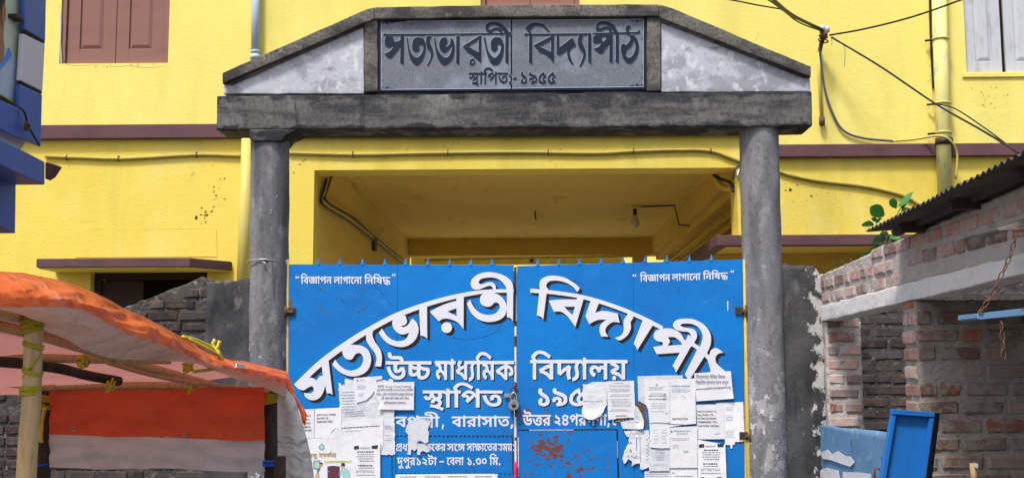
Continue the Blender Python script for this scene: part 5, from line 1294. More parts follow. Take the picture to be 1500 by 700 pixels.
def vac(x0, x1, y, Y=0):
    w_ = x1 - x0
    m = (x0 + x1) / 2
    L = [('shape', 'ink', [[(x0 + w_ * .04, y + 2), (x0 + w_ * .22, y + 1), (x0 + w_ * .24, y + 6), (x0 + w_ * .05, y + 7)], [(x1 - w_ * .32, y + 1.5), (x1 - w_ * .08, y), (x1 - w_ * .1, y + 5.6), (x1 - w_ * .3, y + 6)]]),
         ('txt', 'VACANCY', x0 + w_ * .27, y + 6, 2.6, 'ink', x1 - w_ * .35),
         ('bars', x0 + w_ * .14, x1 - w_ * .2, y + 9.5, 1, 3, 1.5, 'ink'), ('bars', x0 + w_ * .12, x1 - w_ * .16, y + 13.3, 3, 3.2, 1.0, 'ink_grey'),
         ('bars', x0 + w_ * .16, x1 - w_ * .2, y + 23, 1, 3, 1.3, 'ink_grey'), ('bars', x0 + w_ * .18, x1 - w_ * .2, y + 29.5, 1, 3, 1.6, 'ink'), ('bars', x0 + w_ * .14, x1 - w_ * .2, y + 33.2, 1, 3, 1.0, 'ink_grey'),
         ('txt', '8777874562', x0 + w_ * .12, y + 40.5, 3.6, 'ink_grey', x1 - w_ * .22), ('bars', x0 + w_ * .08, x1 - w_ * .1, y + 43.5, 1, 3, 1.2, 'ink_grey')]
    return L
# --- left leaf
sheet('grey tattered sheet with a torn top edge, left gate leaf under the notices', [(495.5, 560), (499, 561), (501.5, 565), (503.5, 562), (505, 566), (505, 556), (506, 554), (512, 556), (518, 557), (540, 556), (548, 558), (556, 555), (562, 556), (568, 558), (572, 554), (576, 556), (577.5, 600), (578.8, 665.5), (505, 666), (500, 640)], 'paper_old', 0, [('bars', 500, 520, 574, 8, 4.2, .9, 'ink_grey', .1, -.04), ('bars', 503, 535, 603, 3, 3.2, .9, 'ink_grey', .1, -.06), ('bars', 563, 574, 623, 3, 2.2, .6), ('bars', 563, 574, 637, 2, 7, .6)], .7)
sheet('white blank sheet with one faint typed line, left gate leaf', [(500.5, 617), (520, 615), (545, 613), (562, 611.5), (561, 650), (556, 664), (520, 656), (500.5, 645)], 'paper', 1, [('bars', 500, 557, 626, 1, 3, 1.1, 'ink', .02, -.06), ('bars', 505, 530, 631, 1, 3, .6, 'ink_grey', .1, -.05)], .3)
sheet('white letterheaded sheet taped at the top of the left cluster', [(518, 553.5), (540, 551.6), (559.5, 550.2), (560, 554.5), (551, 556.5), (552, 566), (545, 578), (536, 586), (522, 590), (519, 572)], 'paper', 2, [('shape', 'ink', [circle(523.5, 557.2, 1.2, 8)]), ('bars', 527, 534, 556, 1, 2, .7), ('bars', 523, 536, 564.5, 4, 1.6, .4, 'ink_blue'), ('bars', 524, 534, 576, 3, 1.6, .4, 'ink_blue')], .2)
sheet('leaving certificate notice with five printed lines, left gate leaf', [(549, 561), (560, 560), (606.8, 558.8), (606.2, 600), (580, 600), (554, 599), (556, 592), (548.5, 578)], 'paper', 3,
      [('bn', 'c1', 553, 562.5, 563.8, 567, 'ink_grey'), ('txt', 'School Leaving Certificate', 564.5, 566.8, 2.5, 'ink', 603), ('bn', 'c2', 552, 605, 569, 572.4, 'ink_grey'), ('bn', 'c3', 551, 605, 575.4, 578.8, 'ink_grey'), ('bn', 'c4', 558, 599, 581.4, 584.8, 'ink_grey'), ('bn', 'c5', 562, 595, 588, 591.4, 'ink_grey')], 0, [(555, 600, .05, .02)])
sheet('narrow printed sheet half hidden by the tarpaulin flap', [(436, 599.5), (460.3, 598.6), (460.8, 641), (438, 641)], 'paper', 0, [('txt', 'NO STUDENT IS', 441.5, 609.5, 2.2, 'ink', 455, .0004), ('txt', 'ALLOWED TO', 441.5, 615, 2.2, 'ink', 453, .0004), ('txt', 'ENTER SCHOOL', 441.5, 620.5, 2.2, 'ink', 454.6, .0004), ('txt', 'PREMISSES TILL', 441.5, 626, 2.2, 'ink', 455.4, .0004), ('txt', 'FURTHER ORDER', 441.5, 631, 2.2, 'ink', 456.6, .0004)])
sheet('mask rule notice in bold capitals, left gate leaf', [(461, 598.4), (499.6, 596.4), (500.5, 641), (461.2, 641)], 'paper', 1, [('txt', 'WITHOUT MASK', 464, 608.6, 2.5, 'ink', 492.4, .0003, -.03), ('txt', 'ENTRY IS', 464, 613.6, 2.5, 'ink', 480.6, .0003, -.03), ('txt', 'RESTRICTED', 464, 618.8, 2.5, 'ink', 486.8, .0003, -.03), ('shape', 'ink_blue', [stroke([(487, 631), (491, 627), (496, 629)], [.5, .3]), stroke([(484, 633), (490, 630)], [.4, .3])])])
# health poster with simple figures
sheet('cream health poster with gold heading and cartoon figures, left gate leaf', [(440, 641.5), (517, 641), (520, 648), (520, 706), (440, 706)], 'paper', 2, [
    ('shape', 'ink_blue', [circle(471.3, 654.4, 4.2, 18)]), ('shape', 'teal_ink', [circle(471.3, 654.4, 3.2, 16)], .0003), ('shape', 'green_ink', [circle(471.3, 654.4, 1.5, 10)], .0006), ('shape', 'ink_blue', [stroke([(471.3, 650.5), (471.8, 646.5)], [.8, .4])]),
    ('bn', 'd1', 448, 465, 664, 669.4, 'gold_ink'), ('bn', 'd2', 467, 492.6, 663.4, 669, 'gold_ink'),
    ('shape', 'green_ink', [[(474.5, 674.3), (515.5, 673.6), (515.5, 676.6), (474.5, 677.4)]]), ('bars', 476, 513, 675, 1, 2, .9, 'ink_grey'),
    ('shape', 'ink', [[(459.3, 674), (469, 674), (469, 686.6), (459.3, 686.6)]]), ('shape', 'teal_ink', [[(460.4, 675), (468, 675), (468, 685.6), (460.4, 685.6)]], .0003), ('shape', 'green_ink', [circle(464.5, 680.5, 2, 8)], .0006),
    ('shape', 'ink', [circle(470.5, 678.8, 2.3, 10)]), ('shape', 'skin_ink', [circle(470.2, 681, 1.9, 10)], .0003), ('shape', 'ink_blue', [[(465, 686), (468, 683.4), (469.5, 686), (466, 692), (463.5, 691)]]), ('shape', 'skin_ink', [[(463, 692), (468, 692.5), (468, 706), (460, 706)]]),
    ('shape', 'maroon_ink', [[(479.5, 682.6), (488, 681.6), (497.5, 682.6), (498, 706), (480, 706)]]), ('shape', 'ink', [stroke([(479.5, 683), (488, 682), (497.5, 683)], [.8, .8])], .0003), ('shape', 'ink_blue', [circle(481, 690, 1.6, 8), circle(497, 694, 1.6, 8)], .0004),
    ('shape', 'ink', [circle(502.5, 680.3, 3, 12), [(498, 681.6), (501, 680.6), (501, 682.2)]]), ('shape', 'skin_ink', [circle(501.2, 683.4, 2, 10)], .0002), ('shape', 'teal_ink', [parse('500,686 504,684 509,686 513,693 514,706! 501,706! 502,695 497,694! 498,690', 0, 0, 1)], .0001)])
sheet('vacancy notice with a telephone number, low on the left gate leaf', [(516.5, 646), (522, 648), (550, 648), (556.8, 646), (557, 706), (517, 706)], 'paper', 3, vac(516.5, 557, 651), .0)
sheet('white sheet with boxed columns at the bottom of the left gate leaf', [(579.4, 694.2), (650, 693.6), (728.6, 693.2), (728.8, 708), (579.4, 708)], 'paper', 0, [('bars', 583, 612, 697.4, 1, 2, .9, 'ink'), ('bars', 618, 650, 697.2, 1, 2, .9, 'ink'), ('bars', 656, 686, 697, 1, 2, .9, 'ink'), ('bars', 692, 724, 697, 1, 2, .9, 'ink')])
sheet('torn white remnant pasted over the painted letters, left gate leaf', [(570 + x / 7, 600 + y / 7) for x, y in ((205, 105), (250, 110), (290, 82), (330, 92), (385, 98), (425, 85), (428, 110), (405, 175), (395, 200), (408, 230), (402, 330), (372, 345), (340, 322), (300, 312), (285, 345), (292, 380), (262, 420), (232, 400), (218, 462), (182, 450), (196, 420), (194, 250), (165, 220), (180, 160), (195, 140))], 'paper_old', 1, (), .35, [(628, 612, .03, .008)], 'paper scrap')
sheet('small torn remnant by the middle line of the left gate leaf', [(570 + x / 7, 600 + y / 7) for x, y in ((290, 345), (320, 355), (360, 350), (400, 395), (420, 420), (385, 436), (350, 420), (325, 425), (318, 450), (325, 462), (285, 455), (290, 420))], 'paper_old', 1, (), .4, None, 'paper scrap')
# --- right leaf
sheet('torn white sheet curling at the bottom beside the painted year', [(853.6, 562), (859, 563), (868, 559), (889, 558.8), (889, 592), (880.5, 608), (870, 613.8), (861, 613.8), (853, 609.6), (852, 601), (854.5, 592), (853, 578), (851.5, 577), (854.5, 568)], 'paper_old', 1, [('bars', 855, 883, 586.8, 1, 2, .8, 'ink_grey', .02)], .3, [(868, 614, .09, .03), (884, 604, .05, .02)])
sheet('densely printed white sheet above the wicket door', [(888.6, 558.2), (905, 557.6), (928.6, 557.2), (930.6, 606), (930.2, 612), (921, 611), (891, 614.8)], 'paper', 2, [('bars', 899, 914, 560, 1, 2, .8, 'ink_grey'), ('bars', 891, 927, 563.8, 2, 1.6, .5, 'ink_grey'), ('bars', 891, 927, 568.6, 3, 2, .6, 'ink_grey'), ('bars', 891, 927, 577.2, 2, 2, .6, 'ink_grey'), ('bars', 892, 927, 584, 6, 2.1, .5, 'ink_grey'), ('bars', 892, 924, 599, 2, 2, .6, 'ink_grey'), ('shape', 'ink', [[(902, 612.2), (918, 611.6), (918, 613.8), (902, 614.4)]]), ('shape', 'gold_ink', [[(901.6, 608), (917.8, 607.4), (917.8, 609), (901.6, 609.4)], [(902, 616), (918.4, 615.4), (918.4, 616.4), (902, 617)]])])
sheet('torn lower half of a white sheet lifting off the right gate leaf', [(928.8, 592), (934, 596), (940, 606), (943.5, 617), (942, 627.6), (935, 628.5), (912, 627.6), (909, 618), (929, 614)], 'paper_old', 3, [('bars', 919, 940, 617.6, 1, 2, .5), ('bars', 930, 936, 608, 3, 1.8, .5)], .25, [(940, 628, .06, .02)])
sheet('white backing sheet behind the meeting notices, right gate leaf', [(933.8, 550.8), (965, 549.8), (1000, 549.2), (1001, 590), (970, 597), (945, 592), (935.2, 586.6)], 'paper_old', 0, (), .2)
sheet('white sheet with a small table and signature, right gate leaf', [(943.5, 557), (981, 555.6), (981.4, 618.6), (951.4, 619), (949.6, 600), (944.6, 589)], 'paper', 2, [('bars', 960, 964, 562.6, 1, 2, 1, 'ink'), ('bars', 947, 974, 566, 3, 2, .6), ('bars', 949, 977, 575.6, 1, 2, .9, 'ink_grey'), ('bars', 950, 977, 578.8, 1, 2, .9, 'ink'), ('bars', 950, 977, 583.6, 1, 2, .9, 'ink'), ('bars', 971, 977, 577, 4, 2.6, .7), ('bars', 951, 978, 590, 4, 2.4, .5), ('bars', 953, 976, 602, 1, 2, .6), ('shape', 'ink_blue', [stroke([(974, 606), (976, 604.6), (978, 606.4)], [.6, .5])])])
sheet('white sheet headed with a typed date line and the word restricted, right gate leaf', [(981.6, 555.4), (1018.4, 553.6), (1019.6, 620), (1000, 622), (981.8, 620)], 'paper', 3, [('bars', 982.6, 1012, 564.4, 1, 2, 1.3, 'ink_blue', .04), ('bars', 983, 1011, 568.4, 4, 1.7, .45), ('shape', 'ink_blue', [stroke([(998, 580), (1001, 579), (1003, 581)], [.5, .4]), stroke([(1000, 583), (1005, 582)], [.5, .3])]), ('txt', 'RESTRICTED', 984.4, 614.2, 2.4, 'ink', 1007.6, .0003)])
sheet('website notice with three lines near the top right of the cluster', [(1016.8, 546.4), (1040, 544.8), (1070.4, 543), (1074.6, 583.4), (1050, 585.4), (1020.2, 587.4)], 'paper', 4, [('bn', 'n1', 1019.4, 1062.4, 549.6, 554, 'ink_grey'), ('bn', 'n2', 1019, 1067, 557.8, 562, 'ink_grey'), ('txt', 'www.satyabharatividyapith.org', 1019, 570.8, 3.0, 'ink', 1070.4, .0002, -.055)], 0, [(1072, 584, .05, .012)])
sheet('student entry notice in bold capitals, right gate leaf', [(1020, 592.4), (1046.6, 591.8), (1060, 591.6), (1062, 642.6), (1021.6, 643)], 'paper', 1, [('txt', 'NO STUDENT IS', 1021.4, 603.2, 2.3, 'ink', 1049.2, .0003), ('txt', 'ALLOWED TO', 1021.6, 608.4, 2.3, 'ink', 1044.8, .0003), ('txt', 'ENTER SCHOOL', 1021.4, 613.6, 2.3, 'ink', 1049.4, .0003), ('txt', 'PREMISSES TILL', 1021.6, 618.8, 2.3, 'ink', 1051.2, .0003), ('txt', 'FURTHER ORDER', 1022, 624.4, 2.3, 'ink', 1053, .0003), ('shape', 'ink_blue', [stroke([(1047, 636), (1051, 634.6), (1055, 635)], [.6, .4])])])
sheet('pale office letter at the right edge of the right cluster', [(1047.4, 589.6), (1088.6, 588.4), (1089.2, 605), (1090.4, 637.6), (1089, 646), (1076.6, 647), (1076, 650.8), (1073, 650.6), (1072.6, 656.4), (1070, 656), (1069.6, 651), (1062.2, 651.2), (1060.4, 600)], 'paper', 0, [('bars', 1063, 1075, 596, 3, 2.2, .5), ('bars', 1063, 1074, 608, 4, 2.4, .5, 'ink_blue'), ('bars', 1063, 1076, 630, 5, 2.4, .5)], .1)
sheet('blue tinted vacancy notice with a telephone number, right gate leaf', [(1021.8, 643.4), (1062.4, 650.4), (1064.6, 706), (1022.6, 706)], 'paper', 3, vac(1021.8, 1064, 648.4) + [('shape', 'ink', [[(1026, 698.5), (1032, 698), (1032, 706), (1026, 706)], [(1050, 698.5), (1057, 698), (1057, 706), (1050, 706)]])])
sheet('typed white letter with a short heading, lower right cluster', [(981, 625.6), (1021.4, 623.6), (1021.8, 684.6), (981.2, 684.8)], 'paper', 4, [('shape', 'ink', [circle(984, 631.4, 1.2, 8)]), ('bars', 987, 1013, 630.2, 1, 2, 1.2, 'ink_grey', .03), ('bars', 989, 1010, 633.6, 2, 1.8, .5), ('bars', 983, 1012, 641.4, 2, 2.2, .6), ('bars', 985, 996, 650.6, 3, 2.2, .5), ('bars', 1001, 1010, 659.6, 2, 2, .8)])
sheet('white handwritten list with a brown stained top edge', [(951.4, 619.6), (970, 618.6), (1003, 621.6), (981.4, 625), (981.2, 656), (966, 656), (952.8, 655)], 'paper', 5, [('shape', 'ink_grey', [stroke([(952, 619.6), (965, 618.8), (985, 620.6), (1002, 621.4)], [1.2, 1.6, .8])])] + [('shape', 'pen_blue', [stroke([(957 + 12 * c_ + k * 2.6 + random.random(), y + random.uniform(-1, .6)), (958.2 + 12 * c_ + k * 2.6, y + random.uniform(-1.4, 1)), (959 + 12 * c_ + k * 2.6, y + random.uniform(-1, 1.4))], [.4, .45]) for k in range(3)]) for y in (629.5, 633.8, 638.6, 643.4, 648.4) for c_ in (0, 1)], .0)
sheet('old printed table sheet below the handwritten list', [(953.6, 656.6), (981, 657.2), (981.2, 689), (951, 689.4), (950, 670)], 'paper_old', 3, [('bars', 959, 976, 658.6, 1, 2, .8), ('bars', 959, 976, 662, 1, 2, .8), ('bars', 961, 974, 666.5, 4, 2.3, .5), ('bars', 955, 980, 680, 1, 2, .5)])
t10 = sheet('torn graph paper scrap with handwritten letters beside the wicket door', [(914, 631), (926, 630.2), (950, 629.4), (952, 640), (953.6, 661), (953.8, 682), (941, 687.8), (937.6, 686), (937, 678), (931, 679), (925.6, 682.4), (926, 676), (924.4, 674), (920, 671.7), (917, 677), (914.4, 678.8), (911.6, 671.7), (913, 666), (914, 661.4), (917, 655), (921.6, 648.6), (920.6, 643), (922.8, 640.4), (918, 639), (916.4, 635.7)], 'paper_old', 2, [('shape', 'ink_blue', [stroke([(932.2, 641), (932.6, 658.6)], [1.2, 1.0])]), ('shape', 'ink_grey', [stroke([(923, 640.6), (940, 640.6)], [.5, .5]), stroke([(937.4, 641), (938.4, 676)], [.7, .7]), stroke([(927, 670), (937, 670)], [.5, .5])]), ('txt', 'A', 922, 650.4, 4.4, 'pen_blue'), ('txt', 'B', 922, 661.6, 4.2, 'pen_blue'), ('shape', 'pen_blue', [stroke([(917, 672 - 3), (920, 667), (922, 670), (925, 667), (929, 669), (934, 667)], [.5, .5, .5]), stroke([(922, 636), (925, 633), (928, 636.4), (932, 633), (938, 636)], [.6, .5, .5])] + [stroke([(946, y), (948, y + 2), (951, y - 3)], [.5, .5]) for y in (642, 651, 656, 661, 666, 671)])], .5)
sheet('pale bottom sheet with typed lines, right gate leaf', [(944.4, 690), (981.4, 688.4), (982, 708), (944, 708)], 'paper', 1, [('bars', 945.6, 981, 691, 3, 2.8, .8, 'ink_grey', .05, -.01), ('bars', 947, 963, 700, 1, 2, .8)])
sheet('pale lower sheet with a bold first word, right gate leaf', [(981.8, 685.2), (1021.4, 684.8), (1022.2, 708), (982.2, 708)], 'paper', 2, [('bars', 984, 988, 691.4, 1, 2, 1.2, 'ink', .0), ('bars', 987, 1017, 696.2, 1, 2, 1.1, 'ink_grey', .05)])
# brown adhesive stain
flat_shapes('glue_stain', [[parse('180,430! 200,475 268,480! 275,600 290,640 305,690! 275,740 250,690 240,620 210,560 165,480', 910, 530, 7.78)]], YG - .0012, MT['rust_iron'], gr)

# ================================================================== BRICKWORK
def brick_variants(L, H, D):
    out = []
    for k in range(5):
        bm = bmesh.new()
        add_box(bm, -L / 2, L / 2, -D / 2, D / 2, -H / 2, H / 2)
        bmesh.ops.bevel(bm, geom=bm.edges[:], offset=H * .13, segments=1, affect='EDGES')
        for v in bm.verts: v.co += Vector((random.uniform(-1, 1) * H * .09, random.uniform(-1, 1) * H * .05, random.uniform(-1, 1) * H * .07))
        bmesh.ops.recalc_face_normals(bm, faces=bm.faces)
        me = bpy.data.meshes.new('brick'); bm.to_mesh(me); bm.free()
        out.append(me)
    return out
BV = {}
def bricks(parent, origin, ang, u0, u1, v0, v1, L, H, jl, jh, mats, keep=lambda u, v: True, header=0.0, recess=.0, seed=0, limit=290, skip=.03, pr=.006):
    """courses of separate bricks on the vertical plane through origin; ang = direction of u about z; faces stand proud of the mortar"""
    rr = random.Random(seed)
    R_ = Matrix.Rotation(ang, 4, 'Z')
    cnt = 0
    row = 0
    v = v0
    while v + H * .5 < v1:
        u = u0 - (L + jl) * (.5 if row % 2 else 0) - rr.random() * .03
        while u < u1:
            bl = L * (.48 if rr.random() < header else 1)
            uc, vc = u + bl / 2, v + H / 2
            a, b = max(u, u0), min(u + bl, u1)
            if b - a > .035 and keep((a + b) / 2, vc) and rr.random() > skip and cnt < limit:
                m = rr.choice(mats)
                key = m
                if key not in BV:
                    BV[key] = brick_variants(.24, .075, .03)
                    for me in BV[key]: me.materials.append(MT[m])
                o = bpy.data.objects.new('brick', rr.choice(BV[key]))
                pt = R_ @ Vector(((a + b) / 2, pr + rr.uniform(-.003, .004) + recess, 0))
                o.location = Vector(origin) + pt + Vector((0, 0, vc))
                o.rotation_euler = (rr.uniform(-.02, .02), rr.uniform(-.015, .015), ang + rr.uniform(-.012, .012))
                o.scale = ((b - a) / .24, 1, H / .075 * rr.uniform(.92, 1.04))
                COL.objects.link(o); adopt(o, parent)
                cnt += 1
            u += bl + jl * rr.uniform(.7, 1.3)
        v += H + jh * rr.uniform(.9, 1.1)
        row += 1
    return cnt

# ---- old boundary wall left of the gateway
YW = 9.02
owl = root('boundary_wall', 'blackened old brick boundary wall with broken plaster left of the gateway', 'wall', (-3, YW, 0))
topz = lambda px: None
prof = [(-260, 640), (120, 500), (180, 452), (200, 444), (262, 420), (296, 405.5), (304, 410), (306, 416)]
def wall_from(profile, y, base_z, dep, m, name, parent, **k):
    pts = [P(x, yy, y) for x, yy in profile]
    pts += [Vector((pts[-1].x, y, base_z)), Vector((pts[0].x, y, base_z))]
    return prism(name, pts, (0, dep, 0), MT[m], parent, **k)
wall_from(prof, YW, 0, .25, 'mortar_soot', 'wall_core', owl, step=.026, amp=.012, fr=16)
def ztop_old(x):
    pts = [P(a, b, YW) for a, b in prof]
    for p, q in zip(pts, pts[1:]):
        if p.x <= x <= q.x: return p.z + (q.z - p.z) * (x - p.x) / (q.x - p.x)
    return 0
bricks(owl, (0, YW, 0), 0, P(-30, 600, YW).x, P(304, 450, YW).x, .62, 2.4, .235, .072, .014, .018, ['brick_soot'], keep=lambda u, v: v + .05 < ztop_old(u) - .01, header=.3, seed=3, pr=.002, skip=.12)
wall_from([(303, 411), (312, 413), (330, 411), (345, 412), (362, 407), (372, 408)], YW - .045, 0, .28, 'soot_plaster', 'plaster_face', owl, step=.05, amp=.009, fr=7)
wall_from([(183, 449), (203, 441), (262, 417), (295, 403.5), (305, 408), (303, 413), (293, 409.5), (262, 424), (203, 449), (186, 456)][:5], YW - .02, P(295, 414, YW).z, .28, 'soot_plaster', 'coping', owl, step=.04, amp=.006) if False else None
# ---- black plastered pier right of the gateway
prw = root('plastered_pier', 'blackened plaster wall stub between the right pillar and the shed', 'wall', (2.1, YG, 0))
wall_from([(1140, 388), (1150, 386.5), (1165, 389), (1176, 387), (1190, 388), (1196, 394), (1200, 402), (1215, 402)], YG - .02, 0, .3, 'pier', 'plaster_face', prw, step=.05, amp=.010, fr=7)

# ================================================================== BRICK SHED ON THE RIGHT
XS = 2.31
shed = root('brick_shed', 'unfinished brick shed with a cement lintel and tin roof on the right', 'shed', (XS, 7, 0))
def sx(px, py, X=XS): return PX(px, py, X)
WT = .13
yfar = 8.95
ynear = 2.6
zl0f, zl0n = sx(1200, 472).z, sx(1500, 402).z
zl1f, zl1n = sx(1200, 449).z, sx(1500, 372).z
ztf, ztn = sx(1200, 402).z, sx(1490, 275).z
yn = sx(1500, 400).y
ext = lambda zf, zn, y: zf + (zn - zf) * (yfar - y) / (yfar - yn)
# lintel beam (runs along y)
prism('lintel', [(XS - .018, yfar, zl0f), (XS - .018, ynear, ext(zl0f, zl0n, ynear)), (XS - .018, ynear, ext(zl1f, zl1n, ynear)), (XS - .018, yfar, zl1f)], (WT + .03, 0, 0), MT['lintel'], shed, bev=.006, step=.05, amp=.007, fr=7)
# parapet wall above the lintel
sw_ = prism('side_wall', [(XS, yfar, zl1f - .002), (XS, ynear, ext(zl1f, zl1n, ynear) - .002), (XS, ynear, ext(ztf, ztn, ynear)), (XS, yfar, ztf - .01)], (WT, 0, 0), MT['mortar_light'], shed, step=.028, amp=.0075, fr=18)
slope = math.atan((zl1n - zl1f) / (yfar - yn))
bricks(sw_, (XS - .002, yfar, 0), -math.pi / 2, .02, yfar - ynear, min(zl1f, zl1n) + .025, 2.62, .235, .074, .032, .030, ['brick_pink', 'brick_pink', 'brick', 'brick_pink', 'brick_brown'], keep=lambda u, v: ext(zl1f, zl1n, yfar - u) + .035 < v < ext(ztf, ztn, yfar - u) - .01, header=.12, seed=11, skip=.05, pr=.0065)
# far jamb
yj = sx(1211, 520).y
jamb = prism('door_jamb', [(XS, yfar, 0), (XS, yj, 0), (XS, yj, zl0n * 0 + ext(zl0f, zl0n, yj) - .002), (XS, yfar, zl0f - .002)], (.27, 0, 0), MT['mortar_light'], shed, step=.028, amp=.008, fr=18)
bricks(jamb, (XS, yj, 0), 0, .012, .26, .9, zl0f, .23, .075, .02, .034, ['brick', 'brick_pink', 'brick_pink', 'brick_brown'], header=.3, seed=5, pr=.003)
# partition wall facing the street end, paler bricks paint the light on its end
yq = sx(1345, 520).y
zq = ext(zl0f, zl0n, yq) - .002
part = box('partition_wall', XS + .002, XS + 3.2, yq, yq + .24, 0, zq, MT['mortar'], shed, bev=0, step=.028, amp=.008, fr=17)
bricks(part, (XS, yq, 0), 0, .0, 3.0, .45, zq, .245, .078, .028, .028, ['brick_brown', 'brick_brown', 'brick_brown', 'brick', 'brick_brown'], header=.12, seed=21, skip=.05, pr=.004)
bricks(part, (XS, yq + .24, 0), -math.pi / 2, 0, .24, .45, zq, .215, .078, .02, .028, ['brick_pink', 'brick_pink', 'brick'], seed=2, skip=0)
# rear wall
YR = 10.2
rear = box('rear_wall', XS + .02, XS + 4, YR, YR + .2, 0, 2.4, MT['mortar_soot'], shed, bev=0, step=.04, amp=.01, fr=15)
bricks(rear, (XS + .02, YR, 0), 0, 0, 2.4, .6, 2.3, .24, .078, .02, .026, ['brick_soot'], header=.2, seed=31)
box('outer_wall', XS + 3.3, XS + 3.4, ynear, YR - .01, 0, 2.4, MT['mortar_soot'], shed, bev=0)
box('near_wall', XS + WT, XS + 3.3, ynear, ynear + .1, 0, 2.4, MT['mortar_soot'], shed, bev=0)
# near jamb out of frame carries the lintel
box('near_jamb', XS, XS + WT, ynear, ynear + .3, 0, ext(zl0f, zl0n, ynear) - .003, MT['mortar'], shed, bev=0)

# tin roof: corrugations run across, so the edge facing the lane is wavy
XO = 2.06
ra, rb = PX(1268, 339, XO), PX(1500, 223, XO)
rs = (rb.z - ra.z) / (ra.y - rb.y)
bm = bmesh.new()
pit = .072
ycur = ra.y
prev = None
i = 0
while ycur > ynear - .2:
    z = ra.z + rs * (ra.y - ycur)
    ph = i % 8
    h = .009 * math.cos(2 * math.pi * i / 8)
    jag = .012 * noise.noise(Vector((0, ycur * 3, 0)))
    row = [bm.verts.new((XO + jag, ycur, z + h)), bm.verts.new((XO + .8, ycur, z + h + .05)), bm.verts.new((XO + 3.7, ycur, z + h + .22))]
    if prev:
        for k in range(2): bm.faces.new((prev[k], prev[k + 1], row[k + 1], row[k]))
    prev = row
    ycur -= pit / 8
    i += 1
r = bmesh.ops.solidify(bm, geom=bm.faces[:], thickness=.0025)
mesh_bm('tin_roof', bm, MT['tin'], shed, smooth=True)
c1 = PX(1312, 350, 2.22)
tube('rafter', [(XS - .05, ra.y + .05, ra.z + .0), (XS - .05, ynear, ra.z + rs * (ra.y - ynear) - .0)], .03, MT['rafter'], shed, 6)
for k in range(5):
    y = ra.y - .35 - k * .8
    zz = ra.z + rs * (ra.y - y)
    box('rafter', XO + .1, XO + 3.4, y, y + .06, zz - .055, zz - .010, MT['rafter'], shed, bev=.004)

# ---- things at the shed
# hanging blue tray on chains, with the upper bracket
tr = root('hanging_tray', 'blue painted board hanging on rusty chains inside the shed opening', 'hanging board', P(1465, 462, 4.9))
Yt = 4.9
prism('board', [P(1431, 459, Yt), P(1540, 447, Yt), P(1540, 458, Yt), P(1436, 468, Yt), P(1431, 466, Yt)], (0, .22, 0), MT['blue_tin'], tr, bev=.003)
def chain(o, path, r=.011, th=.0032, m='rust_iron'):
    path = smooth_path(path, 8)
    d = 0; k = 0
    L = r * 2.9
    acc = 0
    last = path[0]
    for p in path[1:]:
        seg = (p - last); acc += seg.length; last = p
        if acc >= L:
            acc = 0
            dirv = seg.normalized()
            side = dirv.cross(Vector((0, 1, 0) if k % 2 else (1, .2, 0))).normalized()
            c_ = p
            pts = []
            for q in range(11):
                a_ = 2 * math.pi * q / 10
                pts.append(c_ + dirv * math.cos(a_) * r * 1.75 + side * math.sin(a_) * r * .8)
            tube('chain_link', pts, th, MT[m], o, 5)
            k += 1
chain(tr, [P(1488, 338, Yt), P(1484, 360, Yt), P(1474, 388, Yt), P(1462, 412, Yt), P(1452, 434, Yt), P(1440, 450, Yt), P(1434, 459, Yt)])
chain(tr, [P(1466, 466, Yt), P(1467, 480, Yt), P(1469, 500, Yt), P(1470, 526, Yt)], .012)
hb = root('shelf_bracket', 'thin dark tin shelf end jutting in above the chain', 'shelf', P(1480, 335, Yt))
prism('shelf_plate', [P(1461, 335, Yt), P(1480, 329.5, Yt), P(1500, 322, Yt), P(1560, 300, Yt), P(1560, 308, Yt), P(1500, 329, Yt), P(1485, 336, Yt), P(1464, 338.5, Yt)], (0, .25, 0), MT['tin'], hb, bev=.002)
tube('rod', [P(1484, 337, Yt), P(1560, 333, Yt)], .008, MT['rust_iron'], hb)
# leaning blue door panel
bd = root('blue_shutter_board', 'bright blue framed board leaning against the shed partition', 'board', P(1330, 705, 6.2))
def bq(x, y, Y=6.2): return P(x, y, Y)
bdq = [(1310.5, 599), (1369, 604.5), (1354, 712), (1290, 712)]
back = Vector((.05, .12, 0))
prism('board_face', [bq(*q) for q in bdq], (0, .02, 0), MT['blue_board'], bd, bev=.002)
def bar4(a, b, c_, d, nm='frame_rail', m='blue_board', Y=6.19): prism(nm, [P(*q, Y) for q in (a, b, c_, d)], (0, .045, 0), MT[m], bd, bev=.003)
bar4((1307, 599), (1369.5, 603.5), (1369, 610.5), (1307, 606.5), Y=6.165)
bar4((1307, 607), (1313, 607.4), (1296, 712), (1289, 712), Y=6.17)
bar4((1362, 611), (1368.6, 611.2), (1354.5, 712), (1347.6, 712), Y=6.17)
prism('side_edge', [P(1369.8, 604.2, 6.16), P(1377, 605, 6.3), P(1364, 712, 6.3), P(1355, 712, 6.16)], (0.0, .03, 0), MT['blue_board_dark'], bd, bev=0)
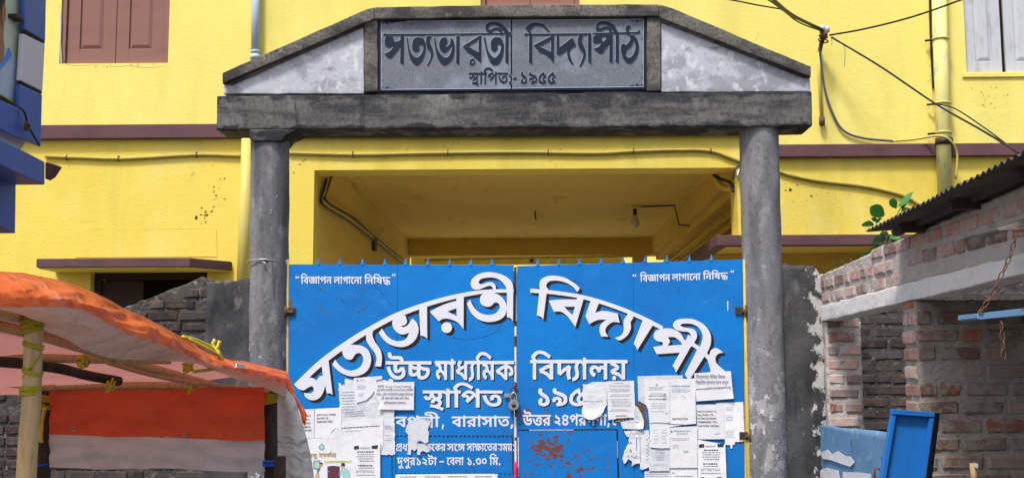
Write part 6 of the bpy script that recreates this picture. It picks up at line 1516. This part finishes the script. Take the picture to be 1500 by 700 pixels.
# light blue rusty sheet
bsx = root('blue_tin_sheet', 'faded light blue tin sheet with paper scraps across the shed opening', 'tin sheet', PX(1240, 700, XS - .05))
pts = [PX(1193, 621, XS - .04), PX(1215, 623, XS - .04), PX(1240, 626, XS - .04), PX(1262, 628.5, XS - .04), PX(1285, 631, XS - .04), PX(1310, 634, XS - .04)]
pts += [Vector((XS - .04, pts[-1].y, .2)), Vector((XS - .04, pts[0].y, .2))]
prism('tin_plate', pts, (.012, 0, 0), MT['blue_tin'], bsx, step=.06, amp=.006, fr=5)
def xscrap(label, pxs, m='paper_old'):
    o = root('paper_scrap', label, 'paper scrap', PX(*pxs[0], XS - .055))
    q = [PX(x + random.uniform(-.6, .6), y + random.uniform(-.6, .6), XS - .0515) for x, y in pxs]
    prism('sheet', q, (.0015, 0, 0), MT[m], o)
xscrap('torn white scraps high on the blue tin sheet', [(1203, 662), (1212, 658), (1218, 664), (1228, 660), (1238, 667), (1246, 668), (1252, 676), (1246, 683), (1236, 680), (1226, 676), (1216, 673), (1205, 672)])
xscrap('torn white strip at the foot of the blue tin sheet, left part', [(1196, 690), (1210, 684), (1228, 688), (1232, 706), (1196, 706)])
xscrap('torn printed strip at the foot of the blue tin sheet, right part', [(1234, 690), (1262, 691), (1276, 694), (1276, 706), (1234, 706)])
# small upright rod with rag
rg = root('wooden_peg', 'short brown stick with a white rag by the partition wall', 'stick', P(1428, 700, 6.2))
tube('stick', [P(1425, 678, 6.3), P(1428, 715, 6.3)], .018, MT['bamboo'], rg)
prism('rag', [P(1427, 677, 6.27), P(1433, 679, 6.27), P(1432, 686, 6.27), P(1428, 683, 6.27)], (0, .01, 0), MT['paper'], rg)
# iron rod frame by the blue sheet
tag(tube('iron_rod', [P(1281, 712, 6.6), P(1281, 686, 6.6), P(1292, 686, 6.6)], .008, MT['rust_iron']), 'bent thin iron rod beside the leaning blue board', 'rod')

# ---- plant growing on the wall top
def leaf_mesh(L, W):
    bm = bmesh.new()
    n = 7
    rows = []
    for i in range(n):
        t = i / (n - 1)
        wd = W * math.sin(math.pi * min(1, t * .93 + .05)) ** .8 * (1 - t * .15)
        droop = -.22 * L * t * t
        rows.append([bm.verts.new((L * t, -wd / 2, droop + wd * .16)), bm.verts.new((L * t, 0, droop)), bm.verts.new((L * t, wd / 2, droop + wd * .16))])
    for i in range(n - 1):
        for k in range(2): bm.faces.new((rows[i][k], rows[i][k + 1], rows[i + 1][k + 1], rows[i + 1][k]))
    me = bpy.data.meshes.new('leaf'); bm.to_mesh(me); bm.free()
    me.materials.append(MT['leaf'])
    for p in me.polygons: p.use_smooth = True
    return me
YPL = 8.3
plr = P(1306, 358, YPL)
plant = root('wild_fig_sapling', 'green leafy sapling sprouting from the brick wall top under the tin roof', 'plant', plr)
tube('stem', smooth_path([P(1304, 372, YPL), P(1308, 345, YPL), P(1312, 320, YPL), P(1322, 300, YPL)], 5), .008, MT['stem'], plant, 6, .003)
tube('stem', smooth_path([P(1306, 352, YPL), P(1296, 335, YPL), P(1284, 322, YPL)], 5), .005, MT['stem'], plant, 6, .003)
LM = leaf_mesh(.14, .078)
for (x, y, x2, y2, s) in ((1313, 305, 1303, 291, 1), (1322, 306, 1333, 279, .95), (1316, 303, 1334, 290, 1.0), (1312, 302, 1308, 290, 1.1), (1295, 316, 1272, 301, 1.1), (1292, 320, 1280, 327, .9), (1280, 330, 1260, 326, .8), (1300, 342, 1283, 348, .9), (1305, 345, 1296, 356, 1.0), (1303, 348, 1318, 346, .9), (1298, 350, 1272, 353, .8), (1306, 352, 1322, 356, 1.0), (1290, 366, 1262, 372, .9), (1282, 369, 1300, 358, 1.1), (1224, 387, 1219, 384, .4), (1248, 380, 1244, 377, .35), (1320, 310, 1330, 303, .8), (1314, 322, 1325, 318, .9), (1309, 334, 1297, 330, .8), (1309, 338, 1322, 333, .7), (1286, 325, 1276, 318, .8), (1300, 344, 1290, 340, .8), (1296, 352, 1288, 362, .9), (1310, 350, 1316, 362, 1), (1272, 371, 1256, 377, .7), (1236, 384, 1230, 380, .4)):
    a, b = P(x, y, YPL), P(x2, y2, YPL - random.uniform(0, .08))
    o = bpy.data.objects.new('leaf', LM)
    d = (b - a)
    o.location = a
    o.rotation_mode = 'QUATERNION'
    q = d.to_track_quat('X', 'Z')
    o.rotation_mode = 'XYZ'
    o.rotation_euler = (q @ Matrix.Rotation(random.uniform(.7, 1.2), 3, 'X').to_quaternion()).to_euler()
    sc_ = d.length / .14
    o.scale = (sc_, max(sc_, .5) * 1.15 * s, sc_)
    COL.objects.link(o); adopt(o, plant)

# ================================================================== WIRES AND BRACKET ON THE WALL
br = root('cable_bracket', 'old iron service bracket with insulators on the upper wall', 'bracket', P(1205, 180, YB))
tube('stay_pipe', [P(1200, 66, YB - .05), P(1200, 110, YB - .03), P(1204, 182, YB - .03)], .018, MT['yellow_pipe'], br)
tube('arm', smooth_path([P(1200, 78, YB - .03), P(1204, 62, YB - .12), P(1210, 48, YB - .22)], 4), .022, MT['rust_iron'], br)
for i, (x, y) in enumerate(((1205, 42), (1212, 43), (1209, 50), (1204, 52))):
    c = P(x, y, YB - .24)
    tube('insulator', [c + Vector((0, 0, .03)), c + Vector((0, 0, -.03))], .024, MT['white_shutter' if i < 2 else 'rust_iron'], br, 10)
tube('end_cap', [P(1204, 172, YB - .05), P(1204, 184, YB - .05)], .03, MT['rust_iron'], br)
for k in range(3):
    tube('cable_wrap', ring_path(P(1206, 48 + k * 6, YB - .2), (0.3, 0, 1), .035 + .008 * k, 12), .007, MT['cable'], br, 5)
def wire(name, pts, r, label, m='cable', n=6):
    return tag(tube(name, smooth_path(pts, n), r, MT[m], None, 6), label, 'cable')
wire('overhead_cable', [P(1095, -40, 8.2), P(1133, 0, 9.2), P(1160, 22, 10.2), P(1185, 35, 10.9), P(1205, 44, YB - .25)], .016, 'thick black overhead cable coming down to the bracket from the top')
wire('overhead_cable', [P(1060, -30, 8.2), P(1120, -3, 9.1), P(1150, 18, 10), P(1172, 34, 10.6), P(1204, 46, YB - .25)], .0075, 'thin cable twisted beside the thick black overhead cable')
wire('overhead_cable', [P(1040, -4, 9.5), P(1075, 1, 9.6), P(1110, 8, 9.8), P(1146, 14, 10)], .0065, 'thin dark wire entering at the top over the right gable slope')
wire('overhead_cable', [P(1215, 52, YB - .25), P(1270, 42, YB - .5), P(1340, 24, YB - .8), P(1420, -4, YB - 1.2)], .009, 'dark cable rising from the bracket to the upper right')
wire('overhead_cable', [P(1218, 55, YB - .25), P(1290, 98, YB - .6), P(1370, 152, YB - .95), P(1440, 192, YB - 1.6), P(1492, 224, YB - 2.2)], .010, 'dark cable sloping from the bracket across the drainpipe to the right')
wire('overhead_cable', [P(1372, 152, YB - .95), P(1400, 160, YB - 1.1), P(1440, 186, YB - 1.6), P(1478, 214, YB - 2)], .0065, 'thin loose wire beside the sloping cable right of the drainpipe')
wire('service_cable', [P(1208, 52, YB - .2), P(1201, 66, YB - .10), P(1203, 95, YB - .05), P(1208, 130, YB - .03), P(1218, 162, YB - .03), P(1234, 190, YB - .03), P(1262, 202, YB - .03), P(1308, 207, YB - .04)], .012, 'grey cable curving down the wall from the bracket', 'cable_grey')
wire('service_cable', [P(1308, 207, YB - .04), P(1340, 204, YB - .05), P(1374, 199, YB - .2), P(1392, 206, YB - .2), P(1402, 225, YB - .15), P(1400, 262, YB - .12)], .012, 'yellow painted cable looping round the foot of the drainpipe', 'yellow_pipe')
wire('hanging_wire', [P(1237, 68, YB - .3), P(1238, 80, YB - .3), P(1237, 98, YB - .3)], .003, 'short loose wire dangling below the sloping cable', 'cable_grey', 3)
wire('hanging_wire', [P(1217, 56, YB - .26), P(1219, 62, YB - .26), P(1218, 67, YB - .26)], .003, 'short frayed wire end at the bracket', 'cable_grey', 3)

# ================================================================== STALL ON THE LEFT
stall = root('market_stall', 'street stall of bamboo poles under an orange and white tarpaulin', 'stall', (-1.65, 5, 0))
def sy(px):
    x = 1.66 - .10 * max(0, min(1, px / 430))
    return FPX * x / (776 - px)
ST = [(-40, 396, 452, 452), (0, 397.5, 450, 452), (35, 399.5, 449.5, 462), (55, 404, 449, 476), (75, 408, 449.5, 488), (100, 414, 450, 498), (120, 421, 453, 510), (137, 428, 460, 517), (160, 440, 474, 524), (183, 452.5, 486, 526), (205, 461, 495, 527), (240, 479, 505, 528), (270, 496, 518, 530), (291, 510, 529, 533), (314, 521, 536, 543), (337, 527, 542, 552), (365, 532, 548, 560), (390, 536.5, 554, 568), (408, 541, 560, 578), (419, 544, 566, 584)]
# interpolate stations
def interp(tab, x):
    for a, b in zip(tab, tab[1:]):
        if a[0] <= x <= b[0]:
            f = (x - a[0]) / (b[0] - a[0])
            return [a[i] + (b[i] - a[i]) * f for i in range(len(a))]
stations = []
x = -40
while x <= 419:
    stations.append(interp(ST, x)); x += 2.6
stations.append(list(ST[-1]))
def hem(name, ia, ib, m, bulge, rows, y_in, seed, xo=0.0):
    bm = bmesh.new(); prev = None
    for s in stations:
        Y = sy(s[0])
        a, b = s[ia], s[ib]
        row = []
        for k in range(rows + 1):
            t = k / rows
            p = P(s[0], a + (b - a) * t, Y)
            bl = bulge * math.sin(math.pi * min(1, t * .8 + .0)) if bulge < .04 else bulge * math.sin(math.pi / 2 * min(1, t * 1.25))
            fold = noise.noise(Vector((Y * 2.2, t * 2.5, seed))) * .016 + noise.noise(Vector((Y * 6 + t * 3, t * 4, seed + 5))) * .008 + abs(noise.noise(Vector((Y * 3.5 + t * 2.5, t * 1.2, seed + 9)))) * .016
            off = xo + bl + y_in * t
            p = PX(s[0], a + (b - a) * t, p.x + off)
            p.x += fold * math.sin(math.pi * min(1, t + .1))
            p.z += fold * .5 * math.sin(math.pi * t)
            row.append(bm.verts.new(p))
        if prev:
            for k in range(rows): bm.faces.new((prev[k], prev[k + 1], row[k + 1], row[k]))
        prev = row
    return mesh_bm(name, bm, MT[m], stall, smooth=True)
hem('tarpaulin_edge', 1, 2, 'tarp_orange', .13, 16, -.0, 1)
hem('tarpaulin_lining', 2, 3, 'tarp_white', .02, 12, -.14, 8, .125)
# canopy sheet from the rolled edge over to the far side
bm = bmesh.new(); prev = None
for s in stations:
    Y = sy(s[0]); top = P(s[0], s[1], Y)
    row = []
    for k in range(9):
        t = k / 8
        sag = -.04 * math.sin(math.pi * t) + .02 * noise.noise(Vector((Y * 2, t * 5, 3)))
        row.append(bm.verts.new((top.x + (-4.3 - top.x) * t, Y, top.z - .16 * t + sag)))
    if prev:
        for k in range(8): bm.faces.new((prev[k], prev[k + 1], row[k + 1], row[k]))
    prev = row
Y2 = sy(419)
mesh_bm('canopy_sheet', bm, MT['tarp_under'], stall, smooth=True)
# corner and hanging flap at the far end
def flap(name, outline_l, outline_r, Ys, m, seed, amp=.02):
    bm = bmesh.new(); prev = None
    n = len(outline_l)
    L_ = smooth_path([(a[0], a[1], 0) for a in outline_l], 5); R_ = smooth_path([(a[0], a[1], 0) for a in outline_r], 5)
    rows = []
    for i, (l, r) in enumerate(zip(L_, R_)):
        row = []
        for k in range(13):
            t = k / 12
            q = l + (r - l) * t
            f = i / (len(L_) - 1)
            yy = Ys - amp * 1.6 * math.sin(t * 9 + seed + f * 1.5) * min(1, f * 2.5) + amp * noise.noise(Vector((t * 5, f * 3, seed))) - .05 * math.sin(math.pi * t)
            row.append(bm.verts.new(P(q.x, q.y, yy)))
        if prev:
            for k in range(12): bm.faces.new((prev[k], prev[k + 1], row[k + 1], row[k]))
        prev = row
    return mesh_bm(name, bm, MT[m], stall, smooth=True)
YF = sy(419) - .03
flap('tarpaulin_flap', [(352, 540), (372, 566), (392, 580), (404, 610), (406, 650), (406, 705)], [(415, 552), (428, 574), (439, 606), (448, 636), (456, 670), (461, 705)], YF, 'tarp_white', 2)
flap('tarpaulin_corner', [(396, 538), (412, 556), (421, 570), (430, 580), (438, 600), (443, 618)], [(420, 543.6), (427, 560), (433, 579), (441, 592), (449, 606), (447, 624)], YF - .12, 'tarp_orange', 5, .008)
# back sheet
Yk = 6.85
def cloth(name, x0, x1, yt, yb, m, Y=Yk, seed=0):
    bm = bmesh.new(); prev = None
    for i in range(41):
        f = i / 40
        row = []
        for k in range(13):
            t = k / 12
            a = yt[0] + (yt[1] - yt[0]) * f; b = yb[0] + (yb[1] - yb[0]) * f + 1.2 * math.sin(f * 9)
            v = P(x0 + (x1 - x0) * f, a + (b - a) * t, Y)
            v.y += .03 * math.sin(f * 14 + seed) * t * .6 + .03 * noise.noise(Vector((f * 6, t * 3, seed)))
            row.append(bm.verts.new(v))
        if prev:
            for k in range(12): bm.faces.new((prev[k], prev[k + 1], row[k + 1], row[k]))
        prev = row
    return mesh_bm(name, bm, MT[m], stall, smooth=True)
cloth('back_sheet', 72, 387, (567, 567), (636, 645), 'cloth_orange')
cloth('back_sheet', 72, 387, (636, 645), (684, 690), 'cloth_grey')
tube('eyelet', ring_path(P(271.5, 636, Yk - .02), (0, 1, 0), .011, 12), .004, MT['steel'], stall, 6)
tube('eyelet', ring_path(P(108, 628, Yk - .02), (0, 1, 0), .011, 12), .004, MT['steel'], stall, 6)
prism('label_tag', [PX(325, 532, -1.52) + Vector((.07, 0, 0)), PX(339, 534, -1.52) + Vector((.07, 0, 0)), PX(337, 541, -1.52) + Vector((.07, 0, 0)), PX(324, 538, -1.52) + Vector((.07, 0, 0))], (.004, 0, 0), MT['paper'], stall)
# poles
fp0, fp1 = P(38, 705, 3.72), P(49, 468, 3.72)
dd = (fp0 - fp1).normalized()
base = fp0 + dd * ((fp0.z) / -dd.z)
pole = tube('pole', smooth_path([base, fp0, (fp0 + fp1) / 2 + Vector((.006, 0, 0)), fp1 + Vector((0, 0, .03))], 5), .033, MT['bamboo'], stall, 14, .029)
for (yy, n_, tilt) in ((476, 3, .2), (489, 3, -.15), (510, 1, .4), (549, 1.2, .5), (581, 2, .05)):
    f = (yy - 468) / (705 - 468)
    c = fp1 + (fp0 - fp1) * f
    tape('strap', ring_path(c, (tilt, 0, 1), .0345, 18, n_, .016), .016, (tilt * .3, 0, 1), MT['tie'], stall)
tape('strap', smooth_path([P(60, 520, 3.70), P(52, 530, 3.68), P(42, 539, 3.685), P(33, 552, 3.70)], 4), .016, (.3, 0, 1), MT['tie'], stall)
def post(px0, y0, px1, Y, r, m, nm='pole'):
    a, b = P(px0, y0, Y), P(px1, 705, Y)
    d_ = (b - a).normalized(); g_ = b + d_ * (b.z / -d_.z)
    return tube(nm, [a, b, g_], r, MT[m], stall, 10)
post(67, 566, 60, 6.9, .055, 'bamboo_dark')
post(396, 572, 397, 6.95, .042, 'bamboo_dark')
post(410, 668, 410, 6.6, .035, 'bamboo_dark')
for (x, y, rr_, tt) in ((66, 588, .062, .2), (64, 602, .062, -.2), (395, 586, .05, .1), (395, 592, .05, -.2)):
    tape('strap', ring_path(P(x, y, 6.9 if x < 100 else 6.93), (tt, 0, 1), rr_, 14, 2, .02), .025, (tt, 0, 1), MT['tie'], stall)
tube('strap', smooth_path([P(66, 596, 6.8), P(62, 615, 6.82), P(60, 640, 6.8), P(61, 648, 6.8)], 4), .012, MT['tie'], stall, 6)
tube('rope', ring_path(P(397, 683, 6.9), (.1, 0, 1), .052, 14, 2, .02), .011, MT['tie_blue'], stall, 6)
tube('rope', [P(404, 684, 6.85), P(412, 682, 6.8), P(416, 690, 6.8)], .014, MT['tie_blue'], stall, 6)
tube('rope', [P(44, 683, 6.83), P(70, 680, 6.82)], .01, MT['tie_blue'], stall, 6)
# roof rods under the canopy
def rod(pts, r, m, nm='roof_rod'): return tube(nm, smooth_path([P(*p) for p in pts], 4), r, MT[m], stall, 8)
rod([(-20, 449, 3.5), (50, 468, 3.85), (70, 474, 3.95)], .024, 'bamboo')
rod([(-20, 473, 4.0), (60, 492, 4.3), (130, 513, 4.9), (235, 542, 5.9), (320, 566, 6.8)], .020, 'bamboo')
rod([(-20, 525, 5.2), (60, 524, 5.2), (130, 526, 5.22), (250, 527, 5.25)], .020, 'bamboo')
rod([(-20, 528, 4.9), (40, 533, 5.0), (90, 540, 5.2), (130, 550, 5.5), (175, 558, 5.7)], .024, 'bamboo_dark')
rod([(-20, 558, 6.4), (30, 563, 6.5), (80, 568, 6.6)], .022, 'bamboo')
rod([(72, 566, 6.84), (160, 564.5, 6.84), (260, 564.5, 6.86), (395, 572, 6.9)], .022, 'bamboo')
rod([(160, 530, 5.2), (220, 547, 5.8), (290, 562, 6.4)], .016, 'bamboo')
# yellow bindings on rods and edge
def knot(x, y, Y, s, n=4):
    for k in range(n):
        c = P(x + random.uniform(-2, 2), y + random.uniform(-2, 2), Y)
        tube('strap', ring_path(c, (random.uniform(-1, 1), random.uniform(-.5, .5), random.uniform(-1, 1)), s, 10), .0055, MT['tie'], stall, 5)
    tube('strap', smooth_path([P(x, y, Y - .03), P(x - 2, y + 7, Y - .04), P(x - 6, y + 12, Y - .03)], 3), .007, MT['tie'], stall, 5)
knot(122, 527, 5.1, .028); knot(162, 563, 5.6, .026); knot(281, 564, 6.7, .03); knot(276, 536, 5.5, .03, 3)
yk = sy(285) - .0
tube('strap', smooth_path([P(258, 493, sy(258)) + Vector((.03, 0, 0)), P(275, 500, sy(275)) + Vector((.055, 0, 0)), P(296, 512, sy(296)) + Vector((.06, 0, 0)), P(308, 528, sy(308)) + Vector((.06, 0, 0)), P(302, 540, sy(302)) + Vector((.03, 0, 0)), P(284, 544, sy(284))], 5), .009, MT['tie'], stall, 6)
tube('strap', smooth_path([P(262, 496, sy(262)) + Vector((.04, 0, 0)), P(284, 510, sy(280)) + Vector((.06, 0, 0)), P(302, 522, sy(300)) + Vector((.065, 0, 0)), P(306, 536, sy(305)) + Vector((.03, 0, 0))], 5), .008, MT['tie'], stall, 6)
for q in ([(294, 512), (291, 503), (294, 497)], [(296, 512), (299, 505), (301, 499)], [(294, 510), (298, 514), (300, 520)]):
    tube('strap', smooth_path([P(x, y, sy(295)) + Vector((.07, 0, 0)) for x, y in q], 3), .010, MT['tie'], stall, 5)

# ================================================================== SHOP FASCIA AT THE LEFT EDGE
fas = root('shop_fascia', 'blue and white panelled shop sign box at the left edge', 'shop sign', PX(40, 330, -1.9))
XF = -1.9
def fq(pts, X=XF): return [PX(x, y, X) for x, y in pts]
def fpanel(nm, pts, m, X=XF, th=.018): return prism(nm, fq(pts, X), (-th, 0, 0), MT[m], fas, bev=.004)
fpanel('blue_panel', [(36, -60), (69, -60), (66.5, 61), (37, 43.5)], 'shop_blue')
fpanel('white_panel', [(34.5, 49.5), (66, 65), (62.5, 134), (30.5, 118)], 'shop_white')
fpanel('blue_panel', [(30, 123.5), (62, 138.5), (60, 214), (27, 201)], 'shop_blue')
fpanel('blue_panel', [(-20, 135), (4.5, 148), (27, 158), (26.6, 201), (3, 190), (-20, 180)], 'shop_blue')
fpanel('joint_strip', [(36, 43.5), (66.6, 61), (66.2, 64.5), (34.6, 48.5)], 'seal', XF - .004, .012)
fpanel('joint_strip', [(30.6, 118.5), (62.5, 134.5), (62, 138), (30.1, 123)], 'seal', XF - .004, .012)
fpanel('joint_strip', [(-20, 128), (5, 141), (27.5, 155), (27.2, 158), (4.5, 147.6), (-20, 134.6)], 'seal', XF - .002, .012)
# projecting lower ledge
XP = -1.8
lz = [PX(0, 203, XP), PX(66, 237, XP), PX(66, 270, XP), PX(26, 268, XP)]
a, b = PX(-20, 192, XP), PX(66, 237, XP); c, d = PX(66, 271, XP), PX(-20, 232, XP)
prism('ledge_box', [a, b, c, d], (-.30, 0, 0), MT['shop_blue'], fas, bev=.006)
e0, e1 = PX(-20, 250, XF - .1), PX(23.5, 264, XF - .1)
prism('lower_panel', [PX(-20, 215, XF - .03), PX(24, 240, XF - .03), PX(22.5, 342, XF - .03), PX(-20, 322, XF - .03)], (-.12, 0, 0), MT['shop_blue'], fas, bev=.004)
prism('bracket_end', [P(66, 237, 4.47), P(84, 242, 4.47), P(74, 257, 4.47), P(66, 262, 4.47)], (0, .05, 0), MT['purple'], fas, bev=.003)
tube('loose_wire', smooth_path([PX(29, 158, XF + .02), PX(36, 165, XF + .02), PX(42, 185, XF + .02), PX(50, 200, XF + .02), PX(58, 214, XF + .02)], 4), .004, MT['cable'], fas, 5)
tube('wire_coil', ring_path(PX(38, 185, XF + .02), (1, .2, 0), .014, 10, 2, .004), .006, MT['rust_iron'], fas, 5)
box('iron_stub', PX(30, 26, XF).x - .1, PX(30, 26, XF).x, PX(25, 26, XF).y, PX(36, 26, XF).y, PX(30, 29, XF).z, PX(30, 23, XF).z, MT['iron'], fas)
# back body of the box
prism('sign_body', [PX(-300, -80, XF - .05), PX(60, -60, XF - .05), PX(50, 190, XF - .05), PX(16, 240, XF - .05), PX(-300, 200, XF - .05)], (-.5, 0, 0), MT['shop_white'], fas)
# poster: printed portrait, flat
XQ = XF - .035
pos = root('shop_poster', 'printed poster of a man in a pale shirt inside the shop sign', 'poster', PX(10, 140, XQ))
def pq(nm, pts, m, dx=0): return prism(nm, [PX(x, y, XQ + dx) for x, y in pts], (-.002, 0, 0), MT[m], pos)
pq('poster_sheet', [(-120, -80), (37, -60), (30, 120), (27.5, 156), (-120, 90)], 'poster_pale', 0)
pq('printed_band', [(-60, 108), (0, 137), (27, 152), (27.5, 158), (26, 157), (-60, 121)], 'poster_green', .006)
pq('printed_shirt', [(-40, 62), (3, 64), (8, 72), (16, 80), (24, 88), (30, 96), (28, 138), (28, 151), (-40, 118)], 'poster_shirt', .004)
pq('printed_collar', [(-10, 110), (2, 92), (10, 80), (13, 70), (18, 80), (12, 90), (3, 100), (-6, 112)], 'poster_collar', .008)
pq('printed_neck', [(-40, 8), (6, 2), (6.5, 30), (5, 55), (7, 72), (4, 90), (-8, 104), (-40, 110)], 'poster_skin', .006)
pq('printed_ear', [(3, 8), (7, 4), (9, 14), (8, 30), (5, 38), (3, 30)], 'poster_skin', .010)
pq('printed_hair', [(-40, -60), (10, -60), (9, -10), (7.4, 4), (4, 8), (3, 14), (-6, 8), (-40, 10)], 'poster_hair', .012)
